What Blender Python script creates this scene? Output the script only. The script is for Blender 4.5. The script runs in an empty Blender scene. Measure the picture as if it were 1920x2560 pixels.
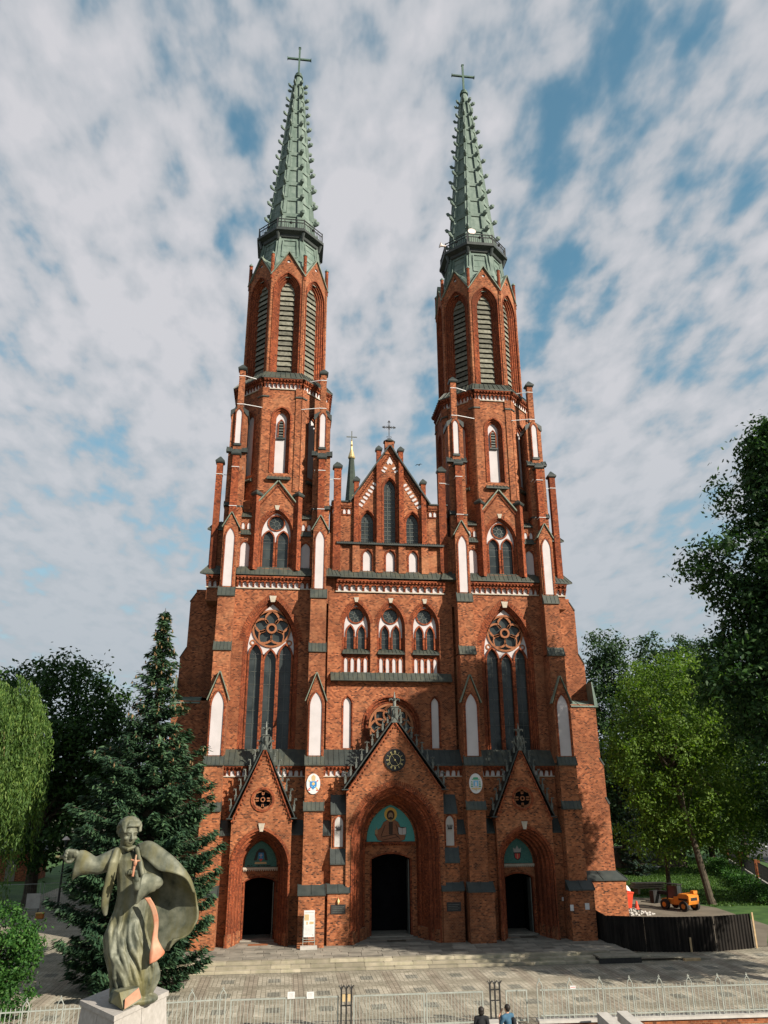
import bpy, math, random
import numpy as np
from mathutils import Matrix, Vector
from mathutils.geometry import tessellate_polygon
R = math.radians
SC = bpy.context.scene
COL = SC.collection
rng = np.random.default_rng(7)
random.seed(7)

# ------------------------------------------------------------------ camera
CAMP = np.array([-6.612, -50.63, 7.89])
YAW, PIT, ROL = R(6.956), R(20.232), R(-0.2276)
FPX = 1923.9                                   # focal length in pixels of the 1920 wide photograph
_fw = np.array([math.sin(YAW)*math.cos(PIT), math.cos(YAW)*math.cos(PIT), math.sin(PIT)])
_rt = np.array([math.cos(YAW), -math.sin(YAW), 0.0]); _up = np.cross(_rt, _fw)
_r2 = math.cos(ROL)*_rt + math.sin(ROL)*_up; _u2 = -math.sin(ROL)*_rt + math.cos(ROL)*_up
cam = bpy.data.cameras.new('camera'); cam_o = bpy.data.objects.new('camera', cam); COL.objects.link(cam_o)
cam.sensor_fit = 'HORIZONTAL'; cam.angle = 2*math.atan(960/FPX); cam.clip_start = 0.1; cam.clip_end = 5000
cam_o.matrix_world = Matrix(((_r2[0], _u2[0], -_fw[0], CAMP[0]), (_r2[1], _u2[1], -_fw[1], CAMP[1]),
                             (_r2[2], _u2[2], -_fw[2], CAMP[2]), (0, 0, 0, 1)))
SC.camera = cam_o

def px_ray(x, y):
    return _r2*((x-960)/FPX) - _u2*((y-1280)/FPX) + _fw
def on_z(x, y, z):                             # a pixel's ray met with a level
    d = px_ray(x, y); return CAMP + d*((z-CAMP[2])/d[2])
def on_y(x, y, Y):                             # a pixel's ray met with a plane parallel to the facade
    d = px_ray(x, y); return CAMP + d*((Y-CAMP[1])/d[1])

# ------------------------------------------------------------------ sky and sun
SUN_AZ, SUN_EL = R(46.5), R(29)                  # sun to the right of the facade's normal, in front of it
sdir = Vector((math.sin(SUN_AZ)*math.cos(SUN_EL), -math.cos(SUN_AZ)*math.cos(SUN_EL), math.sin(SUN_EL)))
W = bpy.data.worlds.new('World'); SC.world = W; W.use_nodes = True
nt = W.node_tree; nt.nodes.clear()
def wn(t, **k):
    n = nt.nodes.new(t)
    for a, b in k.items(): setattr(n, a, b)
    return n
def wl(a, b): nt.links.new(a, b)
def wmath(op, a, b=None, clamp=False):
    n = wn('ShaderNodeMath', operation=op, use_clamp=clamp)
    for i, v in enumerate((a, b)):
        if v is None: continue
        if isinstance(v, (int, float)): n.inputs[i].default_value = v
        else: wl(v, n.inputs[i])
    return n.outputs[0]
sky = wn('ShaderNodeTexSky', sky_type='NISHITA', sun_disc=False, sun_elevation=SUN_EL,
         sun_rotation=math.atan2(sdir.x, sdir.y), altitude=100, air_density=1.0, dust_density=0.6, ozone_density=2.0)
tc = wn('ShaderNodeTexCoord'); sp = wn('ShaderNodeSeparateXYZ'); wl(tc.outputs['Generated'], sp.inputs[0])
zc = wmath('ADD', wmath('MAXIMUM', sp.outputs[2], 0.0), 0.16)
cb = wn('ShaderNodeCombineXYZ')                # direction cast onto a flat cloud layer
wl(wmath('DIVIDE', sp.outputs[0], zc), cb.inputs[0]); wl(wmath('DIVIDE', sp.outputs[1], zc), cb.inputs[1])
mp = wn('ShaderNodeMapping'); mp.inputs['Rotation'].default_value = (0, 0, R(14)); mp.inputs['Scale'].default_value = (1.3, 0.78, 1)
mp.inputs['Location'].default_value = (3.1, 1.7, 0)
wl(cb.outputs[0], mp.inputs[0])
def wnoise(scale, det, rough, dist=0.0, w=0.0):
    n = wn('ShaderNodeTexNoise', noise_dimensions='4D'); wl(mp.outputs[0], n.inputs['Vector'])
    n.inputs['Scale'].default_value = scale; n.inputs['Detail'].default_value = det
    n.inputs['Roughness'].default_value = rough; n.inputs['Distortion'].default_value = dist; n.inputs['W'].default_value = w
    return n.outputs['Fac']
puffs = wnoise(11.5, 4, 0.5, 0.1, 1.3); med = wnoise(3.4, 3, 0.5, 0.2, 7.7); big = wnoise(1.1, 2, 0.5, 0.0, 4.2); fine = wnoise(30, 3, 0.6, 0.0, 2.0)
dens = wmath('ADD', wmath('ADD', wmath('MULTIPLY', puffs, 0.66), wmath('MULTIPLY', med, 0.56)),
             wmath('ADD', wmath('MULTIPLY', big, 0.32), wmath('MULTIPLY', fine, 0.08)))          # mean near 0.81
veil = wmath('SUBTRACT', 1.0, wmath('MULTIPLY', sp.outputs[2], 1.9), True)    # the layer closes up towards the horizon
dens = wmath('ADD', dens, wmath('MULTIPLY', veil, 0.09))
ramp = wn('ShaderNodeValToRGB'); wl(dens, ramp.inputs[0])
ramp.color_ramp.interpolation = 'EASE'
ramp.color_ramp.elements[0].position = 0.65; ramp.color_ramp.elements[0].color = (0.16, 0.16, 0.16, 1)
ramp.color_ramp.elements[1].position = 0.85; ramp.color_ramp.elements[1].color = (0.97, 0.97, 0.97, 1)
ccol = wn('ShaderNodeValToRGB'); wl(dens, ccol.inputs[0])
CK = 0.58
for i, (p, c) in enumerate(((0.70, (0.34, 0.42, 0.48)), (0.80, (0.47, 0.50, 0.54)), (0.94, (0.63, 0.625, 0.655)))):
    e = ccol.color_ramp.elements[i] if i < 2 else ccol.color_ramp.elements.new(p)
    e.position = p; e.color = (c[0]*CK, c[1]*CK, c[2]*CK, 1)
bg1 = wn('ShaderNodeBackground'); bg1.inputs['Strength'].default_value = 0.085
tint = wn('ShaderNodeMix', data_type='RGBA', blend_type='MULTIPLY'); tint.inputs[0].default_value = 1.0
wl(sky.outputs[0], tint.inputs[6]); tint.inputs[7].default_value = (0.62, 1.2, 1.06, 1)
wl(tint.outputs[2], bg1.inputs['Color'])
bg2 = wn('ShaderNodeBackground'); wl(ccol.outputs[0], bg2.inputs['Color']); bg2.inputs['Strength'].default_value = 1.0
mx = wn('ShaderNodeMixShader'); wl(ramp.outputs[0], mx.inputs[0]); wl(bg1.outputs[0], mx.inputs[1]); wl(bg2.outputs[0], mx.inputs[2])
bg3 = wn('ShaderNodeBackground'); bg3.inputs['Color'].default_value = (0.42*CK, 0.475*CK, 0.525*CK, 1)         # hazy air low down
mr = wn('ShaderNodeMapRange', interpolation_type='SMOOTHSTEP'); wl(sp.outputs[2], mr.inputs[0]); mr.inputs[1].default_value = 0.0; mr.inputs[2].default_value = 0.60; mr.inputs[3].default_value = 0.95; mr.inputs[4].default_value = 0.0
mx2 = wn('ShaderNodeMixShader'); wl(mr.outputs[0], mx2.inputs[0]); wl(mx.outputs[0], mx2.inputs[1]); wl(bg3.outputs[0], mx2.inputs[2])
wo = wn('ShaderNodeOutputWorld'); wl(mx2.outputs[0], wo.inputs['Surface'])

sl = bpy.data.lights.new('sun', 'SUN'); sl.energy = 5.0; sl.angle = R(0.5); sl.color = (1.0, 0.90, 0.76)
so = bpy.data.objects.new('sun', sl); COL.objects.link(so); so.rotation_euler = (-sdir).to_track_quat('-Z', 'Y').to_euler()
SC.view_settings.view_transform = 'Standard'; SC.view_settings.look = 'None'
SC.view_settings.exposure = 0.85; SC.view_settings.gamma = 1.0; SC.view_settings.use_curve_mapping = False

# ------------------------------------------------------------------ materials
MATS = {}
class NT:
    def __init__(s, name):
        s.m = bpy.data.materials.new(name); s.m.use_nodes = True; s.t = s.m.node_tree; s.t.nodes.clear()
        s.out = s.n('ShaderNodeOutputMaterial'); s.b = s.n('ShaderNodeBsdfPrincipled'); s.l(s.b.outputs[0], s.out.inputs[0])
        s.geo = s.n('ShaderNodeNewGeometry'); MATS[name] = s.m
    def n(s, t, **k):
        x = s.t.nodes.new(t)
        for a, b in k.items(): setattr(x, a, b)
        return x
    def l(s, a, b): s.t.links.new(a, b)
    def math(s, op, a, b=0.0, c=None, clamp=False):
        x = s.n('ShaderNodeMath', operation=op, use_clamp=clamp)
        for i, v in enumerate((a, b, c)):
            if v is None: continue
            if isinstance(v, (int, float)): x.inputs[i].default_value = v
            else: s.l(v, x.inputs[i])
        return x.outputs[0]
    def noise(s, scale, det=4, rough=0.55, vec=None, stretch=None, dist=0.0):
        v = vec or s.geo.outputs['Position']
        if stretch:
            m = s.n('ShaderNodeMapping'); m.inputs['Scale'].default_value = stretch; s.l(v, m.inputs[0]); v = m.outputs[0]
        x = s.n('ShaderNodeTexNoise'); s.l(v, x.inputs['Vector']); x.inputs['Scale'].default_value = scale
        x.inputs['Detail'].default_value = det; x.inputs['Roughness'].default_value = rough; x.inputs['Distortion'].default_value = dist
        return x.outputs['Fac']
    def ramp(s, fac, stops, inter='LINEAR'):
        r = s.n('ShaderNodeValToRGB'); s.l(fac, r.inputs[0]); r.color_ramp.interpolation = inter
        for i, (p, c) in enumerate(stops):
            e = r.color_ramp.elements[i] if i < 2 else r.color_ramp.elements.new(p)
            e.position = p; e.color = (*c, 1) if len(c) == 3 else c
        return r.outputs[0]
    def mix(s, fac, a, b, mode='MIX'):
        x = s.n('ShaderNodeMix', data_type='RGBA', blend_type=mode)
        for i, v in ((0, fac), (6, a), (7, b)):
            if isinstance(v, (int, float)): x.inputs[i].default_value = v
            elif isinstance(v, tuple): x.inputs[i].default_value = (*v, 1)
            else: s.l(v, x.inputs[i])
        return x.outputs[2]
    def bump(s, h, strength=0.3, dist=0.02):
        b = s.n('ShaderNodeBump'); s.l(h, b.inputs['Height']); b.inputs['Strength'].default_value = strength
        b.inputs['Distance'].default_value = dist; s.l(b.outputs[0], s.b.inputs['Normal'])
    def set(s, col=None, rough=None, metal=None, spec=None):
        for k, v in (('Base Color', col), ('Roughness', rough), ('Metallic', metal), ('Specular IOR Level', spec)):
            if v is None: continue
            if isinstance(v, (int, float)): s.b.inputs[k].default_value = v
            elif isinstance(v, tuple): s.b.inputs[k].default_value = (*v, 1)
            else: s.l(v, s.b.inputs[k])
        return s

def mat_noise(name, c1, c2, scale=3.0, rough=0.8, metal=0.0, bump=0.15, streak=None, rnd=0.0, spec=0.3, lo=0.3, hi=0.7):
    s = NT(name); col = s.ramp(s.noise(scale, 5), [(lo, c1), (hi, c2)])
    if streak:
        col = s.mix(s.math('MULTIPLY', s.ramp(s.noise(2.2, 4, 0.6, stretch=(1, 1, 0.12)), [(0.45, (0, 0, 0)), (0.7, (1, 1, 1))]), streak[1]), col, streak[0])
    if rnd:
        oi = s.n('ShaderNodeObjectInfo')
        hs = s.n('ShaderNodeHueSaturation'); s.l(col, hs.inputs['Color'])
        s.l(s.math('ADD', s.math('MULTIPLY', oi.outputs['Random'], 2*rnd), 1-rnd), hs.inputs['Value']); col = hs.outputs[0]
    s.set(col, rough, metal, spec)
    if bump: s.bump(s.noise(scale*9, 4), bump, 0.02)
    return s

def mat_brick(name, c1, c2, dark, mortar, patch, bw=0.155, bh=0.066):
    s = NT(name); g = s.geo
    cr = s.n('ShaderNodeVectorMath', operation='CROSS_PRODUCT'); s.l(g.outputs['True Normal'], cr.inputs[0]); cr.inputs[1].default_value = (0, 0, 1)
    nm = s.n('ShaderNodeVectorMath', operation='NORMALIZE'); s.l(cr.outputs[0], nm.inputs[0])
    dt = s.n('ShaderNodeVectorMath', operation='DOT_PRODUCT'); s.l(g.outputs['Position'], dt.inputs[0]); s.l(nm.outputs[0], dt.inputs[1])
    sx = s.n('ShaderNodeSeparateXYZ'); s.l(g.outputs['Position'], sx.inputs[0])
    cb = s.n('ShaderNodeCombineXYZ'); s.l(dt.outputs['Value'], cb.inputs[0]); s.l(sx.outputs[2], cb.inputs[1])
    br = s.n('ShaderNodeTexBrick'); s.l(cb.outputs[0], br.inputs['Vector'])
    br.inputs['Scale'].default_value = 1.0; br.inputs['Brick Width'].default_value = bw; br.inputs['Row Height'].default_value = bh+0.011
    br.inputs['Mortar Size'].default_value = 0.0065; br.inputs['Mortar Smooth'].default_value = 0.2; br.inputs['Bias'].default_value = 0.0
    br.inputs['Color1'].default_value = (0, 0, 0, 1); br.inputs['Color2'].default_value = (1, 1, 1, 1); br.inputs['Mortar'].default_value = (0, 0, 0, 1)
    base = s.ramp(br.outputs['Color'], [(0.0, dark), (0.16, tuple(0.45*a+0.55*b for a, b in zip(dark, c1))), (0.30, c1), (0.75, c2), (1.0, tuple(1.25*a for a in c2))])
    # patches of newer, paler brickwork and of sooty brickwork
    pn = s.noise(0.55, 5, 0.62, dist=0.4)
    base = s.mix(s.math('MULTIPLY', s.ramp(pn, [(0.53, (0, 0, 0)), (0.68, (1, 1, 1))]), 0.55), base, patch)
    sn = s.noise(0.35, 5, 0.65, stretch=(1, 1, 0.55))
    base = s.mix(s.math('MULTIPLY', s.ramp(sn, [(0.45, (0, 0, 0)), (0.68, (1, 1, 1))]), 0.72), base, tuple(0.38*a for a in c1), 'MIX')
    mott = s.noise(2.4, 5, 0.8)
    base = s.mix(0.8, base, s.ramp(mott, [(0.36, (0.55, 0.52, 0.50)), (0.5, (1.0, 1.0, 1.0)), (0.64, (1.35, 1.45, 1.5))]), 'MULTIPLY')
    col = s.mix(br.outputs['Fac'], base, mortar)
    s.set(col, 0.88, 0.0, 0.2); s.bump(s.math('ADD', s.math('MULTIPLY', br.outputs['Fac'], -0.6), s.math('MULTIPLY', s.noise(40, 3), 0.35)), 0.5, 0.012)
    return s
mat_brick('brick', (0.2138, 0.06188, 0.02594), (0.3094, 0.1056, 0.0455), (0.04732, 0.0182, 0.01229), (0.2457, 0.1229, 0.0728), (0.4004, 0.1775, 0.08645))
mat_brick('brick_moulded', (0.1911, 0.04277, 0.01729), (0.2639, 0.06734, 0.02548), (0.06825, 0.02002, 0.01183), (0.1092, 0.04368, 0.02548), (0.3003, 0.08918, 0.03822), 0.13, 0.075)
mat_brick('brick_low', (0.2275, 0.06825, 0.0273), (0.3231, 0.1092, 0.04459), (0.0455, 0.01911, 0.01274), (0.2366, 0.1319, 0.07735), (0.3913, 0.1683, 0.0819))
mat_noise('plaster', (0.4095, 0.3825, 0.387), (0.4815, 0.45, 0.459), 1.2, 0.8, 0, 0.05, streak=((0.378, 0.36, 0.324), 0.22), lo=0.25, hi=0.6)
mat_noise('plaster_low', (0.387, 0.369, 0.36), (0.45, 0.432, 0.423), 1.2, 0.8, 0, 0.05, streak=((0.198, 0.198, 0.144), 0.35))
mat_noise('copper_green', (0.1025, 0.146, 0.1246), (0.1763, 0.2255, 0.1952), 2.2, 0.65, 0, 0.12, streak=((0.0615, 0.1025, 0.082), 0.75), spec=0.25)
mat_noise('copper_dark', (0.05, 0.095, 0.075), (0.08, 0.13, 0.1), 3.0, 0.6, 0, 0.1, streak=((0.015, 0.025, 0.0225), 0.7))
mat_noise('roof_sheet', (0.026, 0.034, 0.031), (0.055, 0.063, 0.052), 1.6, 0.55, 0.0, 0.1, streak=((0.12, 0.105, 0.06), 0.3), spec=0.35)
mat_noise('roof_dark', (0.020, 0.027, 0.026), (0.038, 0.046, 0.042), 2.2, 0.5, 0.0, 0.08, spec=0.4)
mat_noise('coping_green', (0.12, 0.15, 0.115), (0.19, 0.22, 0.17), 2.2, 0.6, 0, 0.1, streak=((0.06, 0.08, 0.06), 0.6))
mat_noise('stone', (0.324, 0.288, 0.234), (0.45, 0.405, 0.333), 5, 0.85, 0, 0.2)
mat_noise('terracotta', (0.21, 0.078, 0.034), (0.29, 0.115, 0.052), 6, 0.8, 0, 0.2)
mat_noise('iron', (0.012, 0.013, 0.014), (0.03, 0.03, 0.03), 8, 0.5, 0.3, 0.05, spec=0.5)
mat_noise('louvre_wood', (0.085, 0.085, 0.062), (0.19, 0.185, 0.15), 4.0, 0.85, 0, 0.3, rnd=0.35)
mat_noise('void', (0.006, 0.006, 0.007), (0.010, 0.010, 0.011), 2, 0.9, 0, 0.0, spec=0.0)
mat_noise('turret_slate', (0.020, 0.030, 0.022), (0.04, 0.055, 0.04), 3, 0.5, 0, 0.1)
mat_noise('lead', (0.075, 0.085, 0.078), (0.13, 0.14, 0.125), 5, 0.5, 0.2, 0.05)
mat_noise('gold', (0.42, 0.32, 0.14), (0.58, 0.46, 0.24), 4, 0.4, 0.5, 0.0)
mat_noise('clock_gold', (0.60, 0.50, 0.22), (0.72, 0.62, 0.30), 4, 0.5, 0.1, 0.0)
mat_noise('clock_black', (0.008, 0.008, 0.009), (0.014, 0.014, 0.015), 4, 0.45, 0, 0.0)
mat_noise('white_paint', (0.504, 0.504, 0.504), (0.576, 0.576, 0.576), 6, 0.6, 0, 0.0)
mat_noise('fence_paint', (0.21, 0.23, 0.21), (0.30, 0.32, 0.29), 6, 0.6, 0, 0.05)
mat_noise('dish', (0.62, 0.52, 0.47), (0.68, 0.58, 0.53), 6, 0.6, 0, 0.0)
s = NT('glass'); s.set(s.ramp(s.noise(1.1, 3), [(0.3, (0.016, 0.022, 0.024)), (0.7, (0.045, 0.055, 0.056))]), 0.12, 0.0, 0.3)
s.bump(s.noise(1.3, 3), 0.22, 0.06)
mat_noise('mosaic_teal', (0.025, 0.20, 0.19), (0.09, 0.32, 0.30), 26, 0.6, 0, 0.2)
mat_noise('mosaic_dim', (0.02, 0.11, 0.095), (0.06, 0.17, 0.15), 18, 0.6, 0, 0.2)
mat_noise('mosaic_robe', (0.16, 0.065, 0.034), (0.25, 0.11, 0.06), 20, 0.7, 0, 0.2)
mat_noise('mosaic_skin', (0.26, 0.17, 0.09), (0.34, 0.23, 0.13), 20, 0.7, 0, 0.1)
mat_noise('mosaic_halo', (0.50, 0.30, 0.05), (0.60, 0.38, 0.08), 20, 0.6, 0, 0.1)
mat_noise('mosaic_line', (0.035, 0.018, 0.012), (0.05, 0.03, 0.02), 20, 0.7, 0, 0.0)
for n_, c_ in (('print_blue', (0.03, 0.16, 0.36)), ('print_gold', (0.55, 0.36, 0.12)), ('print_red', (0.42, 0.06, 0.05)), ('print_green', (0.05, 0.26, 0.14)),
               ('print_grey', (0.30, 0.30, 0.29)), ('print_dark', (0.025, 0.025, 0.025)), ('print_tan', (0.40, 0.30, 0.16)), ('print_lightblue', (0.16, 0.36, 0.55))):
    mat_noise(n_, c_, tuple(1.15*a for a in c_), 12, 0.7, 0, 0.0)
mat_noise('bronze', (0.0286, 0.0374, 0.0264), (0.1815, 0.187, 0.1408), 2.6, 0.58, 0.15, 0.2, streak=((0.1265, 0.11, 0.033), 0.7), spec=0.35)
mat_noise('copper_red', (0.34, 0.102, 0.051), (0.34, 0.221, 0.1445), 3, 0.6, 0.1, 0.1)
mat_noise('pedestal_stone', (0.27, 0.255, 0.235), (0.36, 0.34, 0.32), 7, 0.8, 0, 0.15)
mat_noise('concrete', (0.324, 0.3105, 0.288), (0.45, 0.432, 0.405), 3, 0.85, 0, 0.15)
mat_noise('granite', (0.144, 0.135, 0.1125), (0.243, 0.2205, 0.1845), 1.6, 0.8, 0, 0.15, rnd=0.33)
mat_noise('step_stone', (0.225, 0.2025, 0.1485), (0.342, 0.306, 0.234), 1.6, 0.85, 0, 0.2, rnd=0.25, streak=((0.126, 0.135, 0.072), 0.4))
mat_noise('soil', (0.055, 0.05, 0.035), (0.10, 0.09, 0.065), 2, 0.95, 0, 0.3)
mat_noise('lawn', (0.022, 0.060, 0.014), (0.060, 0.125, 0.026), 0.9, 0.9, 0, 0.5)
mat_noise('yard', (0.1054, 0.0899, 0.0682), (0.1612, 0.1395, 0.1085), 0.8, 0.95, 0, 0.3)
mat_noise('asphalt', (0.045, 0.047, 0.05), (0.07, 0.072, 0.075), 2, 0.9, 0, 0.2)
mat_noise('bark', (0.035, 0.028, 0.02), (0.085, 0.07, 0.05), 4, 0.95, 0, 0.5)
mat_noise('bark_willow', (0.14, 0.11, 0.05), (0.22, 0.18, 0.09), 4, 0.95, 0, 0.4)
mat_noise('cone_brown', (0.19, 0.125, 0.06), (0.27, 0.19, 0.10), 6, 0.9, 0, 0.2)
mat_noise('tin_fence', (0.005, 0.0045, 0.004), (0.013, 0.011, 0.010), 1.5, 0.8, 0.0, 0.2, streak=((0.05, 0.042, 0.035), 0.45), spec=0.15)
mat_noise('wood_pale', (0.34, 0.24, 0.13), (0.46, 0.34, 0.20), 5, 0.85, 0, 0.2)
mat_noise('wood_grey', (0.18, 0.17, 0.13), (0.27, 0.25, 0.20), 5, 0.9, 0, 0.25)
mat_noise('orange_paint', (0.50, 0.155, 0.012), (0.58, 0.19, 0.018), 4, 0.55, 0, 0.1, spec=0.4, streak=((0.10, 0.06, 0.03), 0.6))
mat_noise('red_paint', (0.55, 0.05, 0.02), (0.62, 0.07, 0.03), 4, 0.5, 0, 0.0)
mat_noise('rubber', (0.01, 0.01, 0.01), (0.02, 0.02, 0.02), 6, 0.8, 0, 0.1)
mat_noise('bag_white', (0.5, 0.5, 0.5), (0.62, 0.62, 0.62), 3, 0.8, 0, 0.2)
mat_noise('skin', (0.42, 0.23, 0.15), (0.50, 0.28, 0.19), 8, 0.6, 0, 0.0)
mat_noise('hair', (0.010, 0.008, 0.007), (0.022, 0.017, 0.014), 14, 0.5, 0, 0.3)
mat_noise('cloth_black', (0.008, 0.009, 0.011), (0.016, 0.017, 0.02), 6, 0.9, 0, 0.2)
mat_noise('cloth_blue', (0.028, 0.075, 0.125), (0.045, 0.105, 0.165), 6, 0.9, 0, 0.2)
mat_noise('cloth_jeans', (0.02, 0.03, 0.055), (0.035, 0.045, 0.075), 6, 0.9, 0, 0.2)
mat_noise('wall_white', (0.55, 0.54, 0.52), (0.64, 0.63, 0.61), 1, 0.85, 0, 0.1)
mat_noise('feather', (0.012, 0.012, 0.014), (0.02, 0.02, 0.022), 6, 0.7, 0, 0.0)

def mat_leaf(name, c1, c2, c3, trans=0.35):
    s = NT(name)
    rv = s.geo.outputs['Random Per Island']
    col = s.ramp(rv, [(0.0, c1), (0.6, c2), (1.0, c3)])
    col = s.mix(0.7, col, s.ramp(s.noise(0.35, 3), [(0.3, (0.6, 0.65, 0.6)), (0.7, (1.25, 1.2, 1.1))]), 'MULTIPLY')
    s.set(col, 0.6, 0.0, 0.25)
    tr = s.n('ShaderNodeBsdfTranslucent'); s.l(s.mix(1.0, col, (1.3, 1.5, 0.5), 'MULTIPLY'), tr.inputs[0])
    mx = s.n('ShaderNodeMixShader'); mx.inputs[0].default_value = trans
    s.l(s.b.outputs[0], mx.inputs[1]); s.l(tr.outputs[0], mx.inputs[2]); s.l(mx.outputs[0], s.out.inputs[0])
mat_leaf('leaf_maple', (0.012, 0.036, 0.010), (0.026, 0.066, 0.015), (0.048, 0.105, 0.020), 0.26)
mat_leaf('leaf_spruce', (0.015, 0.040, 0.023), (0.034, 0.076, 0.040), (0.075, 0.135, 0.066), 0.10)
mat_leaf('leaf_willow', (0.036, 0.080, 0.018), (0.075, 0.145, 0.034), (0.145, 0.215, 0.052), 0.32)
mat_leaf('leaf_shrub', (0.014, 0.055, 0.010), (0.032, 0.100, 0.018), (0.066, 0.150, 0.030), 0.3)
mat_leaf('leaf_poplar', (0.012, 0.033, 0.013), (0.025, 0.060, 0.022), (0.046, 0.092, 0.033), 0.22)
mat_leaf('leaf_lime', (0.055, 0.110, 0.017), (0.100, 0.175, 0.028), (0.165, 0.245, 0.043), 0.42)
mat_leaf('leaf_dark', (0.010, 0.034, 0.010), (0.022, 0.062, 0.016), (0.055, 0.118, 0.028), 0.28)
mat_leaf('leaf_blue', (0.020, 0.040, 0.032), (0.034, 0.062, 0.048), (0.05, 0.085, 0.065), 0.1)
mat_leaf('grass_blade', (0.020, 0.055, 0.010), (0.045, 0.105, 0.018), (0.085, 0.15, 0.03), 0.3)
# ------------------------------------------------------------------ helpers
class Fr:                                       # a vertical face: u along it, d into the wall, z up
    def __init__(s, ox=0.0, oy=0.0, ang=0.0): s.o = (ox, oy); s.c = math.cos(ang); s.s = math.sin(ang); s.a = ang
    def p(s, u, d, z): return (s.o[0]+u*s.c-d*s.s, s.o[1]+u*s.s+d*s.c, z)
    def mat(s, u, d, z): x, y, zz = s.p(u, d, z); return Matrix.Translation((x, y, zz)) @ Matrix.Rotation(s.a, 4, 'Z')
F0 = Fr()
class MB:
    def __init__(s): s.v = []; s.f = []; s.g = []
    def add(s, vs, fs):
        o = len(s.v); s.g.append((o, o+len(vs), len(s.f), len(s.f)+len(fs))); s.v += [tuple(v) for v in vs]; s.f += [tuple(i+o for i in f) for f in fs]
    def hexa(s, q):                              # 8 corners: bottom ring then top ring
        s.add(q, [(3, 2, 1, 0), (4, 5, 6, 7), (0, 1, 5, 4), (1, 2, 6, 5), (2, 3, 7, 6), (3, 0, 4, 7)])
    def box(s, x0, x1, y0, y1, z0, z1, fr=F0):
        p = fr.p; s.hexa([p(x0, y0, z0), p(x1, y0, z0), p(x1, y1, z0), p(x0, y1, z0), p(x0, y0, z1), p(x1, y0, z1), p(x1, y1, z1), p(x0, y1, z1)])
    def taper(s, b, t, z0, z1, fr=F0):           # rectangles b and t = (x0,x1,y0,y1)
        p = fr.p; s.hexa([p(b[0], b[2], z0), p(b[1], b[2], z0), p(b[1], b[3], z0), p(b[0], b[3], z0), p(t[0], t[2], z1), p(t[1], t[2], z1), p(t[1], t[3], z1), p(t[0], t[3], z1)])
    def prism(s, poly, d0, d1, fr=F0):           # polygon in (u,z) pushed from d0 to d1
        n = len(poly); vs = [fr.p(u, d0, z) for u, z in poly]+[fr.p(u, d1, z) for u, z in poly]
        s.add(vs, [tuple(range(n)), tuple(range(2*n-1, n-1, -1))]+[(i, i+n, (i+1) % n+n, (i+1) % n) for i in range(n)])
    def strip(s, a, da, b, db, fr=F0, close=False):   # quads between two outlines at their depths
        n = len(a); vs = [fr.p(u, da, z) for u, z in a]+[fr.p(u, db, z) for u, z in b]
        m = n if close else n-1
        s.add(vs, [(i, (i+1) % n, (i+1) % n+n, i+n) for i in range(m)])
    def plate(s, outer, holes, d, fr=F0):
        rings = [[Vector((u, z, 0)) for u, z in outer]]+[[Vector((u, z, 0)) for u, z in h] for h in holes]
        flat = [v for r in rings for v in r]; tri = tessellate_polygon(rings)
        s.add([fr.p(v.x, d, v.y) for v in flat], [tuple(t) for t in tri])
    def lathe(s, prof, c, n=16, ph=0.0):         # (r,z) profile about a vertical axis
        m = len(prof); vs = []
        for i in range(n):
            a = ph+2*math.pi*i/n
            vs += [(c[0]+r*math.cos(a), c[1]+r*math.sin(a), c[2]+z) for r, z in prof]
        s.add(vs, [(i*m+j, ((i+1) % n)*m+j, ((i+1) % n)*m+j+1, i*m+j+1) for i in range(n) for j in range(m-1)])
        s.add([vs[i*m] for i in range(n)], [tuple(range(n-1, -1, -1))]); s.add([vs[i*m+m-1] for i in range(n)], [tuple(range(n))])
    def tube(s, pts, rad, n=8, cap=True):
        pts = [Vector(p) for p in pts]; m = len(pts)
        if isinstance(rad, (int, float)): rad = [rad]*m
        vs = []; ref = None
        for i, p in enumerate(pts):
            t = (pts[min(i+1, m-1)]-pts[max(i-1, 0)])
            t = t.normalized() if t.length > 1e-9 else Vector((0, 0, 1))
            if ref is None: ref = t.orthogonal().normalized()
            a = (ref-t*ref.dot(t)); a = a.normalized() if a.length > 1e-6 else t.orthogonal().normalized(); ref = a; b = t.cross(a)
            r = rad[i]; rx, ry = r if isinstance(r, tuple) else (r, r)
            vs += [tuple(p+a*(rx*math.cos(2*math.pi*k/n))+b*(ry*math.sin(2*math.pi*k/n))) for k in range(n)]
        fs = [(i*n+k, i*n+(k+1) % n, (i+1)*n+(k+1) % n, (i+1)*n+k) for i in range(m-1) for k in range(n)]
        if cap: fs += [tuple(range(n-1, -1, -1)), tuple(range((m-1)*n, m*n))]
        s.add(vs, fs)
    def bar(s, a, b, w, h=None):                 # square bar from a to b
        h = h or w; a = Vector(a); b = Vector(b); t = (b-a).normalized(); up = Vector((0, 0, 1)) if abs(t.z) < 0.9 else Vector((0, 1, 0))
        x = t.cross(up).normalized()*(w/2); y = x.cross(t).normalized()*(h/2)
        s.hexa([a-x-y, a+x-y, a+x+y, a-x+y, b-x-y, b+x-y, b+x+y, b-x+y])
    def mesh(s, name, smooth=False):
        me = bpy.data.meshes.new(name); me.from_pydata(s.v, [], s.f); me.update()
        if smooth: me.shade_smooth()
        return me
def oct_pts(r, n=8):                              # octagon with a face to the front, inradius r
    R_ = r/math.cos(math.pi/8); return [(R_*math.cos(math.pi/8+i*math.pi/4), R_*math.sin(math.pi/8+i*math.pi/4)) for i in range(8)]
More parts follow.
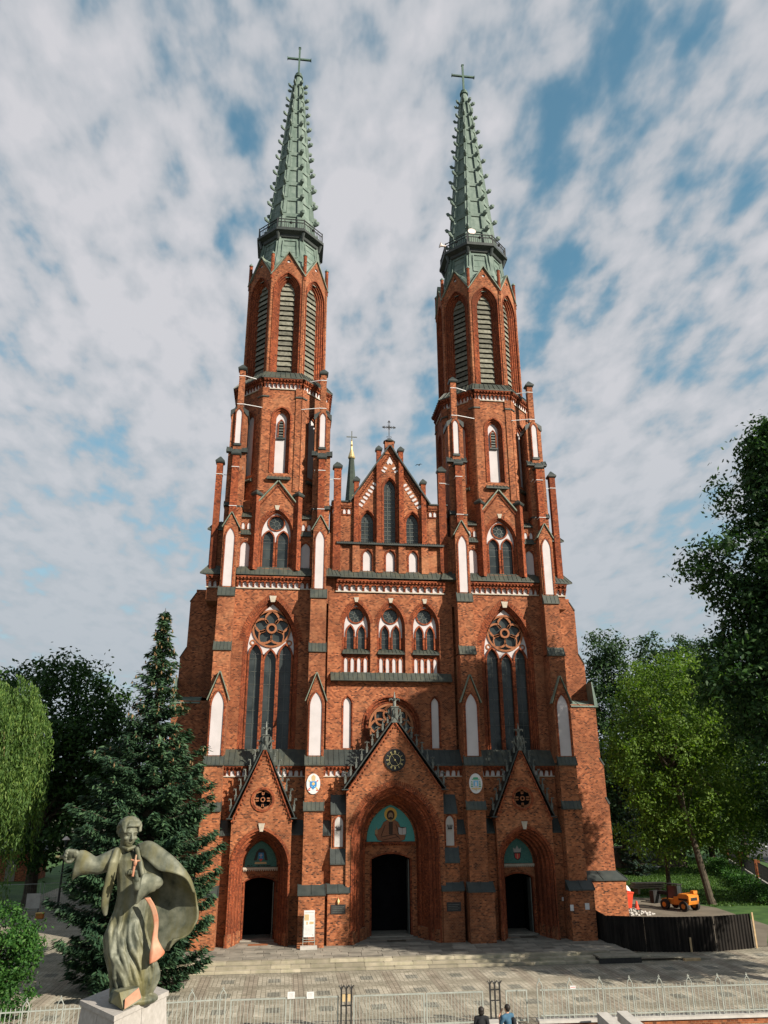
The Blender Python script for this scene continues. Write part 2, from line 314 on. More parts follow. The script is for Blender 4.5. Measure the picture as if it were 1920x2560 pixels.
def octa(mb, c, levels, caps=True):               # stacked octagons: (r, z)
    vs = []
    for r, z in levels: vs += [(c[0]+x, c[1]+y, z) for x, y in oct_pts(r)]
    fs = [(i*8+k, i*8+(k+1) % 8, (i+1)*8+(k+1) % 8, (i+1)*8+k) for i in range(len(levels)-1) for k in range(8)]
    if caps: fs += [tuple(range(7, -1, -1)), tuple(range((len(levels)-1)*8, len(levels)*8))]
    mb.add(vs, fs)
def arch(u0, w, z0, zs, za, off=0.0, n=9):        # pointed arch outline, bottom left round to bottom right
    h = za-zs
    r = (w*w+h*h)/(2*w); c = r-w; r2 = r+off; w2 = w+off
    if h >= w*0.55:
        amax = math.acos(max(-1, min(1, c/r2))); pts = [(u0-w2, z0)]
        L = [(u0+c-r2*math.cos(amax*i/n), zs+r2*math.sin(amax*i/n)) for i in range(n+1)]
        Rr = [(2*u0-u, z) for u, z in L[::-1][1:]]
        return pts+L+Rr+[(u0+w2, z0)]
    h2 = h+off; q = (w2*w2+h2*h2)/(2*h2); am = math.asin(min(1, w2/q)); top = []
    for i in range(2*n+1):
        a = -am+2*am*i/(2*n); top.append((u0+q*math.sin(a), zs+h2-q+q*math.cos(a)))
    return [(u0-w2, z0)]+top+[(u0+w2, z0)]
def clip_low(poly, zb):
    a = [p for p in poly if p[1] > zb+1e-4]
    i = next(k for k, p in enumerate(poly) if p[1] > zb+1e-4); j = len(poly)-1-next(k for k, p in enumerate(poly[::-1]) if p[1] > zb+1e-4)
    def it(p, q): t = (zb-p[1])/(q[1]-p[1]); return (p[0]+(q[0]-p[0])*t, zb)
    return [it(poly[i-1], poly[i])]+a+[it(poly[j+1], poly[j])]
def circ(u0, z0, r, n=32, ph=0.0): return [(u0+r*math.cos(ph+2*math.pi*i/n), z0+r*math.sin(ph+2*math.pi*i/n)) for i in range(n)]
def orders(mb, fr, a, steps, n=9):                # stepped mouldings of an arch: steps = [(offset, depth), ...]
    o = [arch(*a, off=s_[0], n=n) for s_ in steps]
    for i in range(len(steps)-1): mb.strip(o[i], steps[i][1], o[i+1], steps[i+1][1], fr)
def ring_band(mb, fr, u0, z0, r1, r2, d0, d1, n=36):   # flat annulus standing proud
    a = circ(u0, z0, r1, n); b = circ(u0, z0, r2, n)
    mb.strip(a, d0, b, d0, fr, True); mb.strip(b, d0, b, d1, fr, True); mb.strip(a, d1, a, d0, fr, True)
def outline_band(mb, fr, a, off0, off1, d0, d1, n=9, legs=True):   # raised band along an arch
    o0 = arch(*a, off=off0, n=n); o1 = arch(*a, off=off1, n=n)
    if not legs: o0 = o0[1:-1]; o1 = o1[1:-1]
    mb.strip(o1, d0, o0, d0, fr); mb.strip(o1, d1, o1, d0, fr); mb.strip(o0, d0, o0, d1, fr)
def link(name, me, mat, parent=None, mw=None):
    o = bpy.data.objects.new(name, me); COL.objects.link(o)
    if mat and not me.materials: me.materials.append(MATS[mat])
    if parent is not None: o.parent = parent
    if mw is not None: o.matrix_local = mw
    return o
def pieces(mb, tol=0.02, most=16):                # clusters of primitives that do not touch each other
    if len(mb.g) < 2 or len(mb.g) > 1200: return [mb]
    V = np.array(mb.v); B = [(V[a:b].min(0)-tol, V[a:b].max(0)+tol) for a, b, _, _ in mb.g]
    lo = np.array([b[0] for b in B]); hi = np.array([b[1] for b in B]); n = len(B); lab = -np.ones(n, int); k = 0
    for i in range(n):
        if lab[i] >= 0: continue
        st = [i]; lab[i] = k
        while st:
            j = st.pop(); t = np.nonzero((lab < 0) & (lo <= hi[j]).all(1) & (hi >= lo[j]).all(1))[0]
            lab[t] = k; st += list(t)
        k += 1
        if k > most: return [mb]
    if k == 1: return [mb]
    out = [MB() for _ in range(k)]
    for q, (a, b, c, d) in zip(lab, mb.g): out[q].add(mb.v[a:b], [tuple(i-a for i in f) for f in mb.f[c:d]])
    return out
WHOLE = {'plaque_lettering', 'numerals', 'dentil_band', 'glazing_bar', 'tracery', 'photograph', 'hands', 'leaf'}
def part(name, mb, mat, parent, mw=None, smooth=False, whole=False):
    if not isinstance(mb, MB): return link(name, mb, mat, parent, mw)
    ps = [mb] if (whole or name in WHOLE) else pieces(mb)
    os_ = [link(name, p.mesh(name, smooth), mat, parent, mw) for p in ps]
    return os_[0]
def tag(o, label=None, cat=None, group=None, kind=None):
    if label: o['label'] = label
    if cat: o['category'] = cat
    if group: o['group'] = group
    if kind: o['kind'] = kind
    return o
def thing(name, loc, label, cat, group=None, rz=0.0):
    o = bpy.data.objects.new(name, None); COL.objects.link(o); o.location = loc; o.rotation_euler = (0, 0, rz)
    o.empty_display_size = 0.2
    return tag(o, label, cat, group)
def copy_tree(o, parent=None):
    c = o.copy(); COL.objects.link(c); c.parent = parent
    if parent is not None: c.matrix_parent_inverse = o.matrix_parent_inverse
    for ch in list(o.children): copy_tree(ch, c)
    return c
def shed(mb, x0, x1, db, zb, dt, zt, fr=F0, x0t=None, x1t=None, seam=0.30, th=0.07, sw=0.03):
    """sloping sheet roof: low front edge at depth db, top edge at depth dt, with standing seams"""
    x0t = x0 if x0t is None else x0t; x1t = x1 if x1t is None else x1t; p = fr.p
    mb.hexa([p(x0, db, zb-th), p(x1, db, zb-th), p(x1t, dt+0.05, zb-th), p(x0t, dt+0.05, zb-th), p(x0, db, zb), p(x1, db, zb), p(x1t, dt, zt), p(x0t, dt, zt)])
    n = max(2, int(round((x1-x0)/seam)))
    for i in range(n+1):
        k = i/n; a = x0+(x1-x0)*k; b = x0t+(x1t-x0t)*k
        a = min(max(a, x0+sw/2), x1-sw/2); b = min(max(b, min(x0t, x1t)+sw/2), max(x0t, x1t)-sw/2) if x1t > x0t+sw else b
        mb.hexa([p(a-sw/2, db-0.012, zb-0.01), p(a+sw/2, db-0.012, zb-0.01), p(b+sw/2, dt, zt), p(b-sw/2, dt, zt),
                 p(a-sw/2, db-0.012, zb+0.035), p(a+sw/2, db-0.012, zb+0.035), p(b+sw/2, dt, zt+0.04), p(b-sw/2, dt, zt+0.04)])
def pyramid_cap(mb, cx, cy, w, z0, h, fr=F0, rot=0.0):
    def sq(r, z):
        return [fr.p(cx+r*math.cos(rot+math.pi/4+i*math.pi/2)*math.sqrt(2), cy+r*math.sin(rot+math.pi/4+i*math.pi/2)*math.sqrt(2), z) for i in range(4)]
    r = w/2
    mb.hexa(sq(r*0.86, z0-0.10)+sq(r, z0)); mb.hexa(sq(r, z0)+sq(r, z0+0.06)); mb.hexa(sq(r*0.98, z0+0.06)+sq(r*0.12, z0+h))
def coping(mb, fr, pts, d0, d1, th):              # sheet along a polyline of (u,z), thickness upwards
    for (a, b) in zip(pts[:-1], pts[1:]):
        du, dz = b[0]-a[0], b[1]-a[1]; L = math.hypot(du, dz); nx, nz = -dz/L*th, du/L*th
        if nz < 0: nx, nz = -nx, -nz
        mb.prism([a, b, (b[0]+nx, b[1]+nz), (a[0]+nx, a[1]+nz)], d0, d1, fr)

# ------------------------------------------------------------------ the church
church = thing('church', (0, 0, 0), 'large red brick twin-towered gothic church with green copper spires', 'church')
T = 7.91                                          # tower axes at x = -T, +T
YT = 3.6                                          # their depth behind the facade plane
plaster_cache = {}
def niche(fr, u, w, z0, zs, za, d, parent, name='plaster_niche', matn='plaster', th=0.02):
    """white plastered blind niche as a thin arched panel, shared between alike ones"""
    key = (round(w, 3), round(zs-z0, 3), round(za-z0, 3), matn)
    if key not in plaster_cache:
        m = MB(); m.prism(arch(0, w, 0, zs-z0, za-z0, n=6), 0, th); plaster_cache[key] = m.mesh(name)
    return link(name, plaster_cache[key], matn, parent, fr.mat(u, d, z0))
corbel_cache = {}
def frieze(fr, u0, u1, z0, z1, d, n, parent=church, name='frieze', nw=0.30, proj=0.24):
    """arcaded cornice: stone base band, white arched panels between stepped corbels, dentils and a top band"""
    H = z1-z0; m = MB()
    m.box(u0, u1, d-proj, d, z1-0.24*H, z1-0.12*H, fr); m.box(u0, u1, d-proj-0.10, d, z1-0.12*H, z1, fr)
    m.box(u0, u1, d-proj+0.06, d, z1-0.42*H, z1-0.24*H, fr)
    nd = int((u1-u0)/0.23)
    for i in range(nd):
        a = u0+(i+0.25)*(u1-u0)/nd; m.box(a, a+0.115, d-proj-0.085, d-proj, z1-0.24*H, z1-0.121*H, fr)
    fo = part(name, m, 'brick_moulded', parent)
    b = MB(); b.box(u0, u1, d-0.07, d, z0, z0+0.09*H, fr); part('base_band', b, 'stone', fo)
    sp_ = (u1-u0)/n
    key = (round(H, 2), round(sp_, 2), round(proj, 2))
    if key not in corbel_cache:
        c = MB(); w = sp_*(1-nw/0.30*0.55)/2 if nw else sp_*0.22
        w = sp_*0.13; e = 0.002
        for k, (za, zb, pr) in enumerate(((0.10, 0.22, 0.25), (0.22, 0.34, 0.45), (0.34, 0.46, 0.68), (0.46, 0.575, 0.88))):
            c.box(-w-0.008*k, w+0.008*k, -proj*pr, 0, H*za+e, H*zb-e)
        corbel_cache[key] = c.mesh('corbel')
    for i in range(n+1):
        u = min(max(u0+i*sp_, u0+0.10), u1-0.10); link('corbel', corbel_cache[key], 'brick_moulded', fo, fr.mat(u, d, z0))
    for i in range(n): niche(fr, u0+(i+0.5)*sp_, sp_*0.33, z0+0.09*H, z0+0.40*H, z0+0.60*H, d-0.03, fo)
    return fo
def glass_light(fr, a, d, parent, bars=(), th=0.03, mull=None):
    """one glazed light with lead bars"""
    m = MB(); m.prism(arch(*a, n=6), d, d+th, fr); g = part('pane', m, 'glass', parent)
    return g
def lead_bars(fr, lines, d, parent, w=0.025):
    m = MB()
    for (u0, z0, u1, z1) in lines: m.bar(fr.p(u0, d, z0), fr.p(u1, d, z1), w)
    return part('glazing_bar', m, 'lead', parent)

def petal_rose(fr, u0, z0, r, n, d, parent, t=0.075, ph=math.pi/2, hub=0.27, tip=0.94, fat=0.58):
    """tracery: a ring of pointed petals round a hub"""
    m = MB(); ring_band(m, fr, u0, z0, r, r*0.90, d-0.02, d+0.15, 40)
    for k in range(n):
        a = ph+2*math.pi*k/n; ca, sa = math.cos(a), math.sin(a); L0, L1 = r*0.27, r*tip; wmax = r*fat*math.sin(math.pi/n)
        prof = []
        for i in range(9):
            q = i/8; w = wmax*math.sin(math.pi*min(1, q*0.86+0.14)**0.9)**0.8 if q < 1 else 0
            prof.append((L0+(L1-L0)*q, max(w, 0.0)))
        out = [(l, w) for l, w in prof]+[(l, -w) for l, w in prof[::-1][1:]]
        pts = [(u0+l*ca-w*sa, z0+l*sa+w*ca) for l, w in out]
        for (p, q) in zip(pts[:-1], pts[1:]): 
            if math.hypot(p[0]-q[0], p[1]-q[1]) > 1e-3: m.bar(fr.p(p[0], d+0.06, p[1]), fr.p(q[0], d+0.06, q[1]), t, 0.14)
    ring_band(m, fr, u0, z0, r*hub, r*hub*0.62, d-0.03, d+0.13, 20)
    return part('tracery', m, 'terracotta', parent)

# --- buttresses of the towers' front corners -------------------------------------------------
def front_buttress(tx, s):
    """s = side of the tower the buttress stands on; u measured from the tower axis"""
    c = tx+s*3.0; m = MB(); f = F0
    hw = 0.56
    m.box(c-0.74, c+0.74, -2.25, 0.1, -0.6, 2.66)                            # plinth stage
    m.box(c-hw, c+hw, -1.78, 0.1, 2.7, 7.12)
    m.box(c-hw+0.01, c+hw-0.01, -1.62, 0.1, 7.2, 9.66)
    b = part('buttress', m, 'brick_low', church)
    m = MB(); m.box(c-0.54, c+0.54, -1.45, 0.1, 9.8, 13.5)
    m.box(c-0.53, c+0.53, -1.22, 0.1, 13.5, 16.6); m.box(c-0.52, c+0.52, -1.02, 0.1, 16.7, 20.15)
    m.box(c-0.47, c+0.47, -0.84, 0.1, 20.2, 24.92)
    m.prism([(c-0.47, 24.92), (c+0.47, 24.92), (c, 25.85)], -0.84, 0.1)
    m.prism([(c-0.54, 13.5), (c+0.54, 13.5), (c, 15.1)], -1.45, -1.2)        # gablet over the tall niche
    part('shaft', m, 'brick', b)
    m = MB()                                                                  # moulded edges of the two niches
    outline_band(m, f, (c, 0.37, 10.2, 13.1, 13.98), 0.0, 0.10, -1.52, -1.45, 8)
    outline_band(m, f, (c, 0.29, 20.8, 24.1, 24.82), 0.0, 0.09, -0.90, -0.84, 8)
    part('niche_moulding', m, 'brick_moulded', b)
    niche(f, c, 0.37, 10.2, 13.1, 13.98, -1.47, b); niche(f, c, 0.29, 20.8, 24.1, 24.82, -0.86, b)
    m = MB()
    shed(m, c-0.80, c+0.80, -2.33, 2.68, -1.74, 3.14, seam=5)
    part('cap', m, 'roof_dark', b)
    m = MB()
    shed(m, c-0.62, c+0.62, -1.88, 7.12, -1.60, 7.58, seam=0.25); shed(m, c-0.62, c+0.62, -1.72, 9.68, -1.42, 10.2, seam=0.25)
    shed(m, c-0.57, c+0.57, -1.32, 16.6, -1.0, 17.16, seam=0.23); shed(m, c-0.56, c+0.56, -1.12, 20.17, -0.82, 20.78, seam=0.28)
    part('cap', m, 'roof_sheet', b)
    m = MB()
    coping(m, f, [(c-0.66, 13.42), (c, 15.18)], -1.56, -1.1, 0.05); coping(m, f, [(c, 15.18), (c+0.66, 13.42)], -1.56, -1.1, 0.05)
    coping(m, f, [(c-0.57, 24.86), (c, 25.95)], -0.92, 0.15, 0.05); coping(m, f, [(c, 25.95), (c+0.57, 24.86)], -0.92, 0.15, 0.05)
    part('gable_coping', m, 'coping_green', b)
    return b
def square_pinnacle(c, y, w, z0, z1, h=0.42, matn='brick_moulded', rot=0.0, name='pinnacle'):
    m = MB(); r = w/2
    if rot:
        sq = lambda z: [(c+w*0.7071*math.cos(i*math.pi/2-math.pi/2), y+w*0.7071*math.sin(i*math.pi/2-math.pi/2), z) for i in range(4)]
        m.hexa(sq(z0)+sq(z1))
    else: m.box(c-r, c+r, y-r, y+r, z0, z1)
    o = part(name, m, matn, church); m = MB()
    if rot: pyramid_cap(m, c, y, w*1.55, z1, h, rot=math.pi/4)
    else: pyramid_cap(m, c, y, w*1.5, z1, h)
    part('cap', m, 'roof_dark', o); return o
def corner_turret(tx, s):
    c = tx+s*3.0; m = MB()
    m.box(c-0.60, c+0.60, -0.15, 1.4, 22.3, 30.72)
    m.box(c-0.56, c+0.56, -0.10, 1.2, 30.75, 34.0); m.box(c-0.30, c+0.30, -0.22, 0.3, 30.9, 34.0)
    m.prism([(c-0.30, 34.0), (c+0.30, 34.0), (c, 34.5)], -0.22, 0.3)
    m.box(c-0.21, c+0.21, -0.02, 0.40, 34.0, 37.55)
    o = part('corner_turret', m, 'brick', church)
    niche(F0, c, 0.20, 31.4, 33.7, 34.1, -0.235, o)
    m = MB(); outline_band(m, F0, (c, 0.20, 31.4, 33.7, 34.1), 0.0, 0.07, -0.28, -0.22, 6); part('niche_moulding', m, 'brick_moulded', o)
    m = MB(); pyramid_cap(m, c, 0.19, 0.66, 37.55, 0.45)
    shed(m, c-0.74, c+0.74, -0.36, 30.74, -0.06, 31.15, seam=0.3); m.box(c-0.26, c+0.26, -0.30, -0.1, 31.2, 31.36)
    for q in (-1, 1):                                                          # sloping sheets either side of the little gable
        p = [(c+q*0.20, 34.30), (c+q*0.64, 34.02), (c+q*0.64, 33.62), (c+q*0.56, 33.62), (c+q*0.30, 33.98)]
        m.prism(p if q < 0 else p[::-1], -0.16, 1.25)
    m.box(c-0.66, c+0.66, -0.2, 1.42, 26.6, 26.7); shed(m, c+0.25*s, c+0.66*s, -0.3, 26.7, -0.1, 27.0) if s > 0 else shed(m, c-0.66, c-0.25, -0.3, 26.7, -0.1, 27.0)
    part('cap', m, 'roof_dark', o)
    square_pinnacle(c, -0.40, 0.46, 25.0, 30.4, 0.45)                          # pinnacle in front of the turret
    square_pinnacle(tx+s*4.12, 0.05, 0.42, 22.0, 29.95, 0.45)                  # pinnacle over the side buttress
    m = MB(); w = 0.035                                                        # white steel stays
    y = 0.19
    for (z, zz) in ((36.95, 36.85), (34.62, 34.5)):
        m.box(c-0.235, c+0.235, y-0.235, y+0.235, z-0.025, z+0.025)
        m.bar((c-s*0.2, y-0.23, z), (tx+s*1.15, 0.55 if z > 35 else 0.2, zz), 0.045)
    for z in (29.4, 26.5):
        m.box(c-0.26, c+0.26, -0.66, -0.14, z-0.02, z+0.02)
        m.bar((c-s*0.5, -0.62, z), (c-s*0.5, -0.15, z), 0.03)
    m.box(tx+s*4.12-0.235, tx+s*4.12+0.235, 0.05-0.235, 0.05+0.235, 29.0-0.02, 29.0+0.02); m.bar((tx+s*4.0, -0.1, 29.0), (c+s*0.5, -0.1, 28.95), 0.035)
    part('steel_stay', m, 'white_paint', o)
    return o
def side_buttress(tx, s, outer):
    X = lambda t: tx+s*t
    def bx(m, t0, t1, y0, y1, z0, z1): m.box(min(X(t0), X(t1)), max(X(t0), X(t1)), y0, y1, z0, z1)
    m = MB(); bx(m, 3.4, 4.40, 0.02, 3.0, 20.0, 25.0)
    o = part('side_buttress', m, 'brick', church)
    if outer:
        frieze(F0, *sorted((X(3.6), X(4.46))), 20.88, 21.68, 0.0, 2, o, 'cornice')
        m = MB(); x0, x1 = sorted((X(3.5), X(4.86))); xa, xb = sorted((X(3.5), X(4.4)))
        shed(m, x0, x1, -0.36, 21.80, 0.0, 22.40, x0t=xa, x1t=xb)
        x0, x1 = sorted((X(3.5), X(4.62))); shed(m, x0, x1, -0.12, 24.95, 0.5, 25.7, x0t=sorted((X(3.5), X(4.1)))[0], x1t=sorted((X(3.5), X(4.1)))[1])
        part('cap', m, 'roof_sheet', o)
        m = MB()
        bx(m, 3.4, 5.55, 1.5, 5.0, 16.5, 20.3); bx(m, 3.4, 5.92, 1.5, 5.2, 13.9, 16.5); bx(m, 3.4, 5.2, 1.5, 4.6, 20.3, 21.1)
        for (ta, tb, za, zb) in ((5.55, 5.2, 20.3, 20.85), (5.92, 5.55, 16.5, 17.15)):
            P = [(X(tb-0.0), za+0.002), (X(ta), za+0.002), (X(tb), zb)]; m.prism(P if s > 0 else P[::-1], 1.5, 5.0)
        part('upper_wall', m, 'brick', o)
        m = MB()
        for (ta, tb, za, zb) in ((5.60, 5.22, 20.28, 20.88), (5.98, 5.57, 16.47, 17.18)):
            P = [(X(ta), za), (X(tb), zb), (X(tb-0.05), zb), (X(ta-0.06), za-0.03)]; m.prism(P if s < 0 else P[::-1], 1.46, 5.1)
        part('cap', m, 'roof_dark', o)
        m = MB(); bx(m, 3.4, 6.02, 0.5, 5.0, 9.9, 13.6); bx(m, 3.4, 6.2, 0.5, 5.2, 7.5, 9.9); bx(m, 3.4, 6.32, 0.5, 5.4, 3.2, 7.5)
        part('lower_wall', m, 'brick', o)
        m = MB(); bx(m, 3.4, 6.75, 0.1, 5.6, -0.6, 2.95); part('plinth', m, 'brick_low', o)
        m = MB(); x0, x1 = sorted((X(4.3), X(6.2))); shed(m, x0, x1, 0.42, 13.5, 1.5, 13.95, seam=0.6)
        P = [(X(6.2), 13.5), (X(5.92), 15.1), (X(5.86), 15.1), (X(5.95), 13.5)]; m.prism(P if s < 0 else P[::-1], 0.45, 5.2)
        part('cap', m, 'copper_green', o)
        m = MB(); x0, x1 = sorted((X(3.7), X(6.85))); shed(m, x0, x1, 0.0, 2.95, 0.5, 3.42, seam=9, x0t=sorted((X(3.7), X(6.35)))[0], x1t=sorted((X(3.7), X(6.35)))[1])
        for (ta, tb, za, zb) in ((6.28, 6.0, 9.75, 10.2), (6.40, 6.18, 7.35, 7.75)):
            P = [(X(ta), za), (X(tb), zb), (X(tb-0.1), zb), (X(ta-0.1), za-0.04)]; m.prism(P if s < 0 else P[::-1], 0.47, 5.3)
        part('cap', m, 'roof_dark', o)
    return o

def voussoirs(m, fr, a, f0, f1, d=0.0, per=3, n=9):      # radial soldier bricks round an arch, a little proud
    L0 = arch(*a, off=f0, n=n)[2:-2]; L1 = arch(*a, off=f1, n=n)[2:-2]
    for i in range(len(L0)-1):
        for k in range(per):
            q0, q1 = (k+0.16)/per, (k+0.84)/per
            P = [(L0[i][0]+(L0[i+1][0]-L0[i][0])*q, L0[i][1]+(L0[i+1][1]-L0[i][1])*q) for q in (q0, q1)]
            Q = [(L1[i][0]+(L1[i+1][0]-L1[i][0])*q, L1[i][1]+(L1[i+1][1]-L1[i][1])*q) for q in (q1, q0)]
            m.prism(P+Q, d-0.016, d+0.02, fr)
def big_window(tx):
    """three lancets under a five-petalled rose"""
    f = Fr(tx, 0); a = (0, 1.50, 10.6, 16.9, 19.95)
    m = MB(); orders(m, f, a, [(0.30, 0.0), (0.30, 0.10), (0.22, 0.10), (0.18, 0.22), (0.10, 0.22), (0.06, 0.34), (0.0, 0.34), (0.0, 0.62)])
    w = part('window', m, 'brick_moulded', church)
    m = MB(); hs = [arch(-0.97, 0.385, 10.6, 16.45, 17.22, n=7), arch(0.0, 0.37, 10.6, 16.1, 16.86, n=7), arch(0.97, 0.385, 10.6, 16.45, 17.22, n=7)]
    # white tympanum plate with the rose hole; below it brick mullions
    m.plate(clip_low(arch(0, 1.5, 15.6, 16.9, 19.95), 16.6), [circ(0, 18.3, 1.25, 40)]+[clip_low(h, 16.603) for h in hs], 0.42, f)
    part('plaster_panel', m, 'plaster', w)
    m = MB()
    for h, c in zip(hs, (-0.97, 0, 0.97)):
        ap = 17.22 if c else 16.86; ww = 0.385 if c else 0.37; zs = 16.45 if c else 16.1
        outline_band(m, f, (c, ww, 10.6, zs, ap), 0.0, 0.105, 0.30, 0.62, 8)
    part('mullion', m, 'brick_moulded', w)
    for c in (-0.97, 0, 0.97):
        ap = 17.22 if c else 16.86; ww = 0.385 if c else 0.37; zs = 16.45 if c else 16.1
        glass_light(f, (c, ww, 10.6, zs, ap), 0.58, w)
        lead_bars(f, [(c-ww, z, c+ww, z) for z in np.arange(11.4, zs+0.2, 0.82)]+[(c, 10.7, c, ap-0.05)], 0.565, w, 0.018)
    m = MB(); m.prism(circ(0, 18.3, 1.24, 40), 0.58, 0.61, f); part('pane', m, 'glass', w)
    petal_rose(f, 0, 18.3, 1.27, 5, 0.36, w)
    m = MB()
    for s_ in (-1, 1): ring_band(m, f, s_*1.18, 17.35, 0.20, 0.105, 0.38, 0.42, 20)
    part('roundel', m, 'terracotta', w)
    m = MB(); m.prism([(-0.13, 20.0), (0.13, 20.0), (0.24, 20.42), (-0.24, 20.42)], -0.05, 0.1, f); part('keystone', m, 'stone', w)
    m = MB(); voussoirs(m, f, a, 0.30, 0.60)
    part('voussoir_ring', m, 'brick_moulded', w, whole=True)
    return w
def oculus_panes(fr, u0, z0, r, d, parent, n=8):
    m = MB(); m.prism(circ(u0, z0, r, 28), d, d+0.03, fr); part('pane', m, 'glass', parent)
    L = [(u0+0.36*r*math.cos(a), z0+0.36*r*math.sin(a), u0+r*math.cos(a), z0+r*math.sin(a)) for a in [2*math.pi*(k+0.5)/n for k in range(n)]]
    q = circ(u0, z0, r*0.36, n, math.pi/n); L += [(*q[i], *q[(i+1) % n]) for i in range(n)]
    lead_bars(fr, L, d-0.012, parent, 0.03)
    m = MB(); ring_band(m, fr, u0, z0, r+0.08, r-0.012, d-0.20, d, 32); part('oculus_ring', m, 'brick_moulded', parent)
def two_light(fr, u0, w, zb, zs, za, ocz, ocr, lw, lo, lz0, lzs, lza, parent=church, d0=0.0, key=True, frame_bot=None, depth=0.42):
    """two lancets under an oculus in a white tympanum"""
    zb_ = zb if frame_bot is None else frame_bot
    a = (u0, w, zb_, zs, za); m = MB()
    orders(m, fr, a, [(0.16, d0), (0.16, d0+0.09), (0.08, d0+0.09), (0.05, d0+0.2), (0.0, d0+0.2), (0.0, d0+depth)])
    win = part('window', m, 'brick_moulded', church if parent is None else parent)
    hs = [arch(u0+s_*lo, lw, lz0, lzs, lza, n=6) for s_ in (-1, 1)]
    zc_ = lzs-0.25
    m = MB(); m.plate(arch(u0, w, zc_, zs, za), [circ(u0, ocz, ocr, 28)]+[clip_low(h, zc_+0.003) for h in hs], d0+depth-0.14, fr)
    part('plaster_panel', m, 'plaster', win)
    m = MB()
    for s_ in (-1, 1): outline_band(m, fr, (u0+s_*lo, lw, lz0, lzs, lza), 0.0, 0.09, d0+depth-0.2, d0+depth+0.04, 7)
    wl_ = w-lo-lw-0.09
    if wl_ > 0.03:
        for s_ in (-1, 1): m.box(u0+s_*(w-wl_/2)-wl_/2, u0+s_*(w-wl_/2)+wl_/2, d0+depth-0.16, d0+depth, lz0, zc_+0.02, fr)
    if lo-lw-0.09 > 0.01: m.box(u0-(lo-lw-0.08), u0+(lo-lw-0.08), d0+depth-0.15, d0+depth, lz0, zc_+0.05, fr)
    part('mullion', m, 'brick_moulded', win)
    for s_ in (-1, 1):
        glass_light(fr, (u0+s_*lo, lw, lz0, lzs, lza), d0+depth, win)
        lead_bars(fr, [(u0+s_*lo-lw, z, u0+s_*lo+lw, z) for z in np.linspace(lz0, lzs, 4)[1:]], d0+depth-0.012, win, 0.02)
    oculus_panes(fr, u0, ocz, ocr, d0+depth, win)
    m = MB(); voussoirs(m, fr, a, 0.16, 0.36, d0, 2); part('voussoir_ring', m, 'brick_moulded', win, whole=True)
    if key:
        m = MB(); m.prism([(u0-0.09, za+0.14), (u0+0.09, za+0.14), (u0+0.17, za+0.46), (u0-0.17, za+0.46)], d0-0.05, d0+0.1, fr); part('keystone', m, 'stone', win)
    return win
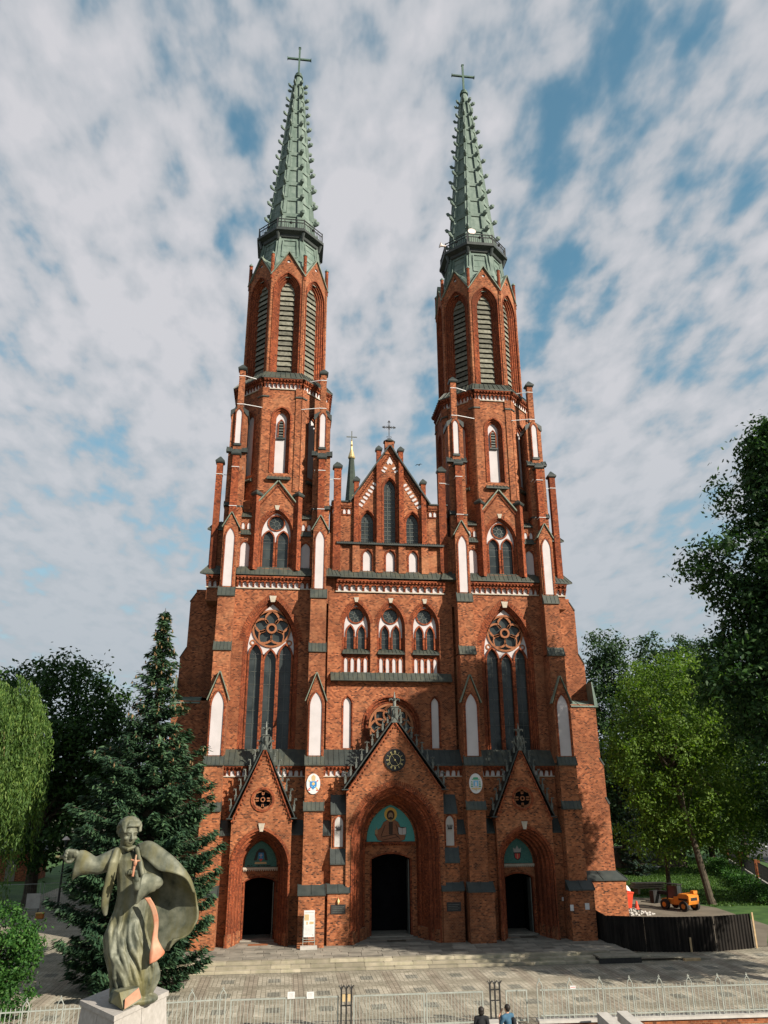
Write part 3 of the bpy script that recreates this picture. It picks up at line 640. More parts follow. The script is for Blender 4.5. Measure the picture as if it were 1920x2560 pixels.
# --- towers ---------------------------------------------------------------------------------
crocket_mesh = None
def make_crocket():
    m = MB(); P = [(-0.10, 0, -0.06), (0.08, 0, -0.04), (0.20, 0, -0.01), (0.29, 0, 0.06), (0.32, 0, 0.15), (0.27, 0, 0.22)]
    m.tube(P, [(0.10, 0.13), (0.09, 0.12), (0.09, 0.13), (0.11, 0.17), (0.10, 0.16), (0.04, 0.07)], 7); return m.mesh('crocket')
def tower(tx):
    f = Fr(tx, 0)
    # core blocks keep the inside dark
    m = MB(); m.box(tx-3.5, tx+3.5, 3.6, 7.2, -0.5, 10.0); m.box(tx-3.5, tx+3.5, 0.66, 7.2, 9.9, 27.4)
    part('tower_core', m, 'brick', church)
    # front wall, upper half with the great window
    m = MB(); hole = arch(0, 1.5, 10.6, 16.9, 19.95, off=0.30)
    m.plate([(-2.6, 9.5), (-2.6, 20.9), (2.6, 20.9), (2.6, 9.5)], [hole], 0.0, f)
    m.box(-2.6, 2.6, 0.02, 0.5, 9.0, 10.6, f)
    part('tower_wall', m, 'brick', church)
    big_window(tx)
    m = MB(); m.box(-2.5, 2.5, -0.02, 0.5, 20.9, 22.3, f); part('tower_wall', m, 'brick', church)
    frieze(f, -2.47, 2.47, 20.88, 21.68, -0.02, 13)
    m = MB(); shed(m, -2.5, 2.5, -0.42, 21.82, 0.05, 22.42, f, seam=0.31); part('cornice_roof', m, 'roof_sheet', church)
    # the stage with the two-light window and its gable
    m = MB(); hole = arch(0, 0.98, 22.3, 24.8, 26.38, off=0.16)
    m.plate([(-1.3, 22.0), (-1.3, 27.0), (0, 28.62), (1.3, 27.0), (1.3, 22.0)], [hole], -0.06, f)
    m.box(-1.3, -1.14, -0.05, 0.6, 22.0, 27.0, f); m.box(1.14, 1.3, -0.05, 0.6, 22.0, 27.0, f)
    m.prism([(-1.3, 26.6), (1.3, 26.6), (1.3, 27.0), (0, 28.6), (-1.3, 27.0)], 0.45, 2.6, f)
    g = part('window_gable', m, 'brick', church)
    two_light(f, 0, 0.98, 22.3, 24.8, 26.38, 25.62, 0.52, 0.355, 0.50, 22.35, 24.45, 25.0, d0=-0.06, parent=church)
    m = MB()
    for s_ in (-1, 1):
        coping(m, f, [(s_*1.38, 26.90), (0, 28.64)] if s_ < 0 else [(0, 28.64), (1.38, 26.90)], -0.22, 0.6, 0.08)
    part('gable_coping', m, 'coping_green', g)
    m = MB()
    for s_ in (-1, 1):
        for i in range(18):
            q = (i+0.5)/18; u = s_*1.24*(1-q); z = 26.83+(28.45-26.83)*q-0.05; m.box(u-0.028, u+0.028, -0.13, -0.06, z-0.09, z, f)
        A = (s_*1.22, 26.75) if s_ < 0 else (0, 28.30); B = (0, 28.30) if s_ < 0 else (s_*1.22, 26.75)
        coping(m, f, [A, B], -0.09, -0.06, 0.05)
    part('dentil_band', m, 'brick_moulded', g)
    for s_ in (-1, 1):
        square_pinnacle(tx+s_*1.44, -0.10, 0.40, 22.15, 27.6, 0.36, rot=1)
        m = MB(); m.plate([(s_*2.05-0.45, 22.0), (s_*2.05-0.45, 26.0), (s_*2.05+0.45, 26.0), (s_*2.05+0.45, 22.0)], [arch(s_*2.05, 0.30, 22.35, 23.75, 24.2, off=0.08)[0:]], 0.04, f)
        m.box(s_*2.05-0.45, s_*2.05+0.45, 0.2, 0.7, 22.0, 26.0, f)
        w = part('side_panel', m, 'brick', church)
        m = MB(); orders(m, f, (s_*2.05, 0.30, 22.35, 23.75, 24.2), [(0.08, 0.04), (0.08, 0.08), (0.0, 0.08), (0.0, 0.2)], 7)
        for k in (-0.19, 0.19): outline_band(m, f, (s_*2.05+k, 0.11, 25.08, 25.34, 25.54), 0.0, 0.05, -0.02, 0.04, 6)
        part('niche_moulding', m, 'brick_moulded', w)
        niche(f, s_*2.05, 0.30, 22.35, 23.75, 24.2, 0.165, w)
        for k in (-0.19, 0.19): niche(f, s_*2.05+k, 0.11, 25.08, 25.34, 25.54, 0.02, w)
        m = MB(); shed(m, s_*2.05-0.46, s_*2.05+0.46, -0.16, 24.70, 0.06, 25.06, f, seam=0.18); shed(m, s_*2.05-0.46, s_*2.05+0.46, -0.12, 25.98, 0.6, 26.5, f, seam=0.2)
        part('cap', m, 'roof_sheet', w)
        front_buttress(tx, s_); corner_turret(tx, s_); side_buttress(tx, s_, (s_ > 0) == (tx > 0))
    # lower octagon
    c = (tx, YT); r1 = 3.42
    m = MB(); octa(m, c, [(r1-0.5, 26.0), (r1-0.5, 37.0)])
    for k in range(8):
        fk = Fr(tx+r1*math.sin(k*math.pi/4), YT-r1*math.cos(k*math.pi/4), k*math.pi/4); hs = 1.417
        front = k in (0, 1, 7, 2, 6)
        zb_ = 26.62 if k == 0 else 25.0
        m.plate([(-hs, zb_), (-hs, 36.2), (hs, 36.2), (hs, zb_)], [arch(0, 0.38, 29.4, 33.75, 34.32, off=0.26)] if front else [], 0.0, fk)
        m.box(-hs+0.002, -hs+0.42, -0.07, 0.1, 28.0, 35.4, fk); m.box(hs-0.42, hs-0.002, -0.07, 0.1, 28.0, 35.4, fk)
        m.box(-hs-0.02, -hs+0.45, -0.10, 0.05, 35.5, 36.2, fk); m.box(hs-0.45, hs+0.02, -0.10, 0.05, 35.5, 36.2, fk)
    o8 = part('octagon_stage', m, 'brick', church)
    m = MB(); cap = MB()
    for k in (0, 1, 7, 2, 6):
        fk = Fr(tx+r1*math.sin(k*math.pi/4), YT-r1*math.cos(k*math.pi/4), k*math.pi/4)
        orders(m, fk, (0, 0.38, 29.4, 33.75, 34.32), [(0.26, 0.0), (0.26, 0.1), (0.15, 0.1), (0.12, 0.22), (0.0, 0.22), (0.0, 0.36)], 8)
        outline_band(m, fk, (0, 0.38, 29.4, 33.75, 34.32), 0.26, 0.36, -0.05, 0.0, 8)
        niche(fk, 0, 0.38, 29.4, 33.75, 34.32, 0.32, o8)
        shed(cap, -0.85, 0.85, -0.28, 28.9, 0.3, 29.42, fk, x0t=-0.6, x1t=0.6, seam=0.3)
        for s_ in (-1, 1): cap.box(s_*1.2-0.24, s_*1.2+0.24, -0.14, 0.0, 35.4, 35.5, fk)
    part('niche_moulding', m, 'brick_moulded', o8); part('sill', cap, 'roof_sheet', o8)
    m = MB(); outline_band(m, f, (0, 0.17, 32.3, 33.3, 33.68), 0.0, 0.08, 0.40, 0.54, 6)
    slit = part('slit_window', m, 'brick_moulded', church); fs_ = Fr(tx, 0.18)
    slit.location = (0, 0, 0)
    m = MB(); m.prism(arch(0, 0.17, 32.3, 33.3, 33.68, n=6), 0.465, 0.49, f); part('shutter', m, 'void', slit)
    m = MB()
    for z in np.arange(32.4, 33.5, 0.22): m.box(-0.16, 0.16, 0.42, 0.46, z, z+0.10, f)
    part('slat', m, 'lead', slit)
    m = MB(); m.box(-0.30, 0.30, 0.36, 0.52, 32.16, 32.29, f); part('sill', m, 'roof_dark', slit)
    # cornice of the octagon and its skirt roof
    for k in (0, 1, 7, 2, 6):
        fk = Fr(tx+r1*math.sin(k*math.pi/4), YT-r1*math.cos(k*math.pi/4), k*math.pi/4)
        frieze(fk, -1.42, 1.42, 36.08, 36.88, -0.02, 9, o8, 'cornice', proj=0.20)
    m = MB(); octa(m, c, [(3.76, 36.88), (3.76, 36.96), (3.2, 37.68)])
    for k in range(8):
        fk = Fr(tx+3.78*math.sin(k*math.pi/4), YT-3.78*math.cos(k*math.pi/4), k*math.pi/4)
        for i in range(8):
            q = -1+2*(i+0.5)/8; m.bar(fk.p(q*1.56, 0.01, 36.97), fk.p(q*1.33, 0.57, 37.69), 0.035, 0.06)
        m.bar(fk.p(1.56, 0.02, 36.97), fk.p(1.33, 0.57, 37.69), 0.05, 0.07)
    part('skirt_roof', m, 'roof_sheet', church)
    # belfry
    r2 = 3.10; hs = r2*math.tan(math.pi/8)
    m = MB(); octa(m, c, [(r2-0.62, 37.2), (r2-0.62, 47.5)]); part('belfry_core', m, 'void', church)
    m = MB(); mo = MB(); gr = MB()
    a = (0, 0.56, 37.6, 45.05, 46.2)
    for k in range(8):
        fk = Fr(tx+r2*math.sin(k*math.pi/4), YT-r2*math.cos(k*math.pi/4), k*math.pi/4); front = k in (0, 1, 7, 2, 6)
        m.plate([(-hs, 37.3), (-hs, 46.5), (0, 48.62), (hs, 46.5), (hs, 37.3)], ([arch(*a, off=0.44), circ(0, 47.85, 0.14, 14)] if front else []), 0.0, fk)
        m.prism([(-hs, 46.4), (hs, 46.4), (hs, 46.5), (0, 48.6), (-hs, 46.5)], 0.16, 0.3, fk)
        m.box(-hs-0.01, -hs+0.13, -0.06, 0.1, 37.4, 46.2, fk); m.box(hs-0.13, hs+0.01, -0.06, 0.1, 37.4, 46.2, fk)
        if front:
            orders(mo, fk, a, [(0.44, 0.0), (0.44, 0.08), (0.34, 0.08), (0.31, 0.2), (0.22, 0.2), (0.19, 0.32), (0.09, 0.32), (0.06, 0.44), (0.0, 0.44), (0.0, 0.56)], 8)
            outline_band(mo, fk, a, 0.44, 0.53, -0.05, 0.0, 8)
        for s_ in (-1, 1):
            coping(gr, fk, [(-hs-0.06, 46.42), (0, 48.70)] if s_ < 0 else [(0, 48.70), (hs+0.06, 46.42)], -0.14, 0.3, 0.07)
    bf = part('belfry_stage', m, 'brick', church); part('arch_moulding', mo, 'brick_moulded', bf); part('gable_coping', gr, 'coping_green', bf)
    m = MB(); m.box(-0.50, 0.50, 0.0, 0.10, 0.0, 0.34)
    slat = MB(); slat.hexa([(-0.57, -0.02, 0.0), (0.57, -0.02, 0.0), (0.57, 0.02, 0.0), (-0.57, 0.02, 0.0), (-0.57, 0.10, 0.41), (0.57, 0.10, 0.41), (0.57, 0.14, 0.41), (-0.57, 0.14, 0.41)])
    slat_me = slat.mesh('slat')
    for k in (0, 1, 7, 2, 6):
        fk = Fr(tx+r2*math.sin(k*math.pi/4), YT-r2*math.cos(k*math.pi/4), k*math.pi/4)
        m = MB(); m.box(-0.62, 0.62, 0.30, 0.60, 37.36, 37.62, fk); lw = part('belfry_louvre', m, 'louvre_wood', church)
        for i in range(19):
            z = 37.66+i*0.452; zz = z+0.3-45.05; w = 0.56 if zz < 0 else max(0.12, 0.56*math.sqrt(max(0, 1-(zz/1.2)**1.5)))
            o = link('slat', slat_me, 'louvre_wood', lw, fk.mat(0, 0.42, z) @ Matrix.Diagonal((w/0.57, 1, 1, 1)))
        m = MB(); m.prism(clip_low(arch(*a, n=8), 45.3), 0.53, 0.56, fk); part('tip_board', m, 'louvre_wood', lw)
        m = MB(); m.prism(circ(0, 47.85, 0.13, 14), 0.08, 0.14, fk); part('gable_roundel', m, 'plaster', bf)
    for k in range(8):                                                        # pinnacles in the valleys between the gables
        an = math.pi/8+k*math.pi/4; rr = (r2-0.02)/math.cos(math.pi/8); x = tx+rr*math.cos(an); y = YT+rr*math.sin(an)
        m = MB(); m.tube([(x, y, 46.1), (x, y, 48.45)], 0.135, 8); pn = part('pinnacle', m, 'brick_moulded', church)
        m = MB(); m.lathe([(0.165, 0), (0.175, 0.07), (0.02, 0.30)], (x, y, 48.45), 8); part('cap', m, 'copper_green', pn)
    # copper drum, gallery, spire
    m = MB(); octa(m, c, [(2.95, 46.4), (2.62, 48.2), (2.28, 50.0), (2.20, 51.1)])
    for k in range(8):                                                        # folded valleys behind the gables
        fk = Fr(tx+r2*math.sin(k*math.pi/4), YT-r2*math.cos(k*math.pi/4), k*math.pi/4)
        A, B, C_, D = fk.p(0, 0.1, 48.64), fk.p(-hs, 0.1, 46.46), fk.p(hs, 0.1, 46.46), fk.p(0, 0.75, 48.9)
        E1, E2 = fk.p(-hs*0.9, 0.25, 47.6), fk.p(hs*0.9, 0.25, 47.6)
        m.add([A, B, C_, D, E1, E2], [(0, 3, 4, 1), (0, 2, 5, 3)])
    sp_ = part('spire', m, 'copper_green', church)
    m = MB()
    for k in range(8):                                                        # sunk panels framed by mouldings on the drum
        ra, rb = 2.55, 2.21
        for (z0, z1, ra, rb) in ((48.7, 50.55, 2.515, 2.235),):
            fa = Fr(tx+ra*math.sin(k*math.pi/4), YT-ra*math.cos(k*math.pi/4), k*math.pi/4); fb = Fr(tx+rb*math.sin(k*math.pi/4), YT-rb*math.cos(k*math.pi/4), k*math.pi/4)
            P = [fa.p(-0.62, -0.03, z0), fa.p(0.62, -0.03, z0), fb.p(0.55, -0.03, z1), fb.p(-0.55, -0.03, z1)]
            for i in range(4): m.bar(P[i], P[(i+1) % 4], 0.10, 0.09)
            P = [fa.p(-0.95, -0.02, z0-0.6), fb.p(-0.83, -0.02, z1+0.4)]; m.bar(P[0], P[1], 0.16, 0.10)
            P = [fa.p(0.95, -0.02, z0-0.6), fb.p(0.83, -0.02, z1+0.4)]; m.bar(P[0], P[1], 0.16, 0.10)
            for q in (0.3, 0.7):
                m.bar(tuple(np.array(fa.p(-0.6, -0.0, z0))*(1-q)+np.array(fb.p(-0.6, -0.0, z1))*q), tuple(np.array(fa.p(0.6, -0.0, z0))*(1-q)+np.array(fb.p(0.6, -0.0, z1))*q), 0.02, 0.02)
    part('panel_frame', m, 'copper_green', sp_)
    m = MB(); octa(m, c, [(2.2, 50.75), (2.34, 50.85), (2.40, 51.05), (2.64, 51.18), (2.76, 51.24), (2.76, 51.46), (2.0, 51.47)])
    for k in range(8):
        an = math.pi/8+k*math.pi/4; rr = 2.35/math.cos(math.pi/8); x, y = tx+rr*math.cos(an), YT+rr*math.sin(an)
        m.tube([(x, y, 50.55), (x+0.16*math.cos(an), y+0.16*math.sin(an), 51.2)], [0.10, 0.16], 6)
    part('gallery_deck', m, 'roof_dark', sp_)
    m = MB(); rp = oct_pts(2.62)
    for k in range(8):
        A = np.array([tx+rp[k][0], YT+rp[k][1]]); B = np.array([tx+rp[(k+1) % 8][0], YT+rp[(k+1) % 8][1]])
        for z in (51.56, 52.12, 52.40): m.bar((*A, z), (*B, z), 0.06)
        m.bar((*A, 51.46), (*A, 52.46), 0.09)
        for i in range(1, 12):
            P = A+(B-A)*i/12; m.bar((*P, 51.56), (*P, 52.12 if i % 3 else 52.4), 0.04)
        P = A+(B-A)*0.5; m.lathe([(0.02, -0.16), (0.14, 0.0), (0.02, 0.16)], (*P, 52.08), 8)
    part('railing', m, 'iron', sp_)
    rz = lambda z: 1.95-(z-51.4)*0.0818
    m = MB(); octa(m, c, [(rz(51.4), 51.4), (rz(69.9), 69.9), (0.30, 70.9), (0.20, 71.2)])
    part('spire_shell', m, 'copper_green', sp_)
    m = MB(); fr_ = MB()
    rows = [53.55+i*1.79 for i in range(10)]
    for i, z in enumerate(rows):
        r = rz(z); octa(m, c, [(r+0.01, z-0.24), (r+0.10, z-0.21), (r+0.10, z+0.13), (r-0.02, z+0.22)], False)
        z0 = z+0.15; z1 = (rows[i+1]-0.22) if i < 9 else 69.9
        if i == 0:
            segs = [(51.5, rows[0]-0.22), (z0, z1)]
        else: segs = [(z0, z1)]
        for (za, zb) in segs:
            if zb-za < 0.6: continue
            ra, rb = rz(za), rz(zb); ta = math.tan(math.pi/8)
            for k in range(8):
                fa = Fr(tx+ra*math.sin(k*math.pi/4), YT-ra*math.cos(k*math.pi/4), k*math.pi/4); fb = Fr(tx+rb*math.sin(k*math.pi/4), YT-rb*math.cos(k*math.pi/4), k*math.pi/4)
                for s_ in (-1, 1):
                    fr_.bar(fa.p(s_*(ra*ta-0.105*ra/1.5), -0.03, za), fb.p(s_*(rb*ta-0.105*rb/1.5), -0.03, zb), 0.25*max(ra, 0.45)/1.7, 0.24)
                    fr_.bar(fa.p(s_*(ra*ta-0.30*ra/1.7), -0.01, za), fb.p(s_*(rb*ta-0.30*rb/1.7), -0.01, zb), 0.05, 0.07)
    part('band', m, 'copper_green', sp_); part('panel_rib', fr_, 'copper_green', sp_)
    global crocket_mesh
    if crocket_mesh is None: crocket_mesh = make_crocket()
    for z in rows:
        for k in range(8):
            an = math.pi/8+k*math.pi/4; rr = rz(z)/math.cos(math.pi/8); sc = 1.12+0.15*(rz(z)-0.4)
            link('crocket', crocket_mesh, 'copper_green', sp_, Matrix.Translation((tx+rr*math.cos(an), YT+rr*math.sin(an), z)) @ Matrix.Rotation(an, 4, 'Z') @ Matrix.Scale(sc, 4))
    m = MB(); m.lathe([(0.24, 0), (0.40, 0.10), (0.40, 0.28), (0.22, 0.36), (0.28, 0.46), (0.30, 0.56), (0.16, 0.72), (0.10, 0.80)], (tx, YT, 70.95), 14); part('knop', m, 'copper_dark', sp_)
    m = MB(); m.box(tx-0.085, tx+0.085, YT-0.085, YT+0.085, 71.6, 74.9); m.box(tx-1.08, tx-0.087, YT-0.08, YT+0.08, 73.42, 73.58); m.box(tx+0.087, tx+1.08, YT-0.08, YT+0.08, 73.42, 73.58)
    for s_ in (-1, 1): m.box(tx+s_*1.1-0.03, tx+s_*1.1+0.03, YT-0.12, YT+0.12, 73.38, 73.62)
    m.box(tx-0.12, tx+0.12, YT-0.12, YT+0.12, 74.9, 74.97)
    part('cross', m, 'copper_dark', sp_)
for tx in (-T, T): tower(tx)
# loudspeaker horns and a dish on the right spire's gallery
m = MB(); m.lathe([(0.05, -0.12), (0.16, -0.08), (0.30, 0.10), (0.34, 0.12), (0.30, 0.115)], (0, 0, 0), 18)
dish = link('gallery_dish', m.mesh('gallery_dish'), 'dish', None, Matrix.Translation((T-0.62, YT-2.45, 52.72)) @ Matrix.Rotation(R(78), 4, 'X'))
tag(dish, 'pale round dish above the railing of the right spire', 'dish')
spk = thing('horn_loudspeaker', (T-2.75, YT-1.3, 51.5), 'grey horn loudspeaker on the left end of the right spire gallery', 'loudspeaker')
m = MB(); m.tube([(0, 0, 0.0), (0, 0, 0.5)], 0.03, 6); part('bracket', m, 'iron', spk)
m = MB(); m.tube([(0.1, 0, 0.5), (-0.1, -0.02, 0.5), (-0.3, -0.05, 0.52), (-0.42, -0.07, 0.54)], [0.09, 0.07, 0.13, 0.26], 14); part('horn', m, 'dish', spk)

# --- middle of the facade --------------------------------------------------------------------
m = MB(); m.box(-4.4, 4.4, 3.4, 8.0, -0.5, 10.0); m.box(-4.4, 4.4, 0.62, 8.0, 9.9, 22.4); m.box(-2.7, 2.7, 0.55, 2.0, 22.0, 27.6)
m.prism([(-2.75, 27.4), (2.75, 27.4), (0, 31.5)], 0.55, 2.0); m.box(-4.2, 4.2, 0.62, 1.2, 22.0, 27.25)
part('facade_core', m, 'brick', church)
holes = [arch(x, 0.79, 15.43, 18.45, 20.0, off=0.16) for x in (-2.33, 0.0, 2.33)]+[arch(x, 0.235, 10.72, 13.45, 13.86, off=0.06) for x in (-2.86, 2.86)]+[circ(0, 12.06, 1.82, 44)]
m = MB(); m.plate([(-4.2, 9.5), (-4.2, 20.9), (4.2, 20.9), (4.2, 9.5)], holes, 0.0); part('facade_wall', m, 'brick', church)
for x in (-2.33, 0.0, 2.33):
    w = two_light(F0, x, 0.79, 15.43, 18.45, 20.0, 19.29, 0.50, 0.235, 0.375, 17.05, 18.05, 18.58, depth=0.44)
    m = MB(); m.box(x-0.79, x+0.79, 0.20, 0.5, 15.40, 16.72)
    for k in (-0.645, -0.215, 0.215, 0.645): outline_band(m, F0, (x+k, 0.115, 15.45, 16.22, 16.42), 0.0, 0.065, 0.14, 0.2, 6)
    part('blind_arcade', m, 'brick_moulded', w)
    for k in (-0.645, -0.215, 0.215, 0.645): niche(F0, x+k, 0.115, 15.45, 16.22, 16.42, 0.175, w)
    m = MB(); shed(m, x-0.90, x+0.90, -0.10, 16.72, 0.42, 17.08, x0t=x-0.78, x1t=x+0.78, seam=0.26); part('sill', m, 'roof_sheet', w)
m = MB(); shed(m, -3.98, 3.98, -0.42, 14.94, 0.02, 15.46, seam=0.30); part('ledge_roof', m, 'roof_sheet', church)
for x in (-2.86, 2.86):
    m = MB(); orders(m, F0, (x, 0.235, 10.72, 13.45, 13.86), [(0.06, 0.0), (0.06, 0.05), (0.0, 0.05), (0.0, 0.2)], 7); outline_band(m, F0, (x, 0.235, 10.72, 13.45, 13.86), 0.06, 0.12, -0.03, 0.0, 7)
    o = part('slit_niche', m, 'brick_moulded', church); niche(F0, x, 0.235, 10.72, 13.45, 13.86, 0.12, o)
# round window, half hidden by the portal gable
m = MB()
for (ra, da, rb, db) in ((1.82, 0.0, 1.82, 0.14), (1.82, 0.14, 1.68, 0.14), (1.68, 0.14, 1.62, 0.3), (1.62, 0.3, 1.5, 0.3), (1.5, 0.3, 1.46, 0.55)):
    m.strip(circ(0, 12.06, ra, 44), da, circ(0, 12.06, rb, 44), db, F0, True)
ring_band(m, F0, 0, 12.06, 1.90, 1.82, -0.05, 0.0, 44)
rw = part('round_window', m, 'brick_moulded', church)
m = MB(); m.prism(circ(0, 12.06, 1.47, 40), 0.52, 0.56); part('pane', m, 'glass', rw)
petal_rose(F0, 0, 12.06, 1.47, 8, 0.30, rw, t=0.11, hub=0.26, fat=0.85)
# cornice band and its roof
m = MB(); m.box(-3.95, 3.95, -0.02, 0.5, 20.9, 22.3); part('facade_wall', m, 'brick', church)
frieze(F0, -3.75, 3.75, 20.80, 21.62, -0.03, 16)
m = MB(); shed(m, -3.5, 3.5, -0.46, 21.80, 0.05, 22.36, seam=0.32)
for s_ in (-1, 1):
    x0, x1 = sorted((s_*3.42, s_*4.5)); shed(m, x0, x1, -0.62, 21.80, 0.05, 22.50, x0t=min(s_*3.75, s_*4.4), x1t=max(s_*3.75, s_*4.4), seam=0.28)
part('cornice_roof', m, 'roof_sheet', church)
# attic with three white niches
m = MB(); m.plate([(-4.1, 22.2), (-4.1, 24.4), (4.1, 24.4), (4.1, 22.2)], [arch(x, 0.29, 22.35, 23.4, 23.84, off=0.07) for x in (-1.6, 0, 1.6)], 0.06)
for x in (-2.4, -0.8, 0.8, 2.4): m.box(x-0.24, x+0.24, -0.14, 0.06, 22.2, 24.22)
for x in (-3.75, 3.75): m.box(x-0.35, x+0.35, -0.06, 0.06, 22.2, 24.22)
at = part('attic_wall', m, 'brick', church); m = MB()
for x in (-1.6, 0, 1.6):
    orders(m, F0, (x, 0.29, 22.35, 23.4, 23.84), [(0.07, 0.06), (0.07, 0.11), (0.0, 0.11), (0.0, 0.26)], 7); outline_band(m, F0, (x, 0.29, 22.35, 23.4, 23.84), 0.07, 0.13, 0.03, 0.06, 7)
    niche(F0, x, 0.29, 22.35, 23.4, 23.84, 0.2, at)
part('niche_moulding', m, 'brick_moulded', at)
m = MB(); shed(m, -3.75, 3.75, -0.26, 24.28, 0.03, 24.44, seam=0.16, th=0.1); part('string_course', m, 'roof_dark', at)
# gable
gh = [arch(0, 0.41, 24.44, 28.5, 29.26, off=0.10)]+[arch(x, 0.43, 24.44, 25.95, 26.68, off=0.10) for x in (-1.6, 1.6)]
m = MB(); m.plate([(-2.75, 24.4), (-2.75, 27.4), (0, 31.75), (2.75, 27.4), (2.75, 24.4)], gh, 0.08)
for s_ in (-1, 1):
    m.box(min(s_*2.7, s_*4.1), max(s_*2.7, s_*4.1), 0.06, 0.6, 24.4, 27.30); m.box(min(s_*2.74, s_*4.1), max(s_*2.74, s_*4.1), -0.04, 0.06, 26.9, 27.30)
m.box(-0.33, 0.33, 0.0, 0.6, 31.2, 32.22)
gb = part('gable_wall', m, 'brick', church)
m = MB()
for (x, w, zs, za) in ((0, 0.41, 28.5, 29.26), (-1.6, 0.43, 25.95, 26.68), (1.6, 0.43, 25.95, 26.68)):
    orders(m, F0, (x, w, 24.44, zs, za), [(0.10, 0.08), (0.10, 0.14), (0.04, 0.14), (0.0, 0.22), (0.0, 0.4)], 8); outline_band(m, F0, (x, w, 24.44, zs, za), 0.10, 0.17, 0.03, 0.08, 8)
part('arch_moulding', m, 'brick_moulded', gb)
for (x, w, zs, za) in ((0, 0.41, 28.5, 29.26), (-1.6, 0.43, 25.95, 26.68), (1.6, 0.43, 25.95, 26.68)):
    m = MB(); m.prism(arch(x, w, 24.44, zs, za, n=7), 0.38, 0.42); wi = part('lancet_window', m, 'glass', church)
    L = [(x-w, z, x+w, z) for z in np.arange(24.75, zs+0.1, 0.30)]+[(x+k*w*0.36, 24.45, x+k*w*0.36, zs+0.25) for k in (-1, 1)]
    for k in (-1, 1):
        P = [(x+k*w*0.36+(-k)*w*1.0*(1-math.cos(t)), zs+0.05+0.75*(za-zs)*math.sin(t)) for t in np.linspace(0, 1.35, 6)]; L += [(*P[i], *P[i+1]) for i in range(5)]
    lead_bars(F0, L, 0.365, wi, 0.03)
m = MB(); sl_ = 4.35/2.75
for s_ in (-1, 1):
    A, B = (s_*2.82, 27.35), (0, 31.80); coping(m, F0, [A, B] if s_ < 0 else [B, A], -0.24, 0.9, 0.09)
    m.box(min(s_*2.78, s_*4.15), max(s_*2.78, s_*4.15), -0.12, 0.7, 27.31, 27.40)
part('gable_coping', m, 'roof_dark', gb)
m = MB()
for s_ in (-1, 1):                                                             # two dentil courses below the verge
    for i in range(30):
        q = (i+0.5)/30; u = s_*2.62*(1-q); z = 27.42+(31.5-27.42)*q-0.28; m.box(u-0.03, u+0.03, 0.0, 0.08, z-0.10, z)
    for (k, dz) in ((0, 0.20), (1, 0.46)):
        A, B = (s_*2.70, 27.35-dz), (0, 31.62-dz); coping(m, F0, [A, B] if s_ < 0 else [B, A], 0.02+0.01*k, 0.08, 0.05)
part('dentil_band', m, 'brick_moulded', gb)
def slope_panel(s_):                                # oblong panel set square to the verge, rounded outer end
    mm = MB(); tx_, tz_ = s_*0.535, -0.845; nx, nz = s_*0.845, 0.535
    L = [(-0.085, -0.17), (0.085, -0.17), (0.085, 0.10), (0.05, 0.16), (0.0, 0.18), (-0.05, 0.16), (-0.085, 0.10)]
    P = [(a*tx_+b*nx, a*tz_+b*nz) for a, b in L]
    if s_ < 0: P = P[::-1]
    mm.prism(P[::-1], 0, 0.03); return mm.mesh('plaster_panel')
SPM = {s_: slope_panel(s_) for s_ in (-1, 1)}
for s_ in (-1, 1):
    for i in range(7):
        link('plaster_panel', SPM[s_], 'plaster', gb, F0.mat(s_*(2.10-1.02*i/6), 0.04, 27.18+1.62*i/6))
    for (u, z) in ((0.46, 29.86), (0.33, 30.10)):
        link('plaster_panel', SPM[s_], 'plaster', gb, F0.mat(s_*u, 0.04, z) @ Matrix.Scale(0.85, 4))
m = MB(); m.prism([(0, 31.0), (-0.22, 30.54), (-0.13, 30.36), (0, 30.52), (0.13, 30.36), (0.22, 30.54)], 0.04, 0.08); part('plaster_panel', m, 'plaster', gb)
for x, zt in ((-2.4, 28.98), (-0.8, 31.48), (0.8, 31.48), (2.4, 28.98), (-3.66, 29.98), (3.66, 29.98)): square_pinnacle(x, 0.02, 0.34, 24.3 if abs(x) < 3 else 22.4, zt, 0.36)
for s_ in (-1, 1):
    for x in (2.90, 3.22): 
        niche(F0, s_*x, 0.105, 26.46, 26.66, 26.82, 0.035, gb)
    niche(F0, s_*3.98, 0.09, 26.46, 26.66, 26.82, 0.035, gb)
m = MB()
for s_ in (-1, 1):
    for x in (2.90, 3.22): outline_band(m, F0, (s_*x, 0.105, 26.46, 26.66, 26.82), 0.0, 0.045, 0.0, 0.06, 5)
    m.box(min(s_*2.75, s_*3.45), max(s_*2.75, s_*3.45), 0.0, 0.06, 26.36, 26.42)
    for i in range(9): m.box(s_*(2.78+i*0.08)-0.02, s_*(2.78+i*0.08)+0.02, -0.08, -0.04, 26.98, 27.1)
part('niche_moulding', m, 'brick_moulded', gb)
m = MB(); m.lathe([(0.42, 0), (0.46, 0.04), (0.46, 0.10), (0.30, 0.22), (0.14, 0.30)], (0, 0.3, 32.2), 8, math.pi/8); part('apex_cap', m, 'roof_dark', gb)
m = MB(); cx, cy, cz = 0, 0.3, 33.5                                               # filigree cross
m.bar((0, cy, 32.4), (0, cy, 34.0), 0.05); m.bar((-0.45, cy, cz), (0.45, cy, cz), 0.05)
for (ax, az) in ((1, 0), (-1, 0), (0, 1)):
    for k in (-1, 1):
        a = (ax*0.42, cy, cz+az*0.48); m.bar(a, (ax*0.30+k*abs(az)*0.11, cy, cz+az*0.36+k*abs(ax)*0.11), 0.03)
        a = (ax*0.50, cy, cz+az*0.56); m.bar(a, (ax*0.40+k*abs(az)*0.08, cy, cz+az*0.46+k*abs(ax)*0.08), 0.03)
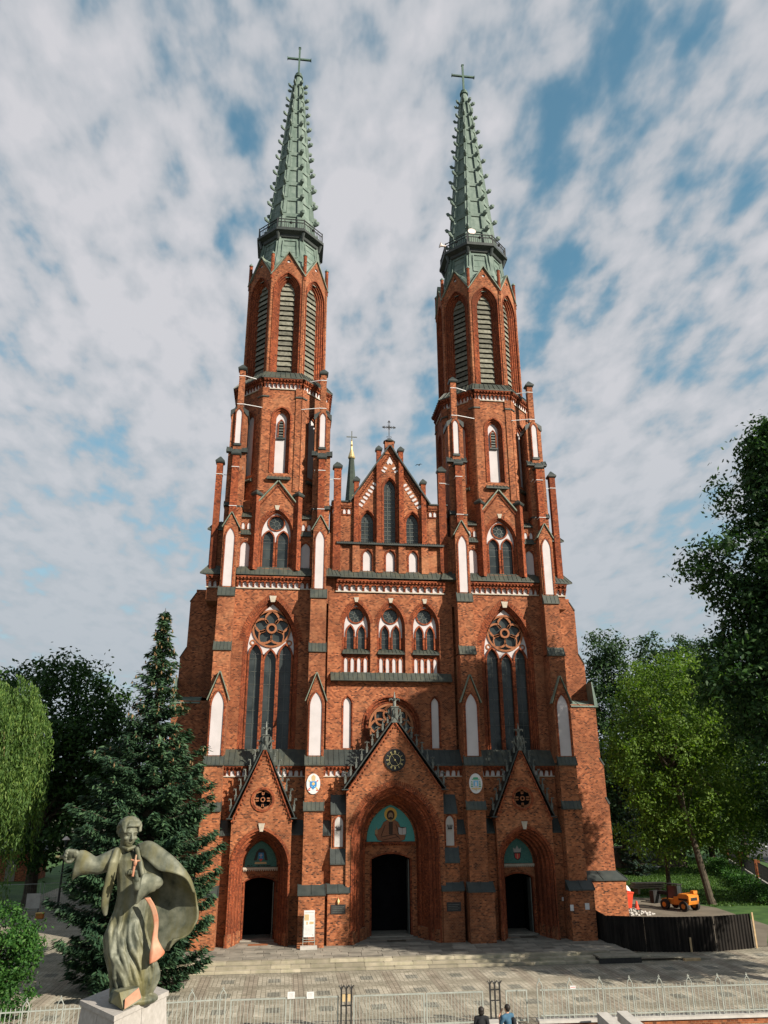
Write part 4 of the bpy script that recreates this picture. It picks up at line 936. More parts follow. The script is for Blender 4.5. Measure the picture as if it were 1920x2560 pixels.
for k in range(8):
    a = math.pi/8+k*math.pi/4; m.bar((0.06*math.cos(a), cy, cz+0.06*math.sin(a)), (0.24*math.cos(a), cy, cz+0.24*math.sin(a)), 0.022)
q = circ(0, cz, 0.09, 12)
for i in range(12): m.bar((q[i][0], cy, q[i][1]), (q[(i+1) % 12][0], cy, q[(i+1) % 12][1]), 0.03)
for s_ in (-1, 1): m.tube([(0, cy, 32.55), (s_*0.14, cy, 32.62), (s_*0.17, cy, 32.74), (s_*0.08, cy, 32.74)], 0.02, 5)
part('filigree_cross', m, 'iron', gb)
# nave behind and the ridge turret over the crossing
m = MB(); m.box(-6.0, 6.0, 8.2, 60, -0.5, 17.5); m.box(-12.5, 12.5, 8.3, 58, -0.5, 9.5); nv = part('nave_wall', m, 'brick', church)
m = MB(); m.prism([(-6.3, 17.4), (6.3, 17.4), (0, 26.5)], 2.2, 60.3); m.prism([(-12.7, 9.4), (12.7, 9.4), (6.0, 13.6), (-6.0, 13.6)], 8.1, 58.2); part('nave_roof', m, 'roof_dark', church)
m = MB(); c = (0, 36.7)
octa(m, c, [(1.35, 26.0), (1.3, 35.5), (0.78, 40.5), (0.30, 47.2)]); rt_ = part('ridge_turret', m, 'turret_slate', church)
m = MB(); m.lathe([(0.40, 0), (0.46, 0.15), (0.34, 0.55), (0.16, 1.2), (0.10, 1.7), (0.16, 1.85), (0.10, 2.0), (0.06, 2.4), (0.10, 2.5), (0.05, 2.62)], (0, 36.7, 47.2), 12); part('gilded_finial', m, 'gold', rt_)
m = MB(); m.box(-0.055, 0.055, 36.65, 36.75, 49.7, 51.0); m.box(-0.66, 0.66, 36.66, 36.74, 50.14, 50.25); part('cross', m, 'lead', rt_)
m = MB()
for (x, z, r_) in ((0.15, 41.2, 0.36), (-0.1, 40.6, 0.28), (0.45, 40.7, 0.25), (0.25, 41.7, 0.22)): m.lathe([(0.02, -r_), (r_, 0), (0.02, r_)], (x-0.1, 35.4, z), 8)
part('gilded_ornament', m, 'gold', rt_)
# --- lower zone: walls, lean-to roofs, portals ------------------------------------------------
YL = -0.55
for tx in (-T, T):
    f = Fr(tx, 0); m = MB()
    m.plate([(-2.5, -0.5), (-2.5, 9.6), (2.5, 9.6), (2.5, -0.5)], [[(-1.6, 0.01), (-1.6, 6.2), (1.6, 6.2), (1.6, 0.01)]], YL, f)
    m.box(-2.5, 2.5, YL+0.02, -0.1, 9.0, 9.6, f)
    for s_ in (-1, 1): m.box(min(s_*1.68, s_*2.5), max(s_*1.68, s_*2.5), -1.02, YL+0.05, -0.5, 5.75, f)
    lw = part('lower_wall', m, 'brick_low', church)
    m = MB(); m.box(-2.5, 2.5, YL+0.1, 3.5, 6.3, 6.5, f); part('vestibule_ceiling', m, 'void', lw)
    frieze(f, -2.45, 2.45, 8.98, 9.62, YL, 14, lw, 'cornice', proj=0.17)
    m = MB(); shed(m, -2.5, 2.5, -0.88, 9.70, 0.02, 10.64, f, seam=0.33); part('lean_to_roof', m, 'roof_sheet', lw)
    m = MB()
    for s_ in (-1, 1): x0, x1 = sorted((s_*1.72, s_*2.46)); shed(m, x0, x1, -1.14, 5.78, YL, 6.55, f, seam=0.22)
    part('lean_to_roof', m, 'roof_dark', lw)
m = MB()
m.plate([(-4.4, -0.5), (-4.4, 9.6), (4.4, 9.6), (4.4, -0.5)], [[(-2.6, 0.01), (-2.6, 8.3), (2.6, 8.3), (2.6, 0.01)]], YL)
m.box(-4.4, 4.4, YL+0.02, -0.1, 9.0, 9.6)
for s_ in (-1, 1): m.box(min(s_*3.75, s_*4.4), max(s_*3.75, s_*4.4), -0.98, YL+0.05, -0.5, 5.72)
lw = part('lower_wall', m, 'brick_low', church)
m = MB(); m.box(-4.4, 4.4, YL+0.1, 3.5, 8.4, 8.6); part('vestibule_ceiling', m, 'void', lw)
frieze(F0, -4.36, 4.36, 8.98, 9.62, YL, 24, lw, 'cornice', proj=0.17)
m = MB(); shed(m, -4.36, 4.36, -0.88, 9.70, 0.02, 10.64, seam=0.33); part('lean_to_roof', m, 'roof_dark', lw)
m = MB()
for s_ in (-1, 1): x0, x1 = sorted((s_*3.78, s_*4.42)); shed(m, x0, x1, -1.08, 5.74, YL, 6.5, seam=0.22)
part('lean_to_roof', m, 'roof_dark', lw)

def fleur(kind):
    m = MB(); m.box(-0.075, 0.075, -0.08, 0.10, -0.28, 0.10); m.box(-0.11, 0.11, -0.11, 0.12, 0.10, 0.15)
    m.tube([(0, 0, 0.14), (0, 0, 0.42), (0, 0, 0.60)], [0.06, 0.035, 0.015], 6)
    if kind:
        for s_ in (-1, 1): m.tube([(0, 0, 0.40), (s_*0.07, 0, 0.50), (s_*0.15, 0, 0.50), (s_*0.17, 0, 0.42)], [0.03, 0.035, 0.03, 0.012], 5)
        m.tube([(0, 0, 0.40), (0, -0.07, 0.50), (0, -0.15, 0.48)], [0.03, 0.035, 0.015], 5)
    else:
        m.tube([(0, 0, 0.36), (0.05, -0.02, 0.54), (0.14, -0.03, 0.56), (0.18, -0.03, 0.44)], [0.05, 0.06, 0.06, 0.02], 6)
    return m.mesh('crocket')
FLEUR = {0: fleur(0), 1: fleur(1)}
def portal(cx, hw, zf, za, A, steps, doorhw, doorzs, doortop, tymp_z, centre=False):
    f = Fr(cx, 0); Y0 = -1.48; Yd = steps[-1][1]+Y0
    sl = (za-zf)/(hw+0.08)
    m = MB(); out = [(-hw, -0.5), (-hw, zf-0.1), (0, za-0.15), (hw, zf-0.1), (hw, -0.5)]
    oc = None if centre else (0, 7.70, 0.56)
    holes = [[(u, max(z, -0.49)) for u, z in arch(*A, off=steps[0][0], n=12)]]
    if oc: holes.append(circ(oc[0], oc[1], oc[2]+0.06, 32))
    m.plate(out, holes, Y0, f)
    top = [(-hw, zf-0.1), (0, za-0.15), (hw, zf-0.1)]
    m.box(-hw, -hw+0.12, Y0+0.01, YL+0.05, -0.5, zf-0.12, f); m.box(hw-0.12, hw, Y0+0.01, YL+0.05, -0.5, zf-0.12, f)
    if oc: m.prism([(-0.7, 7.0), (0.7, 7.0), (0.7, 8.4), (-0.7, 8.4)], Y0+0.35, Y0+0.4, f)
    po = part('portal', m, 'brick_low', church)
    m = MB(); orders(m, f, A, [(o, d+Y0) for o, d in steps], 12); outline_band(m, f, A, steps[0][0], steps[0][0]+0.09, Y0-0.05, Y0, 12)
    voussoirs(m, f, A, steps[0][0]+0.10, steps[0][0]+0.36, Y0, 3, 12) if centre else voussoirs(m, f, A, steps[0][0]+0.10, steps[0][0]+0.17, Y0, 3, 12)
    part('archivolt', m, 'brick_moulded', po, whole=True)
    m = MB()                                                                     # round shafts in the jambs, on bases
    for i in range(1, len(steps)-1, 2):
        o, d = steps[i]
        for s_ in (-1, 1): m.tube([f.p(s_*(A[1]+o-0.03), Y0+d-0.03, 0.55), f.p(s_*(A[1]+o-0.03), Y0+d-0.03, A[3])], 0.055, 8)
    part('jamb_shaft', m, 'brick_moulded', po)
    m = MB()
    for s_ in (-1, 1):
        P = [(s_*(A[1]+steps[0][0]+0.02), Y0-0.04), (s_*(A[1]+0.0), Y0+steps[-1][1]*0.75)]
        m.hexa([f.p(P[0][0]-0.09*s_, P[0][1]-0.02, -0.5), f.p(P[0][0]+0.12*s_, P[0][1]-0.02, -0.5), f.p(P[1][0]+0.12*s_, P[1][1], -0.5), f.p(P[1][0]-0.10*s_, P[1][1], -0.5),
                f.p(P[0][0]-0.06*s_, P[0][1]+0.02, 0.62), f.p(P[0][0]+0.12*s_, P[0][1]+0.02, 0.62), f.p(P[1][0]+0.12*s_, P[1][1], 0.62), f.p(P[1][0]-0.06*s_, P[1][1], 0.62)])
    part('jamb_base', m, 'brick_low', po)
    # wall with the doorway, tympanum
    m = MB(); inn = arch(*A, off=0.02, n=12); inn = [(u, max(z, 0.0)) for u, z in inn]
    m.plate(inn, [arch(0, doorhw, 0.004, doorzs, doortop)], Yd, f)
    part('door_wall', m, 'brick_low', po)
    m = MB(); da = arch(0, doorhw, 0.004, doorzs, doortop)
    m.strip(da, Yd, da, Yd+0.5, f); outline_band(m, f, (0, doorhw, 0.0, doorzs, doortop), 0.0, 0.10, Yd-0.04, Yd)
    part('door_reveal', m, 'brick_moulded', po)
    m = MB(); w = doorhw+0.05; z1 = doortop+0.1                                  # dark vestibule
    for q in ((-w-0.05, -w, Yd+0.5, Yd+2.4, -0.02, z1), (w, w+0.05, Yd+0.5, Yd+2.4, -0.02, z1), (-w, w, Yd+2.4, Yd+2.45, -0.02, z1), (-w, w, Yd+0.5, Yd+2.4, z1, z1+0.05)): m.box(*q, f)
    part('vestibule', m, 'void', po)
    m = MB(); m.box(doorhw-0.10, doorhw-0.04, Yd+0.22, Yd+0.9, 0.03, doorzs-0.05, f)
    dl = part('door_leaf', m, 'lead', po)
    tb = arch(0, A[1], tymp_z, A[3], A[4], n=10, off=-0.10)
    tb = [p for p in tb]; tb[0] = (tb[0][0], tymp_z); tb[-1] = (tb[-1][0], tymp_z)
    m = MB(); m.prism(tb, Yd-0.05, Yd-0.01, f); ty = part('tympanum', m, 'mosaic_teal' if centre else 'mosaic_dim', po)
    m = MB(); m.box(-A[1]+0.02, A[1]-0.02, Yd-0.14, Yd-0.06, tymp_z-0.14, tymp_z-0.02, f)
    nb = int(2*A[1]/0.13)
    for i in range(nb): m.box(-A[1]+0.05+i*0.13, -A[1]+0.11+i*0.13, Yd-0.11, Yd, tymp_z-0.22, tymp_z-0.14, f)
    part('lintel_moulding', m, 'brick_moulded' if centre else 'stone', po)
    m = MB(); m.box(-doorhw-0.1, doorhw+0.1, Yd-0.25, Yd+0.5, -0.4, 0.06, f); part('threshold', m, 'granite', po)
    # gable trim
    m = MB()
    for s_ in (-1, 1):
        P, Q = (s_*(hw+0.14), zf-0.02), (0, za); coping(m, f, [P, Q] if s_ < 0 else [Q, P], Y0-0.13, YL+0.3, 0.065)
        m.box(min(s_*hw*0.96, s_*(hw+0.30)), max(s_*hw*0.96, s_*(hw+0.30)), Y0-0.18, YL+0.3, zf-0.09, zf-0.03, f)
    part('gable_coping', m, 'roof_dark', po)
    m = MB(); n = 16 if not centre else 20
    for s_ in (-1, 1):
        for i in range(n):
            q = (i+0.5)/n; u = s_*(hw-0.06)*(1-q); z = zf-0.35+(za-zf-0.1)*q; m.box(u-0.035, u+0.035, Y0-0.07, Y0, z-0.10, z, f)
        P, Q = (s_*(hw-0.02), zf-0.26), (0, za-0.30); coping(m, f, [P, Q] if s_ < 0 else [Q, P], Y0-0.10, Y0, 0.07)
    part('dentil_band', m, 'brick_moulded', po)
    ncr = 9 if centre else 7
    for s_ in (-1, 1):
        for i in range(ncr):
            q = (i+0.45)/(ncr+0.35); u = s_*(hw+0.10)*(1-q); z = zf+(za-zf)*q+0.30
            o = link('crocket', FLEUR[1 if centre else 0], 'lead', po, f.mat(u+s_*0.12, Y0+0.12, z) @ Matrix.Diagonal(((s_ if not centre else 1)*0.82, 0.82, 0.82, 1)))
    m = MB(); k = 1.0 if centre else 0.85                                        # finial
    m.box(-0.20*k, 0.20*k, Y0-0.12, Y0+0.25, za-0.30, za+0.62*k, f); m.box(-0.25*k, 0.25*k, Y0-0.17, Y0+0.30, za+0.62*k, za+0.68*k, f)
    m.tube([f.p(0, Y0+0.05, za+0.66*k), f.p(0, Y0+0.05, za+1.1*k), f.p(0, Y0+0.05, za+1.6*k)], [0.12*k, 0.09*k, 0.02], 8)
    for an in range(4):
        ca, sa = math.cos(an*math.pi/2), math.sin(an*math.pi/2); P = lambda r, z: (cx+ca*r, Y0+0.06+sa*r, z)
        m.tube([P(0.05, za+1.0*k), P(0.20*k, za+1.16*k), P(0.31*k, za+1.12*k), P(0.32*k, za+1.0*k)], [0.04, 0.05, 0.045, 0.015], 6)
        m.tube([P(0.16, za+0.0), P(0.34*k, za+0.25*k), P(0.36*k, za+0.5*k), P(0.22*k, za+0.58*k)], [0.05, 0.06, 0.05, 0.02], 6)
    part('finial', m, 'lead', po)
    m = MB(); m.prism([(-hw, zf-0.1), (hw, zf-0.1), (0, za-0.1)], YL+0.25, 0.3, f); part('gable_back', m, 'roof_dark', po)
    if oc:
        m = MB(); ring_band(m, f, 0, oc[1], oc[2]+0.13, oc[2], Y0-0.06, Y0+0.2, 36); part('rose_ring', m, 'brick_moulded', po)
        m = MB(); m.prism(circ(0, oc[1], oc[2]+0.04, 32), Y0+0.24, Y0+0.27, f); part('pane', m, 'void', po)
        t = petal_rose(f, 0, oc[1], oc[2]+0.02, 4, Y0+0.04, po, t=0.05, ph=math.pi/4, fat=0.82, hub=0.24, tip=0.95)
        m = MB(); zk = A[3]+math.sqrt((((A[1]**2+(A[4]-A[3])**2)/(2*A[1]))+steps[0][0])**2-(((A[1]**2+(A[4]-A[3])**2)/(2*A[1]))-A[1])**2)
        m.prism([(-0.09, zk-0.10), (0.09, zk-0.10), (0.19, zk+0.34), (-0.19, zk+0.34)], Y0-0.09, Y0, f); part('keystone', m, 'stone', po)
    return po, ty, Yd
SD = [(0.58, 0.0), (0.58, 0.14), (0.46, 0.14), (0.42, 0.42), (0.30, 0.42), (0.26, 0.80), (0.15, 0.80), (0.12, 1.25), (0.0, 1.25), (0.0, 1.95)]
PORT = {}
for tx in (-T, T): PORT[tx] = portal(tx, 1.75, 6.72, 10.82, (0, 1.05, -0.5, 4.0, 5.45), SD, 0.88, 3.12, 3.34, 3.92)
CD = [(0.95, 0.0), (0.95, 0.16), (0.84, 0.16), (0.80, 0.34), (0.68, 0.34), (0.64, 0.56), (0.50, 0.56), (0.16, 1.7), (0.06, 1.72), (0.0, 2.3)]
PORT[0] = portal(0, 2.95, 8.30, 12.46, (0, 1.60, -0.5, 5.3, 7.45), CD, 1.20, 4.22, 4.52, 5.22, True)
# flanking buttresses of the middle portal
for s_ in (-1, 1):
    c = s_*3.36; m = MB()
    m.box(c-0.62, c+0.62, -1.62, YL, -0.6, 2.68); m.box(c-0.46, c+0.46, -1.34, YL, 2.7, 4.16); m.box(c-0.44, c+0.44, -1.12, YL, 4.2, 6.86)
    fb = part('portal_buttress', m, 'brick_low', church)
    m = MB(); outline_band(m, F0, (c, 0.25, 5.06, 6.35, 6.74), 0.0, 0.08, -1.18, -1.12, 7); part('niche_moulding', m, 'brick_moulded', fb)
    niche(F0, c, 0.25, 5.06, 6.35, 6.74, -1.145, fb, matn='plaster_low')
    m = MB(); shed(m, c-0.68, c+0.68, -1.70, 2.70, -1.30, 3.12, seam=9); shed(m, c-0.50, c+0.50, -1.44, 4.18, -1.10, 5.0, seam=0.33); shed(m, c-0.50, c+0.50, -1.22, 6.90, YL, 7.95, seam=0.33)
    part('cap', m, 'roof_dark', fb)
    m = MB()                                                                     # wrought iron flag bracket on the niche
    for k in (-0.13, -0.05, 0.05, 0.13): m.bar((c+k*0.7, -1.16, 6.02), (c+k*1.15, -1.22, 6.22), 0.03)
    m.box(c-0.13, c+0.13, -1.22, -1.16, 5.97, 6.04); part('flag_bracket', m, 'iron', fb)
    m = MB(); m.box(c-0.42, c+0.42, -1.66, -1.625, 1.58, 2.06); pl = part('plaque', m, 'print_dark', fb)
    m = MB()
    for k in range(4): m.box(c-0.33, c+0.33-0.1*(k % 2), -1.664, -1.661, 1.93-k*0.09, 1.95-k*0.09)
    part('plaque_lettering', m, 'lead', pl)
    m = MB()
    for k in range(5): m.box(c-0.36, c+0.36, -1.625, -1.6, -0.5+k, -0.5+k+0.01)
m = MB(); c = -3.36; m.lathe([(0.02, -0.14), (0.07, -0.02), (0.05, 0.08), (0.02, 0.12)], (c, -1.72, 2.22), 8)
m.bar((c, -1.72, 2.34), (c, -1.63, 2.40), 0.02); wl_ = part('wall_lamp', m, 'clock_gold', church)
for (x, y, z, w, h) in ((10.13, -1.06, 2.05, 0.07, 0.1), (10.22, -2.28, 1.72, 0.10, 0.16), (11.15, -2.28, 1.78, 0.13, 0.17)):
    m = MB(); m.box(x-w, x+w, y-0.02, y, z-h, z+h); part('paper_notice', m, 'white_paint', church)

# clock
clk = None
m = MB(); ring_band(m, F0, 0, 9.94, 0.66, 0.585, -1.56, -1.48, 48); clk = part('clock', m, 'clock_black', church)
m = MB(); m.prism(circ(0, 9.94, 0.59, 48), -1.53, -1.50); part('dial', m, 'clock_black', clk)
m = MB(); ring_band(m, F0, 0, 9.94, 0.36, 0.342, -1.537, -1.53, 40)
GL = {'I': [((0, -1), (0, 1))], 'V': [((-0.5, 1), (0, -1)), ((0, -1), (0.5, 1))], 'X': [((-0.5, 1), (0.5, -1)), ((-0.5, -1), (0.5, 1))]}
GW = {'I': 0.42, 'V': 1.0, 'X': 1.0}
for h, num in enumerate(('XII', 'I', 'II', 'III', 'IIII', 'V', 'VI', 'VII', 'VIII', 'IX', 'X', 'XI')):
    a = -h*math.pi/6; ca, sa = math.cos(a), math.sin(a); wt = sum(GW[g] for g in num); x = -wt/2; kx = min(0.055, 0.17/wt)
    for g in num:
        xc = x+GW[g]/2; x += GW[g]
        for (p, q) in GL[g]:
            def tr(pt): lx = (xc+pt[0]*0.8)*kx; lz = 0.465+pt[1]*0.075; return (lx*ca-lz*sa, -1.536, 9.94+lx*sa+lz*ca)
            m.bar(tr(p), tr(q), 0.018, 0.008)
part('numerals', m, 'clock_gold', clk)
m = MB()
for (deg, L, w) in ((-36.0, 0.50, 0.035), (146, 0.34, 0.05)):                     # minute hand towards XI, hour hand towards V
    a = R(deg) if deg < 0 else R(-deg+0); d = (math.sin(R(-36)) if deg < 0 else math.sin(R(146)), math.cos(R(-36)) if deg < 0 else math.cos(R(146)))
    m.bar((-d[0]*0.10, -1.545, 9.94-d[1]*0.10), (d[0]*L, -1.545, 9.94+d[1]*L), w, 0.008)
m.prism(circ(0, 9.94, 0.045, 14), -1.556, -1.538); part('hands', m, 'clock_gold', clk)

# painted pieces: shapes cut flat, a few millimetres proud of each other
def flat(parent, fr, name, polys, d):
    for i, (mt, P) in enumerate(polys):
        a2 = sum(P[k][0]*P[(k+1) % len(P)][1]-P[(k+1) % len(P)][0]*P[k][1] for k in range(len(P)))
        mm = MB(); mm.prism(P if a2 > 0 else P[::-1], d-0.003*(i+1), d-0.003*i+0.002, fr); part(name, mm, mt, parent)
def ell(u, z, a, b, n=24, t0=0, t1=2*math.pi): return [(u+a*math.cos(t0+(t1-t0)*i/n), z+b*math.sin(t0+(t1-t0)*i/n)) for i in range(n)]
po, ty, Yd = PORT[0]; z0 = 5.22
body = [(-0.98, z0+0.42), (-0.88, z0+0.62), (-0.60, z0+0.80), (-0.44, z0+1.10), (-0.20, z0+1.24), (0.24, z0+1.24), (0.46, z0+1.10), (0.58, z0+0.86), (0.78, z0+0.40), (0.92, z0+0.36), (0.84, z0+0.10), (0.60, z0+0.02), (-0.50, z0+0.02), (-0.80, z0+0.10), (-0.90, z0+0.30)]
sh = lambda P, k: [(u*k, z0+0.6+(z-z0-0.6)*k) for u, z in P]
flat(ty, F0, 'mosaic_figure', [('mosaic_line', sh(body, 1.03)), ('mosaic_robe', body), ('mosaic_halo', ell(0.0, z0+1.58, 0.40, 0.40)), ('mosaic_line', ell(0, z0+1.52, 0.25, 0.30)),
     ('mosaic_skin', ell(0, z0+1.48, 0.145, 0.20)), ('mosaic_skin', [(-0.10, z0+1.10), (0.10, z0+1.10), (0.09, z0+1.35), (-0.09, z0+1.35)]), ('mosaic_line', ell(0, z0+1.34, 0.11, 0.09)),
     ('mosaic_line', [(-0.12, z0+0.40), (0.12, z0+0.40), (0.14, z0+1.14), (-0.12, z0+1.14)]),
     ('mosaic_skin', [(-0.98, z0+0.44), (-0.84, z0+0.40), (-0.82, z0+0.62), (-0.88, z0+0.86), (-0.92, z0+0.64), (-1.0, z0+0.70)]),
     ('mosaic_line', [(0.46, z0+0.40), (0.98, z0+0.40), (0.98, z0+0.82), (0.46, z0+0.84)]),
     ('plaster_low', [(0.48, z0+0.42), (0.71, z0+0.38), (0.71, z0+0.76), (0.48, z0+0.82)]), ('plaster_low', [(0.73, z0+0.38), (0.96, z0+0.42), (0.96, z0+0.80), (0.73, z0+0.76)]),
     ('mosaic_line', [(-0.62, z0+0.28), (0.30, z0+0.44), (0.60, z0+0.16), (0.56, z0+0.14), (0.28, z0+0.40), (-0.62, z0+0.24)]),
     ('mosaic_line', [(-0.50, z0+0.10), (0.50, z0+0.30), (0.50, z0+0.27), (-0.50, z0+0.07)]), ('mosaic_line', [(-0.62, z0+0.34), (-0.36, z0+0.96), (-0.33, z0+0.95), (-0.58, z0+0.33)]), ('mosaic_line', [(0.34, z0+1.0), (0.52, z0+0.42), (0.49, z0+0.42), (0.31, z0+0.98)]),
     ('mosaic_line', ell(-0.055, z0+1.52, 0.03, 0.012, 10)), ('mosaic_line', ell(0.055, z0+1.52, 0.03, 0.012, 10))], Yd-0.05)
po, ty, Yd = PORT[-T]; f = Fr(-T, 0); z0 = 3.92                                    # dark arms with tassels, motto line below
flat(ty, f, 'painted_arms', [('print_dark', [(-0.42, z0+0.34), (-0.30, z0+0.80), (-0.12, z0+1.0), (0.12, z0+1.0), (0.30, z0+0.80), (0.42, z0+0.34), (0.24, z0+0.36), (0.18, z0+0.7), (-0.18, z0+0.7), (-0.24, z0+0.36)]),
     ('print_blue', [(-0.15, z0+0.78), (0.15, z0+0.78), (0.15, z0+0.46), (0, z0+0.30), (-0.15, z0+0.46)]), ('print_red', [(-0.13, z0+0.44), (0.13, z0+0.44), (0, z0+0.28)]),
     ('plaster_low', [(-0.02, z0+0.50), (0.02, z0+0.50), (0.02, z0+0.74), (-0.02, z0+0.74)]), ('plaster_low', [(-0.09, z0+0.62), (0.09, z0+0.62), (0.09, z0+0.66), (-0.09, z0+0.66)]),
     ('print_tan', [(-0.36, z0+0.16), (0.36, z0+0.16), (0.33, z0+0.27), (-0.33, z0+0.27)])]+
     [('print_dark', [(u, z0+0.05), (u+w, z0+0.05), (u+w, z0+0.10), (u, z0+0.10)]) for u, w in ((-0.80, 0.17), (-0.56, 0.07), (-0.28, 0.05), (-0.18, 0.14), (0.02, 0.10), (0.16, 0.12), (0.34, 0.26))], Yd-0.05)
po, ty, Yd = PORT[T]; f = Fr(T, 0)
flat(ty, f, 'painted_arms', [('print_dark', [(-0.20, z0+0.30), (0, z0+0.16), (0.20, z0+0.30), (0.24, z0+0.62), (-0.24, z0+0.62)]), ('print_red', [(-0.15, z0+0.32), (0, z0+0.22), (0.15, z0+0.32), (0.17, z0+0.55), (-0.17, z0+0.55)]),
     ('print_grey', [(-0.22, z0+0.62), (-0.26, z0+0.90), (-0.12, z0+0.80), (0, z0+1.02), (0.12, z0+0.80), (0.26, z0+0.90), (0.22, z0+0.62)]), ('print_tan', [(-0.02, z0+0.26), (0.02, z0+0.26), (0.02, z0+0.54), (-0.02, z0+0.54)])], Yd-0.05)
for s_ in (-1, 1):                                                                # oval enamel shields on the inner buttresses
    c = s_*4.96; zc_ = 8.57; f = Fr(c, 0)
    m = MB(); m.prism(ell(0, zc_, 0.41, 0.58, 32), -1.68, -1.62, f); sh_ = part('oval_shield', m, 'white_paint', church); z = zc_
    if s_ < 0:
        P = [('print_tan', [(-0.10, z+0.16), (0.10, z+0.16), (0.13, z+0.40), (0, z+0.52), (-0.13, z+0.40)]), ('print_red', [(-0.30, z-0.30), (-0.26, z-0.34), (0.30, z+0.18), (0.26, z+0.22)]), ('print_gold', [(0.30, z-0.30), (0.26, z-0.34), (-0.30, z+0.18), (-0.26, z+0.22)]),
             ('print_red', ell(-0.24, z-0.36, 0.08, 0.03, 12)), ('print_red', ell(0.24, z-0.36, 0.08, 0.03, 12)),
             ('print_blue', [(-0.20, z+0.14), (0.20, z+0.14), (0.20, z-0.14), (0, z-0.32), (-0.20, z-0.14)]), ('print_gold', ell(0, z-0.0, 0.085, 0.085, 16)), ('print_lightblue', ell(-0.08, z-0.16, 0.035, 0.035, 10)), ('print_lightblue', ell(0.08, z-0.16, 0.035, 0.035, 10))]
    else:
        P = [('print_green', [(-0.17, z+0.26), (0.17, z+0.26), (0.13, z+0.36), (-0.13, z+0.36)]), ('print_green', [(-0.24, z+0.22), (0.24, z+0.22), (0.24, z+0.26), (-0.24, z+0.26)])]
        for q in (-1, 1):
            for r_ in range(3):
                P += [('print_green', [(q*0.25-0.05-0.015*r_, z+0.06-0.13*r_), (q*0.25+0.05+0.015*r_, z+0.06-0.13*r_), (q*0.25, z+0.16-0.13*r_)])]
        P += [('print_lightblue', [(-0.15, z+0.16), (0.15, z+0.16), (0.15, z-0.16), (-0.15, z-0.16)]), ('white_paint', [(-0.05, z-0.14), (0.05, z-0.14), (0.06, z+0.02), (0, z+0.12), (-0.06, z+0.02)]),
              ('print_gold', [(-0.015, z-0.44), (0.015, z-0.44), (0.015, z-0.16), (-0.015, z-0.16)]), ('print_gold', [(-0.28, z-0.26), (0, z-0.29), (0.28, z-0.26), (0.28, z-0.31), (0, z-0.34), (-0.28, z-0.31)])]
    flat(sh_, f, 'painted_arms', P, -1.68)
# ------------------------------------------------------------------ ground
PZ = -0.38
def sheet(name, poly, z, mat, kind='structure', parent=None):
    m = MB(); m.add([(x, y, z) for x, y in poly], [tuple(range(len(poly)))]); o = part(name, m, mat, parent)
    if kind and parent is None: tag(o, kind=kind)
    return o
rect = lambda x0, x1, y0, y1: [(x0, y0), (x1, y0), (x1, y1), (x0, y1)]
sheet('ground', rect(-900, 900, -900, 900), PZ-0.02, 'soil')
sheet('lawn', [(14.2, -2.0), (60, -2.0), (95, 60), (95, 140), (14.2, 140)], PZ-0.008, 'lawn')
sheet('lawn', [(-60, 4), (-16, 4), (-16, 90), (-60, 90)], PZ-0.012, 'lawn')
sheet('yard', [(13.0, -3.6), (21.5, -3.0), (26, 4), (27, 12.6), (25, 19), (19, 21), (14, 22)], PZ-0.002, 'yard')
# plaza paved in square fields: small setts, brown strips, dark insets
s = NT('pavers'); g = s.geo
def paver_mat(name, c1, c2, joint, rot, bw, bh, var=0.3):
    s = NT(name); mpn = s.n('ShaderNodeMapping'); mpn.inputs['Rotation'].default_value = (0, 0, rot); s.l(s.geo.outputs['Position'], mpn.inputs[0])
    br = s.n('ShaderNodeTexBrick'); s.l(mpn.outputs[0], br.inputs['Vector']); br.inputs['Scale'].default_value = 1.0
    br.inputs['Brick Width'].default_value = bw; br.inputs['Row Height'].default_value = bh; br.inputs['Mortar Size'].default_value = 0.013; br.inputs['Mortar Smooth'].default_value = 0.3
    br.inputs['Color1'].default_value = (*c1, 1); br.inputs['Color2'].default_value = (*c2, 1); br.inputs['Mortar'].default_value = (*joint, 1)
    col = s.mix(0.75, br.outputs['Color'], s.ramp(s.noise(0.8, 5, 0.6), [(0.3, (0.62, 0.62, 0.58)), (0.7, (1.3, 1.28, 1.25))]), 'MULTIPLY')
    col = s.mix(s.math('MULTIPLY', s.ramp(s.noise(1.7, 5, 0.7), [(0.56, (0, 0, 0)), (0.7, (1, 1, 1))]), 0.45), col, (0.10, 0.10, 0.06))
    s.set(col, 0.9, 0, 0.2); s.bump(s.math('ADD', s.math('MULTIPLY', br.outputs['Fac'], -0.8), s.math('MULTIPLY', s.noise(30, 3), 0.3)), 0.6, 0.02)
paver_mat('paver_light', (0.29, 0.268, 0.22), (0.355, 0.33, 0.275), (0.13, 0.115, 0.085), R(90), 0.42, 0.21)
paver_mat('paver_herring', (0.255, 0.235, 0.19), (0.325, 0.30, 0.248), (0.11, 0.10, 0.07), R(45), 0.24, 0.12)
paver_mat('paver_brown', (0.225, 0.198, 0.16), (0.28, 0.248, 0.204), (0.09, 0.08, 0.06), R(90), 0.42, 0.21)
paver_mat('paver_dark', (0.175, 0.172, 0.148), (0.23, 0.225, 0.195), (0.06, 0.06, 0.05), R(90), 0.30, 0.14)
plaza = sheet('plaza', [(-29, -62), (26, -62), (26, -3.2), (12.0, -3.2), (12.0, 1.0), (-12, 1.0), (-15, 8), (-22, 40), (-28, 40)], PZ, 'paver_herring')
GX, GY, gx0, gy0 = 2.20, 2.72, -8.97, -8.15
strip_me = MB(); strip_me.add([(-0.28, -GY/2, 0), (0.28, -GY/2, 0), (0.28, GY/2, 0), (-0.28, GY/2, 0)], [(0, 1, 2, 3)]); strip_me = strip_me.mesh('paving_strip')
